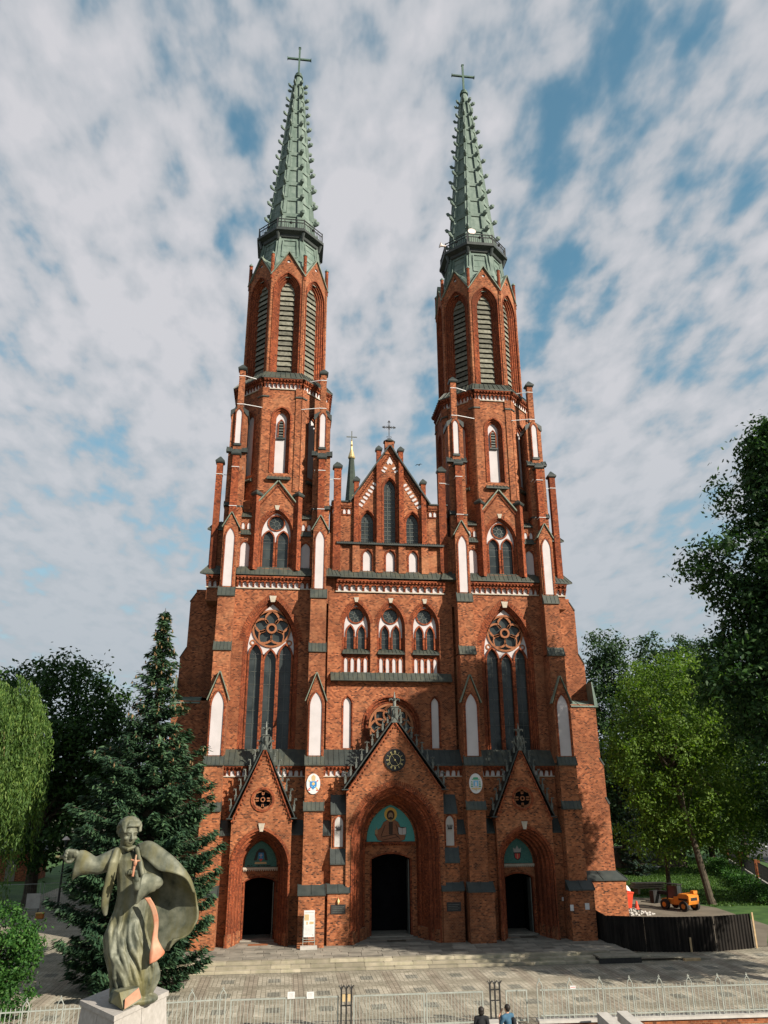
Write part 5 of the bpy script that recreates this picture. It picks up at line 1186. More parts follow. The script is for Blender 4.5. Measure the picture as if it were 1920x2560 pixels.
fld_me = MB(); fld_me.add([(-0.80, -0.92, 0), (0.80, -0.92, 0), (0.80, 0.92, 0), (-0.80, 0.92, 0)], [(0, 1, 2, 3)]); fld_me = fld_me.mesh('paving_field')
ins_me = MB(); ins_me.add([(-0.30, -0.40, 0), (0.30, -0.40, 0), (0.30, 0.40, 0), (-0.30, 0.40, 0)], [(0, 1, 2, 3)]); ins_me = ins_me.mesh('paving_inset')
for i in range(-8, 16):
    for j in range(-1, 4):
        x, y = gx0+i*GX, gy0-j*GY
        if y > -6.9 and -13 < x < 13.5: continue
        link('paving_strip', strip_me, 'paver_brown', plaza, Matrix.Translation((x+GX/2, y, PZ+0.004)))
        link('paving_field', fld_me, 'paver_light', plaza, Matrix.Translation((x, y, PZ+0.004)))
        link('paving_inset', ins_me, 'paver_dark', plaza, Matrix.Translation((x, y, PZ+0.008)))
# landing of large slabs and three stone steps
land = sheet('landing', rect(-12.6, 12.2, -5.2, 3.8), -0.03, 'granite')
slab_c = {}
def stone(w, d, h):
    k = (round(w, 2), round(d, 2), round(h, 2))
    if k not in slab_c:
        m = MB(); b = 0.012; m.taper((-w/2, w/2, -d/2, d/2), (-w/2, w/2, -d/2, d/2), 0, h-b); m.taper((-w/2, w/2, -d/2, d/2), (-w/2+b, w/2-b, -d/2+b, d/2-b), h-b, h); slab_c[k] = m.mesh('slab')
    return slab_c[k]
rr = random.Random(3); y = -5.16
while y < 1.0:
    d = rr.choice((0.42, 0.5, 0.6)); x = -12.4-rr.random()*0.5
    while x < 11.2:
        w = rr.choice((0.7, 0.9, 1.1, 1.3)); xc = x+w/2
        inside = y > -2.0 and (abs(abs(xc)-T) > 1.4 and abs(xc) > 2.4)
        if not inside: link('slab', stone(w-0.015, d-0.015, 0.05), 'granite', land, Matrix.Translation((xc, y+d/2, -0.05+rr.uniform(-0.004, 0.004))) @ Matrix.Rotation(rr.uniform(-0.003, 0.003), 4, 'Y'))
        x += w
    y += d
steps = sheet('church_steps', rect(-12.6, 11.2, -6.5, -5.1), PZ+0.006, 'granite')
for k in range(3):
    y1 = -5.15-0.42*k; z0 = -0.13*(k+1)+0.0; x = -12.5
    while x < 10.2:
        w = rr.choice((1.0, 1.25, 1.5, 1.75)); zt = -0.13*k
        if k == 2: zt = -0.255
        link('step_stone', stone(w-0.012, 0.43, 0.132), 'step_stone', steps, Matrix.Translation((x+w/2, y1-0.21+rr.uniform(-0.008, 0.008), zt-0.132+rr.uniform(-0.005, 0.005)))); x += w
# timber ramp beside the steps
ramp = thing('wooden_ramp', (11.2, -5.6, PZ), 'low grey board ramp beside the church steps in front of the dark fence', 'ramp')
for i in range(3):
    m = MB(); m.box(-1.2+0.02*i, 1.15, -1.0+i*0.72, -0.32+i*0.72, 0.26, 0.33); part('board', m, 'wood_grey', ramp)
m = MB(); m.box(-1.2, 1.1, -0.95, -0.87, 0, 0.26); m.box(-1.2, -1.12, -0.87, 1.1, 0, 0.26); part('frame', m, 'iron', ramp)
pln = thing('plank', (14.2, -5.9, PZ), 'long pale plank sloping to the paving from the end of the ramp', 'plank')
m = MB(); m.hexa([(-1.9, -0.25, 0.22), (2.1, -0.35, 0.0), (2.1, 0.25, 0.0), (-1.9, 0.35, 0.22), (-1.9, -0.25, 0.28), (2.1, -0.35, 0.05), (2.1, 0.25, 0.05), (-1.9, 0.35, 0.28)]); part('board', m, 'wood_grey', pln)
m = MB(); m.box(0.5, 1.4, -0.62, -0.40, 0.0, 0.12); part('block', m, 'wood_pale', pln)
# street beyond the churchyard
z_ = PZ+0.02
pp = lambda x, y, z=z_: tuple(on_z(x, y, z)[:2])
sheet('road', [pp(1842, 2092), pp(1866, 2140), pp(2100, 2215), pp(2100, 2075), pp(1905, 2048)], z_, 'asphalt')
sheet('kerb_verge', [pp(1862, 2140), pp(1850, 2150), pp(2050, 2235), pp(2100, 2218)], z_+0.01, 'lawn')
a, b = pp(1862, 2096), pp(1990, 2149); a2, b2 = pp(1864, 2093.5), pp(1992, 2144)
sheet('road_line', [a, b, b2, a2], z_+0.006, 'white_paint')

# ------------------------------------------------------------------ churchyard fence along the street
FY = -17.5; fz0 = -0.08
def finial_post(name='gothic_post'):
    m = MB()
    for s_ in (-1, 1):
        m.box(s_*0.10-0.02, s_*0.10+0.02, -0.02, 0.02, 0, 1.02)
        m.tube([(s_*0.10, 0, 1.0), (s_*0.105, 0, 1.10), (s_*0.06, 0, 1.20), (0, 0, 1.27)], 0.02, 6)
    m.box(-0.012, 0.012, -0.012, 0.012, 1.24, 1.38); m.box(-0.04, 0.04, -0.012, 0.012, 1.30, 1.33); return m.mesh('gothic_post')
POST = finial_post()
pk = MB(); pk.box(-0.011, 0.011, -0.011, 0.011, 0.02, 1.02); pk.taper((-0.011, 0.011, -0.011, 0.011), (-0.002, 0.002, -0.002, 0.002), 1.02, 1.10); PICK = pk.mesh('picket')
def fence_run(x0, x1, nbay, y0, y1, label, plinth=True):
    fe = thing('iron_fence', ((x0+x1)/2, (y0+y1)/2, PZ), label, 'fence', 'railings between the street and the plaza')
    cx, cy = (x0+x1)/2, (y0+y1)/2; an = math.atan2(y1-y0, x1-x0); L = math.hypot(x1-x0, y1-y0); fe.rotation_euler = (0, 0, an)
    zb = fz0-PZ
    m = MB(); m.box(-L/2, L/2, -0.02, 0.02, zb+0.10, zb+0.14); m.box(-L/2, L/2, -0.02, 0.02, zb+0.94, zb+0.98); part('rail', m, 'fence_paint', fe)
    for i in range(nbay+1):
        u = -L/2+L*i/nbay; link('gothic_post', POST, 'fence_paint', fe, Matrix.Translation((u, 0, zb)))
        if i < nbay:
            n = 6
            for k in range(1, n+1):
                link('picket', PICK, 'fence_paint', fe, Matrix.Translation((u+0.1+(L/nbay-0.2)*(k-0.5)/n, 0, zb)))
    if plinth:
        m = MB(); m.box(-L/2-0.1, L/2+0.1, -0.16, 0.16, -0.25, zb-0.09); part('plinth_wall', m, 'brick_low', fe)
        m = MB(); m.box(-L/2-0.15, L/2+0.15, -0.24, 0.24, zb-0.088, zb); part('plinth_cap', m, 'concrete', fe)
    return fe
fence_run(3.35, 20.0, 14, FY-0.1, FY-0.6, 'long grey railing with arched finials right of the gates on a white-capped plinth')
fence_run(-22.0, -8.6, 12, FY-1.5, FY+0.1, 'pale railing with arched finials behind the statue pedestal')
# gates: swing leaves between slim posts
def gate(x0, x1, label, y=FY+0.6, top=0.98, arched=False):
    g = thing('gate', ((x0+x1)/2, y, PZ), label, 'gate', 'gate leaves in the railing'); w = x1-x0
    m = MB(); 
    for s_ in (-1, 1): m.box(s_*(w/2-0.03)-0.025, s_*(w/2-0.03)+0.025, -0.025, 0.025, 0.04, 0.12+top+0.05)
    m.box(-w/2, w/2, -0.02, 0.02, 0.10, 0.15); m.box(-w/2, w/2, -0.022, 0.022, 0.12+top, 0.12+top+0.05); part('frame', m, 'fence_paint', g)
    b = MB(); b.box(-0.009, 0.009, -0.009, 0.009, 0.15, 0.12+top); bm = b.mesh('bar')
    n = max(4, int(w/0.125))
    for i in range(1, n): link('bar', bm, 'fence_paint', g, Matrix.Translation((-w/2+w*i/n, 0, 0)))
    return g
gate(-8.35, -6.25, 'grey gate leaf carrying two notices'); gate(-6.15, -4.30, 'grey gate leaf left of the dark lamp standards')
gate(-3.75, -1.0, 'wide grey gate leaf right of the dark lamp standards'); gate(-0.95, 1.30, 'wide grey gate leaf behind the two people')
gate(2.18, 3.05, 'narrow wicket gate beside the white-capped pier')
for i, (px_, lab) in enumerate(((728, 'white notice on the gate, the left one of two'), (776, 'white notice on the gate, the right one of two'))):
    p = on_y(px_, 2488, FY+0.55); n_ = thing('notice', tuple(p), lab, 'notice', 'paper notices on the gate')
    m = MB(); m.box(-0.135, 0.135, -0.01, 0.0, -0.115, 0.115); part('sheet', m, 'white_paint', n_)
    m = MB()
    for k in range(4): m.box(-0.09, 0.09-0.03*(k % 2), -0.013, -0.0101, 0.06-k*0.04, 0.072-k*0.04)
    part('print', m, 'print_grey', n_)
p = on_y(1432, 2468, FY-0.15); n_ = thing('notice', tuple(p), 'small white plate on the railing right of the wicket gate', 'notice')
m = MB(); m.box(-0.11, 0.11, -0.01, 0, -0.05, 0.05); part('sheet', m, 'white_paint', n_)
m = MB(); m.box(-0.09, 0.09, -0.013, -0.0101, -0.01, 0.01); part('print', m, 'print_red', n_)
def standard(x, lab, lamps):
    g = thing('lamp_standard', (x, FY+0.5, PZ), lab, 'lamp standard', 'dark iron standards between the gates')
    m = MB(); 
    for s_ in (-0.19, 0.0, 0.19):
        m.box(s_-0.028, s_+0.028, -0.03, 0.03, 0.06, 1.42)
    m.box(-0.24, 0.24, -0.025, 0.025, 0.08, 0.13); m.box(-0.22, 0.22, -0.02, 0.02, 0.82, 0.86); m.box(-0.22, 0.22, -0.02, 0.02, 1.18, 1.22); part('frame', m, 'iron', g)
    m = MB()
    for s_ in (-0.19, 0.0, 0.19):
        for q in (-1, 1): m.tube([(s_, 0, 1.36), (s_+q*0.05, 0, 1.46), (s_+q*0.09, 0, 1.50), (s_+q*0.11, 0, 1.46)], [0.02, 0.025, 0.02, 0.008], 5)
        m.tube([(s_, 0, 1.40), (s_, 0, 1.56)], [0.02, 0.006], 5)
    part('finial', m, 'iron', g)
    if lamps:
        m = MB()
        for s_ in (-0.1, 0.1): m.box(s_-0.055, s_+0.055, -0.05, -0.03, 0.98, 1.22)
        part('sign_plate', m, 'print_tan', g)
    m = MB(); m.box(-0.45, 0.45, -0.22, 0.22, 0, 0.055); part('base', m, 'concrete', g)
standard(-4.02, 'dark iron standard with pale plates between the wide gates', True); standard(1.74, 'dark iron standard beside the wicket gate, right of the two people', False)
pr = thing('gate_pier', (1.74, FY-0.15, PZ), 'low brick pier with white cap below the dark iron standard', 'pier')
m = MB(); m.box(-0.52, 0.52, -0.2, 0.22, -0.3, 0.20); part('brickwork', m, 'brick_low', pr); m = MB(); m.box(-0.60, 0.60, -0.28, 0.28, 0.202, 0.31); part('cap', m, 'concrete', pr)
# two concrete slabs on the street side
for i, (a_, b_, lab) in enumerate((((1492, 2531), (1526, 2558), 'left one of two pale concrete slabs below the railing'), ((1541.6, 2527.5), (1577, 2557.5), 'right one of two pale concrete slabs below the railing'))):
    y0 = FY-0.85; p = on_y(*a_, y0); g = thing('concrete_slab', (p[0]+0.20, y0, PZ), lab, 'slab', 'concrete slabs by the street')
    h = p[2]-PZ
    m = MB(); m.hexa([(-0.22, -1.7, -0.1), (0.22, -1.7, -0.1), (0.2, 0, -0.1), (-0.2, 0, -0.1), (-0.22, -1.7, h-0.12), (0.22, -1.7, h-0.12), (0.2, 0, h), (-0.2, 0, h)]); part('block', m, 'concrete', g)
# street paving on the camera side is the same plaza sheet; information board by the left door
ib = thing('information_board', (-5.02, -2.62, 0.0), 'white printed information board on a steel stand beside the left door', 'information board')
m = MB(); m.box(-0.46, 0.46, -0.16, 0.16, 0, 0.17); part('base', m, 'concrete', ib)
m = MB()
for s_ in (-1, 1): m.box(s_*0.32-0.015, s_*0.32+0.015, -0.015, 0.015, 0.17, 1.55)
for z in (0.36, 0.48): m.box(-0.31, 0.31, -0.012, 0.012, z, z+0.03)
part('stand', m, 'fence_paint', ib)
m = MB(); m.box(-0.295, 0.295, -0.045, -0.02, 0.60, 1.92); pb = part('panel', m, 'white_paint', ib)
m = MB(); m.box(-0.27, -0.02, -0.049, -0.0452, 1.42, 1.72); m.box(-0.16, -0.07, -0.049, -0.0452, 1.22, 1.36); m.box(0.02, 0.25, -0.049, -0.0452, 1.24, 1.36); part('photograph', m, 'print_tan', pb)
m = MB()
for k in range(5): m.box(0.03, 0.26, -0.049, -0.0452, 1.46+k*0.055, 1.47+k*0.055)
for k in range(7): m.box(-0.25, 0.22, -0.049, -0.0452, 0.74+k*0.06, 0.752+k*0.06)
m.box(-0.25, 0.25, -0.049, -0.0452, 1.79, 1.82); m.box(0.2, 0.25, -0.049, -0.0452, 0.66, 0.73); part('print', m, 'print_grey', pb)
for (x, y, w, lab) in ((-T+0.1, -0.9, 0.55, 'brown doormat before the left door'), (0.1, -0.75, 0.55, 'dark doormat before the middle door'), (T+0.1, -0.6, 0.5, 'dark doormat before the right door')):
    m = MB(); m.box(x-w, x+w, y-0.2, y+0.2, 0.006, 0.024); tag(part('doormat', m, 'bark' if x > -5 else 'terracotta', None), lab, 'doormat')
# ------------------------------------------------------------------ helpers for modelled figures
def blob(m, c, r, n=12):                           # ellipsoid
    rx, ry, rz = r if isinstance(r, tuple) else (r, r, r); h = n//2+1
    vs = [(c[0]+rx*math.sin(math.pi*j/h)*math.cos(2*math.pi*i/n), c[1]+ry*math.sin(math.pi*j/h)*math.sin(2*math.pi*i/n), c[2]+rz*math.cos(math.pi*j/h)) for j in range(1, h) for i in range(n)]
    vs += [(c[0], c[1], c[2]+rz), (c[0], c[1], c[2]-rz)]; t = (h-1)*n
    fs = [(j*n+i, (j+1)*n+i, (j+1)*n+(i+1) % n, j*n+(i+1) % n) for j in range(h-2) for i in range(n)]
    fs += [(t, i, (i+1) % n) for i in range(n)]+[(t+1, (h-2)*n+(i+1) % n, (h-2)*n+i) for i in range(n)]
    m.add(vs, fs)
def limb(m, pts, rad, n=12):                       # chain with round ends
    m.tube(pts, rad, n)
    for p, r in ((pts[0], rad[0]), (pts[-1], rad[-1])): blob(m, p, r if not isinstance(r, tuple) else min(r), 10)
def remeshed(name, m, voxel, smooth=6, fac=0.5):
    me = m.mesh(name); o = bpy.data.objects.new(name+'_tmp', me); COL.objects.link(o)
    md = o.modifiers.new('r', 'REMESH'); md.mode = 'VOXEL'; md.voxel_size = voxel
    if smooth: sm = o.modifiers.new('s', 'SMOOTH'); sm.iterations = smooth; sm.factor = fac
    dg = bpy.context.evaluated_depsgraph_get(); dg.update()
    out = bpy.data.meshes.new_from_object(o.evaluated_get(dg)); out.name = name
    bpy.data.objects.remove(o); bpy.data.meshes.remove(me); out.shade_smooth(); return out
def loft(m, rings):                                # closed rings of equal count
    n = len(rings[0]); vs = [p for r in rings for p in r]
    fs = [(i*n+k, i*n+(k+1) % n, (i+1)*n+(k+1) % n, (i+1)*n+k) for i in range(len(rings)-1) for k in range(n)]
    fs += [tuple(range(n-1, -1, -1)), tuple(range((len(rings)-1)*n, len(rings)*n))]; m.add(vs, fs)
def sheet_grid(m, rows, th, sub=5, wave=None):     # control grid -> smooth thick sheet
    G = np.array(rows, float)                      # (r, c, 3)
    def cr(P, k):                                  # Catmull-Rom along axis 0
        P = np.concatenate([[2*P[0]-P[1]], P, [2*P[-1]-P[-2]]]); out = []
        for i in range(1, len(P)-2):
            for t in np.linspace(0, 1, k, endpoint=False):
                a, b, c, d = P[i-1], P[i], P[i+1], P[i+2]
                out.append(0.5*((2*b)+(c-a)*t+(2*a-5*b+4*c-d)*t*t+(3*b-a-3*c+d)*t**3))
        out.append(P[-2]); return np.array(out)
    G = cr(G, sub); G = np.swapaxes(cr(np.swapaxes(G, 0, 1), sub), 0, 1)
    du = np.gradient(G, axis=0); dv = np.gradient(G, axis=1); N = np.cross(du, dv); N /= np.linalg.norm(N, axis=2, keepdims=True)+1e-9
    r, c = G.shape[:2]
    if wave is not None: G = G+N*wave(np.linspace(0, 1, r)[:, None], np.linspace(0, 1, c)[None, :])[..., None]
    A = G+N*th/2; B = G-N*th/2; vs = [tuple(p) for p in A.reshape(-1, 3)]+[tuple(p) for p in B.reshape(-1, 3)]; o = r*c; I = lambda i, j: i*c+j
    fs = []
    for i in range(r-1):
        for j in range(c-1): fs += [(I(i, j), I(i+1, j), I(i+1, j+1), I(i, j+1)), (o+I(i, j), o+I(i, j+1), o+I(i+1, j+1), o+I(i+1, j))]
    ed = [(i, 0) for i in range(r)]+[(r-1, j) for j in range(1, c)]+[(i, c-1) for i in range(r-2, -1, -1)]+[(0, j) for j in range(c-2, 0, -1)]
    for k in range(len(ed)): a, b = I(*ed[k]), I(*ed[(k+1) % len(ed)]); fs.append((a, o+a, o+b, b))
    m.add(vs, fs)

# ------------------------------------------------------------------ the statue on its pedestal
SY = -26.0; SZ = 2.74
stp = lambda x, y: (140+x*0.2441, 2020+y*0.2441)
org = on_y(*stp(800, 1930), SY); SO = np.array([org[0], SY, SZ])
def S(x, y, dy=0.0):
    p = on_y(*stp(x, y), SY+dy); return tuple(p-SO)
statue = thing('statue', tuple(SO), 'weathered green bronze statue of a robed man pointing left, cape billowing', 'statue')
rows = [(1935, 575, 975), (1860, 560, 1010), (1780, 548, 1035), (1700, 535, 1050), (1600, 520, 1050), (1500, 500, 1010), (1420, 498, 970), (1330, 508, 945), (1240, 520, 930),
        (1150, 545, 935), (1060, 585, 935), (980, 605, 945), (900, 622, 950), (800, 622, 945), (700, 616, 945), (600, 600, 930), (520, 606, 900), (455, 640, 850), (415, 690, 800), (380, 700, 790)]
m = MB(); rings = []; NR = 72
for i, (y, xl, xr) in enumerate(rows):
    a, b = S(xl, y), S(xr, y); c = ((a[0]+b[0])/2, 0.0, (a[2]+b[2])/2); w = abs(b[0]-a[0])/2; q = i/(len(rows)-1)
    dep = w*(0.80 if q < 0.45 else 0.66 if q < 0.8 else 0.8); amp = 0.105*(1-q)**0.7 if q < 0.62 else 0.026
    ring = []
    for k in range(NR):
        t = 2*math.pi*k/NR; w1 = 1-2*abs(math.sin(3.5*t+3.4*q+0.6*math.sin(2*t+3*q)))**0.75; w2 = 1-2*abs(math.sin(6*t-4.5*q+1.3+0.5*math.sin(t*3)))**0.8; fold = 0.8*w1+0.8*w2+0.45*math.sin(4*t+13*q)
        rr_ = 1+amp*fold*1.1; ring.append((c[0]+w*rr_*math.cos(t), c[1]+dep*rr_*math.sin(t), c[2]+0.03*fold*(1-q)))
    rings.append(ring)
loft(m, rings)
for k, (t0, dt, i0, i1) in enumerate(((3.5, 0.7, 10, 1), (3.85, 0.75, 9, 1), (4.2, 0.6, 11, 2), (4.5, 0.7, 8, 1), (4.85, 0.5, 10, 1), (5.2, 0.45, 9, 2), (5.6, 0.3, 8, 1), (3.2, 0.5, 8, 1), (4.0, 1.2, 6, 1), (4.7, -0.8, 7, 2))):   # raised drapery folds
    P = []
    for i in range(i0, i1-1, -1):
        kk = int(round((t0+dt*(i0-i)/(i0-i1))/(2*math.pi)*NR)) % NR; P.append(rings[i][kk])
    limb(m, P, [0.03]+[0.06+0.02*math.sin(j*1.3+k) for j in range(len(P)-2)]+[0.035], 8)
# coat edge hanging on the viewer's left, chest panel, collar
limb(m, [S(622, 440, -0.22), S(590, 560, -0.38), S(560, 700, -0.36), S(525, 860, -0.28), S(500, 1000, -0.22), S(505, 1085, -0.16)], [0.10, (0.14, 0.10), (0.15, 0.09), (0.15, 0.08), (0.12, 0.07), 0.06])
limb(m, [S(830, 420, -0.30), S(865, 560, -0.42), S(890, 700, -0.46), S(905, 840, -0.42)], [0.07, 0.08, 0.07, 0.05])
limb(m, [S(690, 400, -0.2), S(740, 425, -0.3), S(800, 400, -0.22)], [0.06, 0.07, 0.06])
# pointing arm with wide sleeve
limb(m, [S(640, 500, 0.0), S(540, 545, -0.10), S(420, 590, -0.18), S(330, 580, -0.22)], [0.27, 0.26, 0.24, 0.23], 16)
loft(m, [[tuple(np.array(S(cx, cy, -0.22))+np.array([ax*math.cos(t)*sx, dy*math.sin(t), az*math.cos(t)])) for t in np.linspace(0, 2*math.pi, 20, endpoint=False)]
         for (cx, cy, ax, az, sx, dy) in ((360, 582, 0.05, 0.24, 1, 0.22), (300, 570, 0.10, 0.28, 1, 0.22), (245, 575, 0.10, 0.36, 1, 0.2), (205, 590, 0.06, 0.40, 1, 0.17), (190, 600, 0.03, 0.38, 1, 0.12))])
# bent arm
limb(m, [S(880, 520, -0.05), S(960, 620, -0.12), S(1015, 740, -0.30)], [0.26, 0.27, 0.25], 16)
loft(m, [[tuple(np.array(S(cx, cy, dd))+np.array([0.05*math.sin(t), dy*math.cos(t), az*math.sin(t)])) for t in np.linspace(0, 2*math.pi, 22, endpoint=False)]
         for (cx, cy, dd, az, dy) in ((1062, 760, -0.30, 0.10, 0.10), (1040, 765, -0.32, 0.22, 0.20), (980, 775, -0.45, 0.25, 0.22), (920, 795, -0.60, 0.31, 0.21), (865, 825, -0.72, 0.39, 0.17), (845, 838, -0.75, 0.36, 0.10))])
limb(m, [S(870, 770, -0.70), S(820, 735, -0.80)], [0.12, 0.09], 12)
# feet and the lump of ground under the hem
limb(m, [S(600, 1900, -0.35), S(590, 1950, -0.55)], [0.13, 0.10])
blob(m, (-0.02, 0.05, 0.03), (0.66, 0.50, 0.18), 20)
body_me = remeshed('figure', m, 0.024, 2)
figure = link('figure', body_me, 'bronze', statue)
# head: skull, jaw, brow, nose, lips, ears; turned to the viewer's right and slightly down
hc = np.array(S(742, 262, -0.16)); HM = Matrix.Translation(hc) @ Matrix.Rotation(R(34), 4, 'Z') @ Matrix.Rotation(R(10), 4, 'X') @ Matrix.Scale(1.0, 4)
m = MB()                                           # local: face looks along -Y, z up; head about 0.74 m high
blob(m, (0, 0.03, 0.06), (0.245, 0.29, 0.30), 20); blob(m, (0, -0.04, -0.10), (0.20, 0.23, 0.24), 18); blob(m, (0, -0.14, -0.25), (0.105, 0.10, 0.085), 14)
limb(m, [(0, -0.245, 0.06), (0, -0.29, -0.01), (0, -0.325, -0.07)], [0.028, 0.036, 0.046], 10); blob(m, (0, -0.285, -0.085), (0.066, 0.05, 0.032), 10)
for s_ in (-1, 1):
    limb(m, [(s_*0.035, -0.255, 0.085), (s_*0.11, -0.245, 0.10), (s_*0.18, -0.185, 0.07)], [0.026, 0.032, 0.024], 8)
    blob(m, (s_*0.098, -0.222, 0.028), (0.045, 0.028, 0.024), 10); blob(m, (s_*0.13, -0.19, -0.08), (0.075, 0.06, 0.06), 10)
    limb(m, [(s_*0.245, 0.03, 0.06), (s_*0.262, 0.05, 0.0), (s_*0.235, 0.03, -0.07)], [0.035, 0.045, 0.025], 8)
limb(m, [(-0.07, -0.235, -0.155), (0, -0.262, -0.15), (0.07, -0.235, -0.155)], [0.016, 0.024, 0.016], 8); limb(m, [(-0.05, -0.235, -0.192), (0, -0.258, -0.195), (0.05, -0.235, -0.192)], [0.015, 0.025, 0.015], 8)
limb(m, [(0, 0.05, -0.15), (0, 0.06, -0.30), (0, 0.05, -0.48)], [0.17, 0.165, 0.18], 16)
hd = remeshed('head', m, 0.016, 2); hd.transform(HM); link('head', hd, 'bronze', statue)
m = MB(); hr = random.Random(5)
for k in range(19):                                # wavy locks combed from the hairline back over the skull
    al = -1.25+2.5*k/18; th0 = R(42) if abs(al) < 0.75 else R(8); pts = []; rad = []
    for i in range(9):
        q = i/8; th = th0+(R(205)-th0)*q; wv = 0.022*math.sin(7*q+k*1.7); rr_ = 1.06+0.10*math.sin(math.pi*min(1, q*1.6))*(1-abs(al)/2)
        pts.append((0.258*rr_*math.sin(al)+wv+0.02, 0.05-0.295*rr_*math.cos(al)**0.6*math.cos(th), 0.075+0.29*rr_*math.cos(al)**0.6*math.sin(th)+wv*0.6)); rad.append(0.030+0.026*math.sin(math.pi*min(1, 0.15+q)))
    limb(m, pts, rad, 8)
for k in range(6): limb(m, [(-0.17+0.055*k, -0.205-0.012*(3-abs(3-k)), 0.215), (-0.13+0.06*k, -0.225-0.01*(3-abs(3-k)), 0.26), (-0.08+0.06*k, -0.17, 0.32), (-0.04+0.05*k, -0.08, 0.365)], [0.018, 0.034, 0.038, 0.03], 8)
blob(m, (0, 0.07, 0.09), (0.25, 0.275, 0.275), 18)
hm = remeshed('hair', m, 0.018, 1); hm.transform(HM); link('hair', hm, 'bronze', statue)
def hand(name, base, dirv, pal, curl, point=False, sc=1.0):
    """palm with five fingers; dirv = along the hand, pal = out of the palm"""
    d = Vector(dirv).normalized(); p = Vector(pal).normalized(); s_ = d.cross(p).normalized(); b = Vector(base); m = MB()
    P = lambda u, v, w: tuple(b+(d*u+s_*v+p*w)*sc)
    limb(m, [P(-0.16, 0, 0), P(0.0, 0, 0)], [0.085*sc, 0.085*sc], 10)
    for v in (-0.075, -0.025, 0.025, 0.075): limb(m, [P(0.0, v*0.8, 0), P(0.17, v, 0)], [0.055*sc, 0.05*sc], 8)
    for i, v in enumerate((-0.085, -0.028, 0.03, 0.085)):
        L = (0.16, 0.18, 0.17, 0.13)[i]*(1.45 if point and i == 0 else 1); c = 0.0 if (point and i == 0) else curl
        a1, a2, a3 = c*0.9, c*1.9, c*2.6; q = [P(0.17, v, 0)]; u, w = 0.17, 0.0
        for a, l in ((a1, L*0.45), (a2, L*0.35), (a3, L*0.28)): u += l*math.cos(a); w += l*math.sin(a); q.append(P(u, v, w))
        limb(m, q, [0.040*sc, 0.037*sc, 0.034*sc, 0.026*sc], 8)
    limb(m, [P(0.02, -0.08, 0.03), P(0.09, -0.13, 0.08), P(0.15, -0.10, 0.14), P(0.19, -0.05, 0.15)], [0.05*sc, 0.045*sc, 0.036*sc, 0.026*sc], 8)
    return remeshed(name, m, 0.014*sc, 1)
hw = S(205, 478, -0.24); link('hand', hand('hand', hw, (-1.0, -0.05, 0.10), (0.0, -0.9, -0.45), 0.95, True, 1.25), 'bronze', statue)
hg = S(815, 735, -0.84); link('hand', hand('hand', hg, (-0.30, -0.10, 0.95), (-0.75, -0.55, -0.1), 1.0, False, 1.2), 'bronze', statue)
# cape
R_ = lambda L: [S(*q) for q in L]
m = MB()
sheet_grid(m, [R_([(880, 500, -.42), (940, 540, -.50), (1050, 635, -.60), (1200, 668, -.62), (1330, 728, -.50), (1408, 862, -.35)]),
               R_([(845, 392, -.18), (965, 352, -.28), (1120, 442, -.40), (1262, 568, -.42), (1372, 722, -.32), (1424, 880, -.20)]),
               R_([(820, 405, .22), (950, 430, .22), (1100, 610, .20), (1240, 770, .16), (1372, 890, .10), (1442, 975, .02)]),
               R_([(790, 620, .42), (930, 760, .46), (1080, 905, .40), (1220, 985, .30), (1352, 1035, .20), (1456, 1062, .02)]),
               R_([(780, 900, .42), (920, 1000, .44), (1062, 1100, .38), (1186, 1152, .28), (1314, 1182, .15), (1436, 1186, .0)]),
               R_([(770, 1200, .46), (905, 1250, .42), (1022, 1300, .34), (1104, 1335, .24), (1232, 1312, .12), (1350, 1296, .0)]),
               R_([(760, 1450, .50), (870, 1470, .44), (985, 1452, .32), (1062, 1445, .22), (1132, 1452, .12), (1192, 1340, .02)])], 0.055, 7,
           lambda u, v: 0.055*np.sin(9*v+16*u)*np.clip(u-0.3, 0, 1)+0.03*np.sin(31*u+5*v)*np.clip(v-0.1, 0, 1)*np.clip(u-0.25, 0, 1))
part('cape', m, 'bronze', statue, whole=True, smooth=True)
m = MB(); sheet_grid(m, [R_([(905, 920, -.62), (965, 915, -.60)]), R_([(960, 1010, -.58), (1015, 1000, -.54)]), R_([(990, 1110, -.52), (1045, 1105, -.48)]), R_([(1000, 1210, -.50), (1048, 1205, -.46)]), R_([(985, 1320, -.54), (1040, 1330, -.48)]),
                        R_([(970, 1420, -.60), (1080, 1420, -.50)]), R_([(960, 1500, -.66), (1110, 1490, -.54)]), R_([(956, 1600, -.70), (1022, 1572, -.66)])], 0.05, 4)
part('stole', m, 'copper_red', statue, whole=True, smooth=True)
m = MB(); a, b = Vector(S(822, 478, -1.0)), Vector(S(785, 700, -1.02)); m.tube([a, (a+b)/2, b], [0.02, 0.035, 0.03], 8); m.tube([S(768, 528, -1.0), S(815, 545, -1.01), S(862, 538, -1.0)], [0.02, 0.03, 0.02], 8)
blob(m, S(812, 560, -1.04), (0.05, 0.04, 0.09), 10); part('crucifix', m, 'copper_red', statue, whole=True)
m = MB(); m.hexa([S(560, 1990, -0.75), S(690, 2075, -1.0), S(885, 1960, -0.75), S(800, 1900, -0.1), S(590, 1870, -0.7), S(650, 1890, -0.95), S(850, 1835, -0.75), S(780, 1790, -0.2)]); part('broken_block', m, 'bronze', statue)
m = MB(); m.hexa([S(700, 2060, -1.04), S(872, 1945, -0.80), S(872, 1945, -0.72), S(700, 2060, -0.96), S(708, 1955, -1.02), S(848, 1840, -0.80), S(848, 1840, -0.72), S(708, 1955, -0.94)]); part('copper_facing', m, 'copper_red', statue)
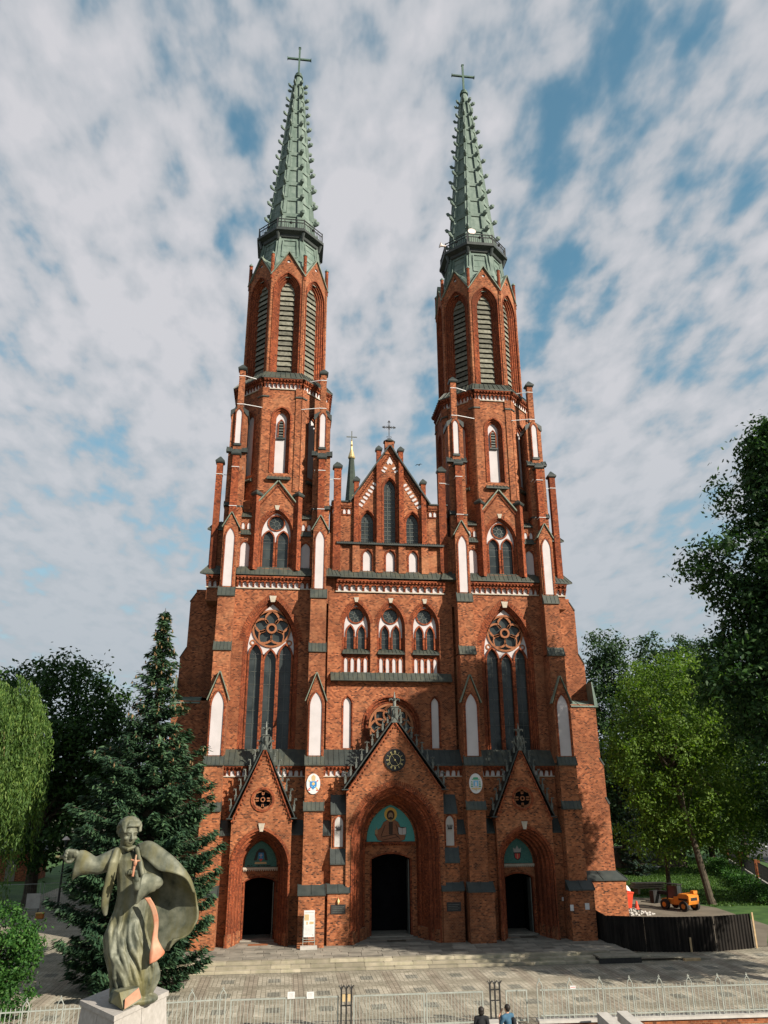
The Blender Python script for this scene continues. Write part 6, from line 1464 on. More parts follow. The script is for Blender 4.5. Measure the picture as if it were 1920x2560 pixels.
# pedestal
pn, pl_, pr_ = on_z(*stp(600, 2128), SZ-0.02)[:2], on_z(*stp(255, 1968), SZ-0.02)[:2], on_z(*stp(1148, 1872), SZ-0.02)[:2]
pb_ = pl_+pr_-pn; cen = (pl_+pr_)/2; ped = thing('pedestal', (cen[0], cen[1], PZ), 'tapering pale stone pedestal under the bronze statue', 'pedestal')
Q = [np.array(p)-cen for p in (pn, pr_, pb_, pl_)]; H = SZ-0.02-PZ
m = MB(); m.hexa([(*(q*1.02), H-0.12) for q in Q]+[(*(q*1.02), H) for q in Q]); part('cap_slab', m, 'pedestal_stone', ped)
for i in range(4):                                 # facing slabs, four sides of two
    a, b = Q[i], Q[(i+1) % 4]
    for (u0, u1) in ((0.0, 0.497), (0.503, 1.0)):
        A, B = a+(b-a)*u0, a+(b-a)*u1; k0, k1 = 1.22, 0.97; m = MB(); inn = 0.92
        m.hexa([(*(A*k0), 0), (*(B*k0), 0), (*(B*k0*inn), 0), (*(A*k0*inn), 0), (*(A*k1), H-0.122), (*(B*k1), H-0.122), (*(B*k1*inn), H-0.122), (*(A*k1*inn), H-0.122)]); part('facing_slab', m, 'pedestal_stone', ped)
# ------------------------------------------------------------------ two people in front of the gate
def person(px_, py_, head_z, label, shirt, turn, woman, pack=False):
    p = on_z(px_, py_, head_z); root = thing('person', (p[0], p[1], PZ), label, 'person', rz=turn); h = head_z-PZ; k = h/1.75
    v = lambda x, y, z: (x*k, y*k, z*k); sw = 0.185 if woman else 0.215
    m = MB()                                       # one body: faces -Y
    limb(m, [v(0, 0.01, 0.92), v(0, 0.02, 1.12), v(0, 0.0, 1.30), v(0, 0.01, 1.42)], [(0.155*k, 0.11*k), (0.14*k, 0.10*k), (0.175*k, 0.115*k), (0.12*k, 0.09*k)], 14)
    limb(m, [v(-sw, 0.01, 1.41), v(0, 0.01, 1.445), v(sw, 0.01, 1.41)], [0.06*k, 0.075*k, 0.06*k], 10)
    limb(m, [v(0, 0.02, 1.44), v(0, 0.0, 1.56)], [0.058*k, 0.053*k], 12)
    blob(m, v(0, 0.0, 1.645), (0.076*k, 0.095*k, 0.108*k), 16); blob(m, v(0, -0.03, 1.585), (0.052*k, 0.06*k, 0.055*k), 12); blob(m, v(0, -0.10, 1.63), (0.014*k, 0.022*k, 0.025*k), 8)
    for s_ in (-1, 1):
        limb(m, [v(s_*0.09, 0, 0.92), v(s_*0.095, -0.01, 0.50), v(s_*0.095, 0.02, 0.09)], [0.088*k, 0.062*k, 0.042*k], 12); limb(m, [v(s_*0.095, 0.03, 0.045), v(s_*0.11, -0.15, 0.03)], [0.042*k, 0.034*k], 8)
        blob(m, v(s_*0.08, 0.0, 1.63), (0.016*k, 0.028*k, 0.035*k), 8)
    arms = {-1: [(-sw, 0.01, 1.40), (-sw-0.05, 0.03, 1.13), (-sw-0.02, -0.10, 0.92)], 1: [(sw, 0.01, 1.40), (sw+0.05, 0.03, 1.13), (sw-0.02, -0.12, 0.95)]}
    if not woman: arms[1] = [(sw, 0.01, 1.40), (sw+0.05, -0.10, 1.16), (sw-0.06, -0.22, 1.40), (0.10, -0.17, 1.53)]
    for s_, A in arms.items():
        A = [v(*a) for a in A]; limb(m, A, [0.048*k, 0.042*k, 0.030*k, 0.028*k][:len(A)], 10)
        e = Vector(A[-1]); d = (e-Vector(A[-2])).normalized(); sd = Vector((1, 0, 0))
        for i in range(4): b = e+d*0.05+sd*(i-1.5)*0.019*k; limb(m, [e+sd*(i-1.5)*0.015*k, b+d*0.03, b+d*0.05+Vector((0, -0.02, 0))], [0.013*k, 0.011*k, 0.009*k], 6)
        limb(m, [e-sd*s_*0.02, e+d*0.03-sd*s_*0.05], [0.013*k, 0.010*k], 6)
    link('body', remeshed('body', m, 0.014, 2), 'skin', root)
    m = MB()                                       # shirt
    limb(m, [v(0, 0.01, 0.90), v(0, 0.02, 1.12), v(0, 0.0, 1.30), v(0, 0.012, 1.42)], [(0.178*k, 0.135*k), (0.165*k, 0.122*k), (0.195*k, 0.135*k), (0.13*k, 0.105*k)], 16)
    limb(m, [v(-sw, 0.01, 1.405), v(0, 0.015, 1.43), v(sw, 0.01, 1.405)], [0.078*k, 0.092*k, 0.078*k], 12)
    for s_, A in arms.items(): limb(m, [v(*A[0]), v(*(np.array(A[0])*0.35+np.array(A[1])*0.65))], [0.074*k, 0.066*k], 12)
    link('shirt', remeshed('shirt', m, 0.016, 2), shirt, root)
    m = MB(); limb(m, [v(0, 0.01, 0.96), v(0, 0.01, 0.86)], [(0.172*k, 0.13*k), (0.165*k, 0.125*k)], 14)
    for s_ in (-1, 1): limb(m, [v(s_*0.09, 0, 0.90), v(s_*0.095, -0.01, 0.50), v(s_*0.095, 0.02, 0.10)], [0.100*k, 0.078*k, 0.062*k], 12)
    link('trousers', remeshed('trousers', m, 0.02, 2), 'cloth_jeans', root)
    m = MB(); blob(m, v(0, 0.028, 1.665), ((0.108 if woman else 0.096)*k, (0.118 if woman else 0.106)*k, 0.108*k), 16)
    if woman: blob(m, v(0, 0.05, 1.59), (0.108*k, 0.085*k, 0.10*k), 14); blob(m, v(0.07, 0.0, 1.61), (0.03*k, 0.07*k, 0.07*k), 10); blob(m, v(-0.07, 0.0, 1.61), (0.03*k, 0.07*k, 0.07*k), 10)
    else: blob(m, v(0, 0.05, 1.60), (0.07*k, 0.05*k, 0.06*k), 12)
    link('hair', remeshed('hair', m, 0.012, 1), 'hair', root)
    if pack:
        pk_ = thing('backpack', (p[0]+0.22, p[1]+0.02, PZ+1.02*k), 'dark backpack behind the person in the blue shirt', 'backpack'); m = MB(); blob(m, (0, 0, 0.12), (0.10, 0.15, 0.24), 14)
        link('bag', remeshed('bag', m, 0.02, 2), 'cloth_black', pk_); m = MB(); m.tube([(-0.06, -0.08, 0.30), (-0.12, -0.06, 0.36), (-0.14, 0.0, 0.2)], 0.016, 6); part('strap', m, 'cloth_black', pk_)
    return root
person(1202.5, 2517, PZ+1.66, 'person with bobbed dark hair in a black top, back to the camera', 'cloth_black', R(168), True)
person(1266.5, 2511, PZ+1.74, 'person with short dark hair in a blue shirt, hand raised to the face', 'cloth_blue', R(214), False, True)
# ------------------------------------------------------------------ vegetation
def leaf_mesh(name, C, A, B):
    """rhombic leaves: centre C, half length vector A, half width vector B"""
    n = len(C); V = np.stack([C-A, C+B*0.9-A*0.1, C+A, C-B*0.9-A*0.1], 1).reshape(-1, 3)
    me = bpy.data.meshes.new(name); me.vertices.add(4*n); me.vertices.foreach_set('co', V.astype(np.float32).ravel())
    me.loops.add(4*n); me.loops.foreach_set('vertex_index', np.arange(4*n, dtype=np.int32)); me.polygons.add(n)
    me.polygons.foreach_set('loop_start', np.arange(0, 4*n, 4, dtype=np.int32)); me.update(calc_edges=True); return me
def unit(v): return v/(np.linalg.norm(v, axis=-1, keepdims=True)+1e-9)
def leaves(C, size, rg, up=0.25, out=None, aspect=0.55):
    n = len(C); N = unit(rg.normal(size=(n, 3))+np.array([0, 0, up])*2+(0 if out is None else out))
    T = unit(np.cross(N, rg.normal(size=(n, 3)))); s_ = size*rg.uniform(0.6, 1.25, (n, 1)); return C, T*s_, np.cross(N, T)*s_*aspect
def broad_tree(name, loc, trunk_h, trunk_r, blobs, nclus, per, spread, leaf, mat, label, cat='tree', group=None, seed=1, lean=(0, 0), bark='bark', fill=0.5, limbs=14):
    """trunk with limbs; the crown is many leaf clumps through the volume of several ellipsoids"""
    rg = np.random.default_rng(seed); root = thing(name, loc, label, cat, group)
    B = np.array([(*b[0], *b[1]) for b in blobs], float); vol = B[:, 3]*B[:, 4]*B[:, 5]; idx = rg.choice(len(B), nclus, p=vol/vol.sum())
    d = unit(rg.normal(size=(nclus, 3))); r = (fill+(1-fill)*rg.random(nclus)**0.6)[:, None]
    cl = B[idx, :3]+d*r*B[idx, 3:]
    k = np.repeat(np.arange(nclus), per); off = rg.normal(size=(len(k), 3))*spread*rg.uniform(0.6, 1.3, nclus)[k][:, None]*np.array([1, 1, 0.75])
    C = cl[k]+off; C, A, Bv = leaves(C, leaf, rg, 0.3, unit(off)*0.8+d[k]*0.4)
    me = leaf_mesh('crown', C, A, Bv); me.materials.append(MATS[mat]); link('crown', me, None, root)
    m = MB(); top = np.array([lean[0], lean[1], trunk_h]); P = [np.array([0, 0, -0.1]), np.array([lean[0]*0.05, lean[1]*0.05, 0.5])]+[top*q+np.array([rg.normal()*0.06, rg.normal()*0.06, 0]) for q in (0.35, 0.65, 1.0)]
    m.tube([tuple(p) for p in P], [trunk_r*1.35, trunk_r*1.05, trunk_r*0.9, trunk_r*0.75, trunk_r*0.5], 10)
    part('trunk', m, bark, root, whole=True)
    m = MB()
    sel = rg.choice(nclus, min(limbs, nclus), replace=False)
    for j in sel:
        q = rg.uniform(0.45, 1.0); a = top*q; b = cl[j]; mid = (a+b)/2+np.array([rg.normal()*0.3, rg.normal()*0.3, 0.35]); r0 = trunk_r*rg.uniform(0.25, 0.42)
        m.tube([tuple(a), tuple(mid), tuple(b)], [r0, r0*0.6, r0*0.2], 6)
    if limbs: part('limb', m, bark, root, whole=True)
    return root
def spruce(name, loc, H, Rm, label, mat, seed, whorls=34, cones=True, dens=1.0, base=0.03, group=None, pw=0.72, leafs=0.17, prof=None, bush=0.0):
    rg = np.random.default_rng(seed); root = thing(name, loc, label, 'tree', group); Cs, As, Bs = [], [], []; cn = []; br = MB()
    for w in range(whorls):
        q = base+(1-base)*(w/whorls)**0.92; z = q*H*0.975; L0 = Rm*((1-q)**pw)*(1.0 if q > 0.12 else 0.72+2.3*q) if prof is None else float(np.interp(q, [p[0] for p in prof], [p[1] for p in prof])); nb = int(7+5*(1-q))
        ph = rg.uniform(0, 6.28)
        for b in range(nb):
            a = ph+2*math.pi*b/nb+rg.normal()*0.12; L = max(0.22, L0*rg.uniform(0.5 if q > 0.62 else 0.68, 1.15)); t = np.linspace(0, 1, 7)
            zz = z+rg.normal()*0.16-L*(0.34*t-0.42*t**2.6)*(0.9 if q < 0.8 else -0.6)
            P = np.stack([np.cos(a)*L*t, np.sin(a)*L*t, zz], 1)
            if L > 0.5: br.tube([tuple(p) for p in P[::3]], [0.035+0.012*L, 0.022, 0.008], 4, False)
            n = int((34*L+8)*dens*(0.55 if q > 0.66 else 1)); u = rg.uniform(0.12, 1, n)**0.75; i = np.clip((u*6).astype(int), 0, 5); fr = (u*6-i)[:, None]
            c = P[i]*(1-fr)+P[i+1]*fr; side = rg.choice([-1, 1], n)[:, None]; tang = np.array([np.cos(a), np.sin(a), 0]); per_ = np.array([-np.sin(a), np.cos(a), 0])
            wd = (0.10+0.42*L*0.33*(1.15-u))[:, None]*rg.random((n, 1)); c = c+side*per_*wd-np.array([0, 0, 1])*(wd*0.35+rg.random((n, 1))*0.10)
            D = unit(tang*0.9+side*per_*0.8+np.array([0, 0, -0.35])+rg.normal(size=(n, 3))*0.25); s_ = leafs*rg.uniform(0.7, 1.4, (n, 1)); c = c+rg.normal(size=(n, 3))*bush*np.array([1, 1, 1.3])
            N = unit(np.array([0, 0, 1.0])+rg.normal(size=(n, 3))*0.5); Cs.append(c); As.append(D*s_); Bs.append(unit(np.cross(N, D))*s_*0.30)
            if cones and q > 0.55 and rg.random() < 0.75:
                for _ in range(2): cn.append(P[-1]*0.85+P[3]*0.15+rg.normal(size=3)*0.12-np.array([0, 0, 0.16]))
            elif cones and q > 0.3 and rg.random() < 0.12: cn.append(P[-1]-np.array([0, 0, 0.15]))
    me = leaf_mesh('crown', np.concatenate(Cs), np.concatenate(As), np.concatenate(Bs)); me.materials.append(MATS[mat]); link('crown', me, None, root)
    m = MB(); m.tube([(0, 0, -0.1), (0.03, 0, H*0.4), (0, 0, H*0.97)], [0.026*H**0.9, 0.016*H**0.9, 0.012], 8); part('trunk', m, 'bark', root); part('limb', br, 'bark', root, whole=True)['kind'] = 'stuff'
    if cn:
        c = np.array(cn); n = len(c); A = np.tile([0, 0, 0.11], (n, 1)); X = np.tile([0.05, 0, 0], (n, 1)); Yv = np.tile([0, 0.05, 0], (n, 1))
        me = leaf_mesh('cone', np.concatenate([c, c]), np.concatenate([A, A]), np.concatenate([X, Yv])); me.materials.append(MATS['cone_brown']); o = link('cone', me, None, root); o['kind'] = 'stuff'
    return root
# left side
spruce('spruce_tree', (-13.35, -9.0, PZ), 18.3, 4.1, 'tall dark spruce with brown cones in its top beside the left tower', 'leaf_spruce', 11, whorls=37, dens=3.3, bush=0.07, leafs=0.16, prof=[(0, 2.9), (0.12, 3.8), (0.3, 3.7), (0.45, 3.2), (0.57, 2.7), (0.64, 2.0), (0.70, 1.45), (0.78, 1.0), (0.88, 0.62), (0.96, 0.28), (1, 0.08)])
def willow():
    rg = np.random.default_rng(4); H = 14.2; root = thing('willow_tree', (-24.6, -4.0, PZ), 'yellow-green weeping willow at the left edge', 'tree'); Cs, As, Bs = [], [], []; st = MB()
    ca = rg.uniform(0, 2*math.pi, 190); cr_ = 4.4*np.sqrt(rg.uniform(0.05, 1, 190)); cw = rg.uniform(0.5, 1.1, 190); cs = rg.normal(size=(190, 2))*0.35; zc = rg.normal(size=190)*0.75
    for k in range(1900):
        j_ = k % 190; a = ca[j_]+rg.normal()*0.055; rr_ = cr_[j_]+rg.normal()*0.14; z0 = H-0.6-1.7*(max(rr_, 0)/4.5)**3+zc[j_]; top_ = 7.5 if rr_ > 3.3 else 10.5
        Ln = min(z0-0.9, rg.uniform(0.55, 1.0)*top_*cw[j_]); n = int(Ln*9)
        t = np.linspace(0, 1, n); sway = cs[j_]+rg.normal(size=2)*0.12; x = math.cos(a)*(rr_+0.35*np.minimum(t*3, 1)**0.7)+sway[0]*t; y = math.sin(a)*(rr_+0.35*np.minimum(t*3, 1)**0.7)+sway[1]*t; z = z0+0.25*np.sin(t*3.0)*(t < 0.4)-Ln*t**1.15
        c = np.stack([x, y, z], 1)+rg.normal(size=(n, 3))*0.05; D = unit(np.array([0, 0, -1.0])+rg.normal(size=(n, 3))*0.42); s_ = 0.125*rg.uniform(0.7, 1.3, (n, 1)); N = unit(rg.normal(size=(n, 3)))
        Cs.append(c); As.append(D*s_); Bs.append(unit(np.cross(N, D))*s_*0.26)
    me = leaf_mesh('crown', np.concatenate(Cs), np.concatenate(As), np.concatenate(Bs)); me.materials.append(MATS['leaf_willow']); link('crown', me, None, root)
    m = MB(); m.tube([(0, 0, -0.1), (0.2, 0, 4), (0.1, 0.1, 8)], [0.5, 0.38, 0.22], 10); part('trunk', m, 'bark_willow', root)
    m = MB()
    for k in range(26):
        a = rg.uniform(0, 6.28); r = rg.uniform(2.5, 4.6); z = H-1.6-2.0*(r/4.5)**2; m.tube([(0.1, 0.1, rg.uniform(5, 8)), (math.cos(a)*r*0.55, math.sin(a)*r*0.55, z-0.2), (math.cos(a)*r, math.sin(a)*r, z+0.5), (math.cos(a)*r*1.1, math.sin(a)*r*1.1, z-0.8)], [0.14, 0.08, 0.05, 0.02], 6)
    part('limb', m, 'bark_willow', root, whole=True)
willow()
broad_tree('maple_tree', (-27.0, 22.0, PZ), 9, 0.5, [((0, 0, 14.0), (6.6, 6, 6.2)), ((-4.5, 0, 11), (5, 5, 5.5)), ((4.0, -1, 11.5), (3.6, 4, 5.5)), ((0, -1, 7), (6.5, 5, 4))], 620, 62, 0.62, 0.22, 'leaf_maple', 'broad dark green maple behind the spruce and willow', seed=3, limbs=24)
broad_tree('maple_tree', (-35.0, 27.0, PZ), 8, 0.45, [((0, 0, 11.5), (6, 5, 6))], 300, 55, 0.65, 0.24, 'leaf_maple', 'dark maple at the left edge, half hidden by the willow', seed=31)
broad_tree('lilac_shrub', (-18.0, -13.4, PZ), 1.8, 0.09, [((0, 0, 2.4), (1.7, 1.5, 1.75)), ((-1.2, 0, 1.4), (1.5, 1.4, 1.3)), ((0.6, -0.4, 1.0), (1.2, 1.1, 0.95))], 330, 58, 0.20, 0.085, 'leaf_shrub', 'bright green rounded shrub at the lower left edge', 'shrub', seed=8, fill=0.6)
# right side
broad_tree('locust_tree', (27.6, 14.2, PZ), 13.5, 0.27, [((0.4, 2, 15.6), (5.6, 5, 5.2)), ((-2.6, 2, 11.5), (4.4, 4, 3.6)), ((3.0, 2, 10.5), (4.6, 4, 3.6)), ((0.5, 2, 7.4), (5.6, 4, 3.0)), ((-2.2, 3, 5.6), (3.6, 3, 2.6)), ((3.4, 1.5, 5.6), (3.0, 3, 2.4))], 860, 64, 0.50, 0.15, 'leaf_lime', 'yellow-green locust tree with a slim leaning trunk behind the orange loader', seed=5, lean=(-1.9, 1.6), limbs=26)
def poplar(x, y, h, r, label, seed, mat='leaf_poplar'):
    bl = [((0, 0, h*(0.16+0.72*i/6)), (r*(0.75+0.45*math.sin(math.pi*(0.15+0.72*i/6))), r*(0.75+0.45*math.sin(math.pi*(0.15+0.72*i/6))), h*0.12)) for i in range(7)]
    rg = np.random.default_rng(seed+50)
    for i in range(9): a = rg.uniform(0, 6.28); bl.append(((math.cos(a)*r*0.6, math.sin(a)*r*0.6, h*rg.uniform(0.82, 0.93)), (0.5, 0.5, h*0.07)))
    broad_tree('poplar_tree', (x, y, PZ), h*0.6, 0.35, bl, 360, 58, 0.60, 0.24, mat, label, group='poplars behind the churchyard', seed=seed)
poplar(34.3, 46, 28.8, 3.0, 'dark columnar poplar standing closest to the right tower', 21); poplar(41.2, 47, 28.6, 2.6, 'dark columnar poplar behind the locust tree, second from the right tower', 22)
poplar(46.8, 49, 28.9, 3.0, 'dark columnar poplar behind the locust tree, third from the right tower', 23); poplar(51.8, 50, 29.6, 2.9, 'dark columnar poplar, rightmost of the row and half hidden by the near tree', 24)
AB = [((0.4, 0, 22.0), (4.8, 4.4, 4.6)), ((-0.4, 0, 24.2), (2.8, 2.6, 2.8)), ((-3.0, 0, 22.8), (1.9, 1.8, 2.4)), ((-4.4, 0.5, 17.8), (4.2, 3.6, 2.0)), ((0, 0, 15.5), (6.6, 5.4, 4.6)), ((-4.2, 0.5, 12.8), (4.5, 3.8, 3.4)), ((0.8, 0, 9.2), (6.6, 5.0, 3.2)), ((-3.8, 0.4, 21.2), (2.8, 2.2, 1.8))]
AB = [((c[0], c[1], 7.9+(c[2]-7.9)*1.13), (r[0], r[1], r[2]*1.1)) for c, r in AB]
broad_tree('alder_tree', (21.7, -16.0, PZ), 15, 0.42, AB, 2700, 62, 0.37, 0.145, 'leaf_dark', 'tall dark leafy tree at the right edge, nearest to the camera', seed=15, limbs=34, fill=0.42)
broad_tree('lime_tree', (36.5, 12.0, PZ), 9, 0.42, [((0, 0, 12), (6, 5.5, 6)), ((1.5, 0, 7.0), (6, 5, 3.6)), ((-2, 0, 5.6), (3, 3, 2))], 420, 60, 0.55, 0.17, 'leaf_dark', 'dark lime tree behind the right end of the tin fence', seed=17, limbs=20)
broad_tree('lime_tree', (47.0, 34.0, PZ), 9, 0.45, [((0, 0, 14), (7, 6, 8)), ((0, 0, 7.5), (7, 6, 4))], 420, 55, 0.65, 0.22, 'leaf_poplar', 'dark lime tree by the churchyard railing near the road', seed=18)
broad_tree('lime_tree', (66.0, 48.0, PZ), 9, 0.45, [((0, 0, 15), (8, 7, 10))], 380, 55, 0.75, 0.26, 'leaf_poplar', 'dark lime tree on the far side of the road', seed=19)
broad_tree('young_tree', (29.0, 24.5, PZ), 6.5, 0.2, [((0, 0, 6.0), (2.6, 2.4, 2.6))], 130, 55, 0.42, 0.15, 'leaf_dark', 'small dark tree standing on the lawn left of the leaning trunk', seed=27)
broad_tree('ash_tree', (40.5, 50.0, PZ), 8, 0.5, [((0, 0, 9.5), (7, 5, 5.5))], 300, 55, 0.6, 0.22, 'leaf_poplar', 'dark spreading tree over the far end of the lawn', seed=29)
spruce('blue_spruce', (32.2, 38.0, PZ), 10.0, 2.0, 'small blue-grey spruce in front of the white building', 'leaf_blue', 33, whorls=24, cones=False, dens=1.0)
# hedge along the churchyard railing
def hedge(a, b, w, h, n, label, mat, seed):
    rg = np.random.default_rng(seed); a, b = np.array(a), np.array(b); L = np.linalg.norm(b-a); root = thing('hedge', ((a[0]+b[0])/2, (a[1]+b[1])/2, PZ), label, 'hedge'); u = rg.random(n); d = (b-a)/L; p = np.array([-d[1], d[0]])
    c2 = (u-0.5)[:, None]*L*d+(rg.normal(size=(n, 1))*w*0.4)*p; hz = h*(0.8+0.25*np.sin(u*23)+0.1*np.sin(u*61)); C = np.concatenate([c2, (rg.random(n)**0.5*hz)[:, None]], 1)
    C, A, Bv = leaves(C, 0.13, rg, 0.4); me = leaf_mesh('foliage', C, A, Bv); me.materials.append(MATS[mat]); link('foliage', me, None, root)
    m = MB()
    for q in np.linspace(-0.48, 0.48, 14): x = d*q*L; m.tube([(x[0], x[1], 0), (x[0]+0.1, x[1], h*0.7)], [0.05, 0.02], 5)
    part('stem', m, 'bark', root, whole=True)
hedge(on_z(1790, 2165, PZ)[:2], on_z(1935, 2265, PZ)[:2], 1.3, 1.0, 9000, 'low leafy hedge running along the churchyard railing at right', 'leaf_shrub', 41)
# lawn: short blades (nobody could count them)
def grass(x0, x1, y0, y1, n, seed):
    rg = np.random.default_rng(seed); C = np.stack([rg.uniform(x0, x1, n), rg.uniform(y0, y1, n), np.full(n, PZ+0.05)], 1); D = unit(np.array([0, 0, 1.0])+rg.normal(size=(n, 3))*0.5)*rg.uniform(0.06, 0.13, (n, 1)); N = unit(rg.normal(size=(n, 3)))
    return C, D, unit(np.cross(N, D))*0.05
C, A, Bv = grass(19, 50, 13, 62, 60000, 51); keep = ~((C[:, 0] < 27) & (C[:, 1] < 20)); me = leaf_mesh('grass', C[keep], A[keep], Bv[keep]); me.materials.append(MATS['grass_blade']); tag(link('grass', me, None), 'short green grass of the churchyard lawn', 'grass', kind='stuff')
# wooded skyline far behind, reads as one mass
rg = np.random.default_rng(61); n = 26000; th = rg.uniform(-1.35, 1.35, n); rad = rg.uniform(135, 165, n); hz = 9+4*np.sin(th*17)+3*np.sin(th*41+1)+2*np.sin(th*97); z = rg.random(n)**0.7*hz
C = np.stack([np.sin(th)*rad, np.cos(th)*rad-20, z], 1); C, A, Bv = leaves(C, 1.1, rg, 0.3); me = leaf_mesh('distant_woods', C, A, Bv); me.materials.append(MATS['leaf_poplar']); tag(link('distant_woods', me, None), 'far line of dark trees beyond the churchyard', 'woods', kind='stuff')
# ------------------------------------------------------------------ other things round the church
wb = thing('white_building', (28.0, 56.0, PZ), 'white plastered building with grey roof between the right tower and the trees', 'building')
m = MB(); m.box(-8, 6.4, -6, 8, 0, 13.2); part('wall', m, 'wall_white', wb)
m = MB(); m.taper((-8.5, 6.9, -6.5, 8.5), (-4, 2.4, -1, 3), 13.2, 16.4); m.box(-8.6, 7.0, -6.6, 8.6, 13.0, 13.2); part('roof', m, 'lead', wb)
m = MB(); m.box(-8.05, 6.45, -6.06, -6.0, 6.2, 6.5); part('string_course', m, 'lead', wb)
for x in (-5, -2, 1, 4):
    for z in (2.5, 8.2):
        m = MB(); m.box(x-0.6, x+0.6, -6.03, -6.002, z, z+2.0); w = part('window', m, 'glass', wb); m = MB()
        m.box(x-0.68, x-0.6, -6.06, -6.0, z, z+2.0); m.box(x+0.6, x+0.68, -6.06, -6.0, z, z+2.0); m.box(x-0.7, x+0.7, -6.1, -6.0, z-0.1, z); part('frame', m, 'wall_white', w, whole=True)
gw = thing('garden_wall', (33, 46.5, PZ), 'low dark garden wall with pale coping beyond the lawn', 'wall')
m = MB(); m.box(-9, 9, -0.2, 0.2, 0, 2.3); part('wall', m, 'soil', gw); m = MB(); m.box(-9.1, 9.1, -0.3, 0.3, 2.3, 2.45); part('coping', m, 'concrete', gw)
# brick hut behind the willow
p = on_z(62, 2203, PZ); hut = thing('brick_hut', (p[0]-1.6, p[1]+2.0, PZ), 'small red brick hut with steep grey roof behind the willow', 'hut')
m = MB(); m.box(-2.4, 2.4, -2.0, 2.4, 0, 3.0); part('wall', m, 'brick', hut); m = MB(); m.taper((-3.0, 3.0, -2.6, 3.0), (-1.6, 1.6, -1.2, 1.6), 2.95, 4.2); m.taper((-1.6, 1.6, -1.2, 1.6), (-0.3, 0.3, 0.0, 0.4), 4.2, 7.2); part('roof', m, 'lead', hut, whole=True)
m = MB(); m.box(-0.5, 0.5, -2.04, -2.0, 0, 2.1); part('door', m, 'wood_grey', hut)
# temporary mesh fence panels and a sign at left
def site_panel(x0, y0, x1, y1, label):
    g = thing('site_fence_panel', ((x0+x1)/2, (y0+y1)/2, PZ), label, 'fence', 'temporary fence panels left of the church'); d = Vector((x1-x0, y1-y0, 0))/2; m = MB()
    for a, b in (((-d.x, -d.y, 0.05), (-d.x, -d.y, 2.0)), ((d.x, d.y, 0.05), (d.x, d.y, 2.0)), ((-d.x, -d.y, 2.0), (d.x, d.y, 2.0)), ((-d.x, -d.y, 0.2), (d.x, d.y, 0.2))): m.bar(a, b, 0.045)
    part('frame', m, 'fence_paint', g); m = MB()
    for i in range(1, 24): q = -1+2*i/24; m.bar((d.x*q, d.y*q, 0.2), (d.x*q, d.y*q, 2.0), 0.008)
    part('wire_mesh', m, 'lead', g, whole=True)
p = on_z(93, 2282, PZ); site_panel(p[0]-3.4, p[1]-0.6, p[0], p[1], 'wire fence panel nearest to the shrub'); site_panel(p[0]+0.25, p[1]+0.1, p[0]+3.6, p[1]+1.6, 'wire fence panel behind the paved path')
p = on_z(78, 2290, PZ); g = thing('notice_board', (p[0], p[1], PZ), 'pale notice board standing before the wire fence above the shrub', 'board')
m = MB(); m.box(-0.5, 0.5, -0.03, 0.03, 0.5, 1.5); part('panel', m, 'concrete', g); m = MB(); m.box(-0.45, -0.40, -0.03, 0.03, 0, 0.5); m.box(0.40, 0.45, -0.03, 0.03, 0, 0.5); part('leg', m, 'iron', g)
p = on_z(92, 2295, PZ); g = thing('orange_crate', (p[0]+0.3, p[1]-0.4, PZ), 'small orange box at the foot of the notice board', 'box'); m = MB(); m.box(-0.25, 0.25, -0.2, 0.2, 0.03, 0.35); part('body', m, 'orange_paint', g); m = MB(); m.box(-0.28, 0.28, -0.23, 0.23, 0.35, 0.40); part('lid', m, 'print_gold', g)
p = on_y(166, 2096, 16); g = thing('street_lamp', (p[0], 16, PZ), 'old lamp with pale cap in the dark under the maple', 'lamp'); h = p[2]-PZ
m = MB(); m.tube([(0, 0, 0), (0, 0, h-0.5)], [0.09, 0.05], 8); part('post', m, 'iron', g); m = MB(); m.lathe([(0.30, 0), (0.28, 0.05), (0.06, 0.25)], (0, 0, h-0.1), 10); part('cap', m, 'dish', g); m = MB(); m.lathe([(0.08, 0), (0.2, 0.36)], (0, 0, h-0.48), 8); part('lantern', m, 'glass', g)
# corrugated dark fence round the building yard
def tin_panel(x0, y0, x1, y1, z0, z1, label):
    g = thing('tin_fence_panel', (x0, y0, PZ), label, 'fence', 'dark corrugated fence panels round the yard'); L = math.hypot(x1-x0, y1-y0); an = math.atan2(y1-y0, x1-x0); g.rotation_euler = (0, 0, an)
    n = int(L/0.055); vs = []; 
    for i in range(n+1):
        u = L*i/n; d = 0.028*(1 if (i//2) % 2 else -1); t = z0+(z1-z0)*i/n; vs += [(u, d, 0.02), (u, d, t), (u, d+0.006, t), (u, d+0.006, 0.02)]
    fs = []
    for i in range(n):
        a, b = 4*i, 4*i+4; fs += [(a, b, b+1, a+1), (a+1, b+1, b+2, a+2), (a+2, b+2, b+3, a+3), (a+3, b+3, b, a)]
    m = MB(); m.add(vs, fs); part('corrugated_sheet', m, 'tin_fence', g)
    m = MB(); m.box(0, L, 0.05, 0.10, 0.35, 0.43); m.box(0, L, 0.05, 0.10, 1.30, 1.38); part('rail', m, 'wood_grey', g); return g
A = [tuple(on_z(1420+0.3526*x, 1780+0.3526*y, PZ)[:2]) for x, y in ((135, 1612), (285, 1692), (560, 1704), (800, 1706), (1060, 1700), (1322, 1676))]
tl = ['dark tin fence panel running back to the church corner', 'dark tin fence panel nearest to the church on the plaza side', 'dark tin fence panel, second from the church', 'dark tin fence panel with pale streaks, third from the church', 'dark tin fence panel at the right end by the timber post']
for i in range(5): tin_panel(*A[i], *A[i+1], 1.78 if i else 1.95, 1.78, tl[i])
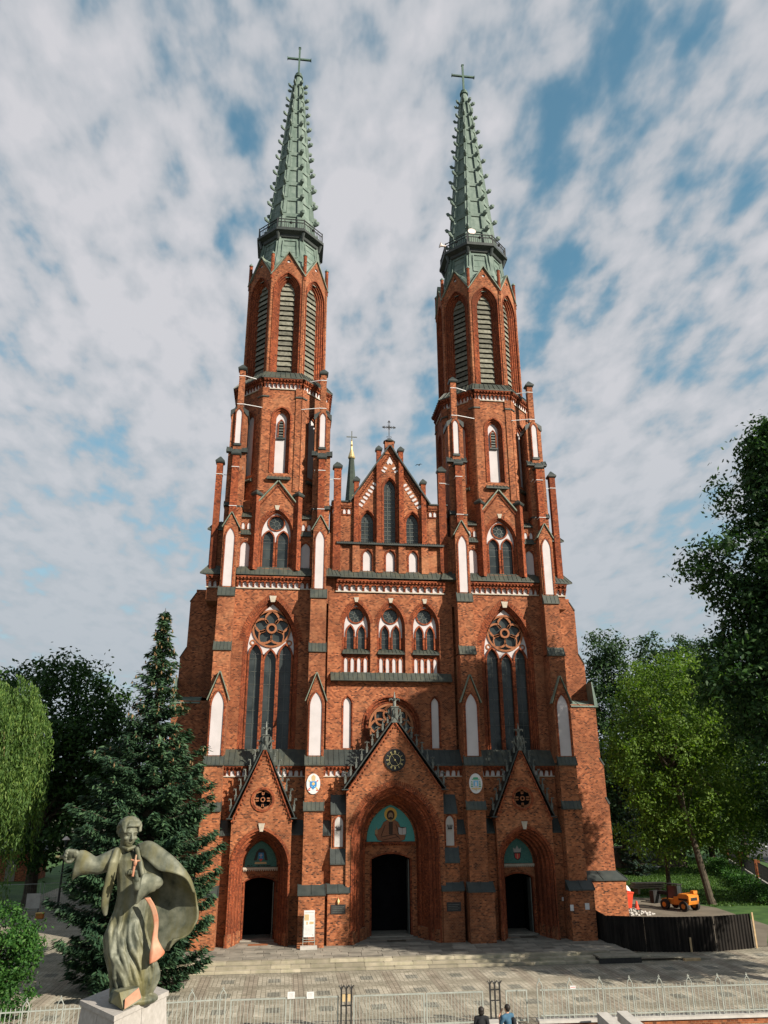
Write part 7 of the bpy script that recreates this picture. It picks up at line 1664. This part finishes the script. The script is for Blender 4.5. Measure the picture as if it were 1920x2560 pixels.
for (x, y, h, lab) in ((A[5][0]+0.1, A[5][1]-0.1, 1.85, 'pale timber post at the right end of the tin fence'), (A[3][0]+0.6, A[3][1]-0.1, 0.75, 'short pale timber stake against the middle of the tin fence'), (A[0][0]-0.05, A[0][1]-0.12, 0.8, 'short pale timber stake at the church end of the tin fence')):
    g = thing('timber_post', (x, y, PZ), lab, 'post', 'timber posts of the tin fence'); m = MB(); m.box(-0.045, 0.045, -0.03, 0.03, 0, h); part('post', m, 'wood_pale', g); m = MB(); m.box(-0.06, 0.06, -0.05, 0.05, -0.02, 0.03); part('shoe', m, 'wood_grey', g)
# orange telescopic loader
p = on_z(1705, 2275, PZ); L_ = thing('loader', (p[0], p[1], PZ), 'orange and black compact loader parked in the yard', 'loader', rz=R(-62)); L_.scale = (0.86, 0.86, 0.86)
m = MB(); m.prism([(-0.2, 0.55), (1.25, 0.55), (1.35, 0.80), (1.35, 1.25), (1.15, 1.38), (0.35, 1.38), (0.2, 1.15), (-0.2, 1.1)], -0.72, 0.72); part('engine_cover', m, 'orange_paint', L_)
m = MB(); m.box(1.352, 1.37, -0.45, 0.45, 0.86, 1.10); m.box(0.3, 1.2, -0.735, -0.722, 0.86, 1.02); m.box(0.3, 1.2, 0.722, 0.735, 0.86, 1.02); part('grille', m, 'rubber', L_)
m = MB(); m.box(-1.55, 0.1, -0.60, 0.60, 0.45, 0.85); m.prism([(0.9, 1.38), (1.3, 1.38), (1.3, 1.62), (0.98, 1.62)], 0.15, 0.70); part('chassis', m, 'orange_paint', L_)
m = MB()
for (x, y) in ((-0.95, -0.62), (0.18, -0.62), (-0.95, 0.0), (0.18, 0.0)): m.bar((x, y, 0.85), (x*0.85, y*0.95, 2.05), 0.07)
m.box(-0.95, 0.28, -0.68, 0.05, 2.05, 2.12); cabf = part('cab_frame', m, 'rubber', L_)
m = MB(); m.box(-0.90, 0.15, -0.60, -0.58, 0.95, 2.0); m.box(-0.92, -0.90, -0.58, -0.02, 0.95, 2.0); m.box(0.14, 0.16, -0.58, -0.02, 1.2, 2.0); part('glazing', m, 'glass', L_)
m = MB(); m.box(-2.6, 0.9, 0.22, 0.52, 1.05, 1.35); part('boom', m, 'rubber', L_)
m = MB(); m.box(-3.0, -2.55, -0.4, 0.55, 0.3, 1.35); m.box(-4.1, -3.0, -0.35, -0.23, 0.3, 0.36); m.box(-4.1, -3.0, 0.35, 0.47, 0.3, 0.36); part('fork', m, 'iron', L_)
for (x, s_) in ((-1.1, -1), (-1.1, 1), (0.85, -1), (0.85, 1)):
    m = MB(); yy = s_*0.78; m.tube([(x, yy-0.15, 0.42), (x, yy+0.15, 0.42)], 0.42, 20); w = part('wheel', m, 'rubber', L_); m = MB(); m.tube([(x, yy-0.17, 0.42), (x, yy+0.17, 0.42)], 0.20, 14); part('rim', m, 'orange_paint', w)
# stacked boards, bin, rubble and a white sack by the church
p = on_z(1620, 2235, PZ); g = thing('board_stack', (p[0], p[1], PZ), 'stack of grey boards behind the orange loader', 'boards')
for i in range(3): m = MB(); m.box(-1.5+0.1*i, 1.4+0.1*i, -0.5, 0.5, 0.5+0.16*i, 0.60+0.16*i); part('board', m, 'wood_grey', g)
m = MB(); m.box(-1.1, -0.9, -0.45, 0.45, 0, 0.5); m.box(0.9, 1.1, -0.45, 0.45, 0, 0.5); part('trestle', m, 'wood_grey', g)
p = on_z(1560, 2273, PZ); g = thing('waste_bin', (p[0], p[1], PZ), 'red wheeled waste bin at the corner of the church', 'bin')
m = MB(); m.taper((-0.45, 0.45, -0.45, 0.45), (-0.62, 0.62, -0.6, 0.6), 0.12, 1.15); part('body', m, 'red_paint', g); m = MB(); m.box(-0.66, 0.66, -0.64, 0.64, 1.15, 1.24); part('rim', m, 'red_paint', g)
m = MB(); 
for x in (-0.35, 0.35): m.tube([(x-0.05, -0.3, 0.1), (x+0.05, -0.3, 0.1)], 0.1, 10)
part('wheel', m, 'rubber', g)
p = on_z(1555, 2255, PZ); g = thing('white_sack', (p[0], p[1], PZ), 'large white rubble sack behind the red bin', 'sack'); m = MB(); blob(m, (0, 0, 0.6), (0.85, 0.7, 0.85), 14); bm_ = remeshed('bag', m, 0.08, 2); link('bag', bm_, 'bag_white', g); m = MB(); m.tube([(-0.4, 0, 1.3), (-0.2, 0, 1.6), (0.2, 0, 1.6), (0.4, 0, 1.3)], 0.04, 6); part('strap', m, 'bag_white', g)
p = on_z(1580, 2285, PZ); m = MB(); rr = random.Random(9)
for i in range(90): a, r_ = rr.uniform(0, 6.28), rr.random()**0.7*1.7; s_ = rr.uniform(0.05, 0.16); blob(m, (p[0]+math.cos(a)*r_, p[1]+math.sin(a)*r_*0.6, PZ+0.02+rr.random()*0.35*(1-r_/1.7)), (s_, s_*0.8, s_*0.7), 6)
tag(part('rubble', m, 'concrete', None, whole=True), 'heap of broken rubble beside the red bin', 'rubble', kind='stuff')
p = on_z(1594, 2284, PZ); g = thing('traffic_cone', (p[0], p[1], PZ), 'small orange and white cone on the rubble behind the tin fence', 'cone'); m = MB(); m.lathe([(0.18, 0.04), (0.05, 0.6)], (0, 0, 0.25), 10); part('body', m, 'red_paint', g); m = MB(); m.box(-0.24, 0.24, -0.24, 0.24, 0.24, 0.30); part('base', m, 'rubber', g)
# sticks on the lawn, dark railing by the street, lamp pole
for (x, y, l, a, lab) in ((1655, 2155, 3.2, 0.3, 'pale pipe lying on the lawn, the one nearest the trunk'), (1610, 2170, 4.0, -0.2, 'pale pipe lying on the lawn, the left one'), (1680, 2160, 3.6, 1.1, 'pale pipe lying on the lawn, the right one')):
    p = on_z(x, y, PZ); g = thing('pipe', (p[0], p[1], PZ+0.06), lab, 'pipe', 'pipes lying on the lawn', rz=a); m = MB(); m.tube([(-l/2, 0, 0), (l/2, 0, 0.05)], 0.07, 8); part('tube', m, 'bag_white', g); m = MB(); m.tube([(l/2-0.15, 0, 0.045), (l/2+0.02, 0, 0.05)], 0.10, 8); part('collar', m, 'lead', g)
a, b = on_z(1825, 2160, PZ), on_z(1960, 2250, PZ); d = (b-a); nf = 3
for i in range(nf):
    s0, s1 = a+d*(i/nf), a+d*((i+0.92)/nf); g = thing('street_railing', (s0[0], s0[1], PZ), ('dark street railing section farthest along the hedge', 'dark street railing section in the middle along the hedge', 'dark street railing section nearest the right edge')[i], 'railing', 'dark railings by the street'); L = math.hypot(s1[0]-s0[0], s1[1]-s0[1]); g.rotation_euler = (0, 0, math.atan2(s1[1]-s0[1], s1[0]-s0[0]))
    m = MB(); m.box(0, L, -0.15, 0.15, 0, 0.6); part('plinth', m, 'concrete', g); m = MB()
    for z in (0.75, 1.9): m.box(0, L, -0.02, 0.02, z, z+0.05)
    for k in range(int(L/0.16)): m.box(k*0.16, k*0.16+0.025, -0.012, 0.012, 0.6, 2.0)
    part('bars', m, 'iron', g, whole=True); m = MB(); m.box(-0.45, -0.05, -0.25, 0.25, 0, 2.2); part('pier', m, 'brick_low', g)
p = on_z(1867, 2130, PZ); g = thing('lamp_pole', (p[0], p[1], PZ), 'slim grey lamp pole at the edge of the road', 'pole'); m = MB(); m.tube([(0, 0, 0), (0, 0, 6.5)], [0.11, 0.07], 8); part('pole', m, 'concrete', g); m = MB(); m.tube([(0, 0, 6.5), (0.3, -0.2, 6.9), (1.2, -0.8, 7.0)], [0.06, 0.05, 0.05], 6); part('arm', m, 'concrete', g)
# bird in flight and one perched on a pinnacle
p = on_y(1047, 1163, -6.0); g = thing('bird', tuple(p), 'dark bird flying between the gable and the right tower', 'bird')
m = MB(); limb(m, [(-0.18, 0, 0), (0.0, 0, 0.02), (0.16, 0, 0.03)], [0.03, 0.07, 0.045], 10); blob(m, (0.22, 0, 0.05), (0.055, 0.045, 0.045), 8); limb(m, [(0.26, 0, 0.05), (0.32, 0, 0.04)], [0.015, 0.006], 6); limb(m, [(-0.18, 0, 0), (-0.34, 0, -0.02)], [(0.015, 0.05), (0.01, 0.08)], 6)
link('body', remeshed('body', m, 0.014, 1), 'feather', g); m = MB()
for s_ in (-1, 1):
    m.hexa([(-0.10, s_*0.04, 0.02), (0.10, s_*0.04, 0.02), (0.10, s_*0.20, 0.14), (-0.08, s_*0.22, 0.14), (-0.10, s_*0.04, 0.04), (0.10, s_*0.04, 0.04), (0.10, s_*0.20, 0.155), (-0.08, s_*0.22, 0.155)])
    m.hexa([(-0.08, s_*0.22, 0.14), (0.10, s_*0.20, 0.14), (0.02, s_*0.46, 0.02), (-0.08, s_*0.46, 0.01), (-0.08, s_*0.22, 0.155), (0.10, s_*0.20, 0.155), (0.02, s_*0.46, 0.03), (-0.08, s_*0.46, 0.02)])
part('wing', m, 'feather', g); g.rotation_euler = (0, 0, R(60)); g.scale = (0.5, 0.5, 0.5)
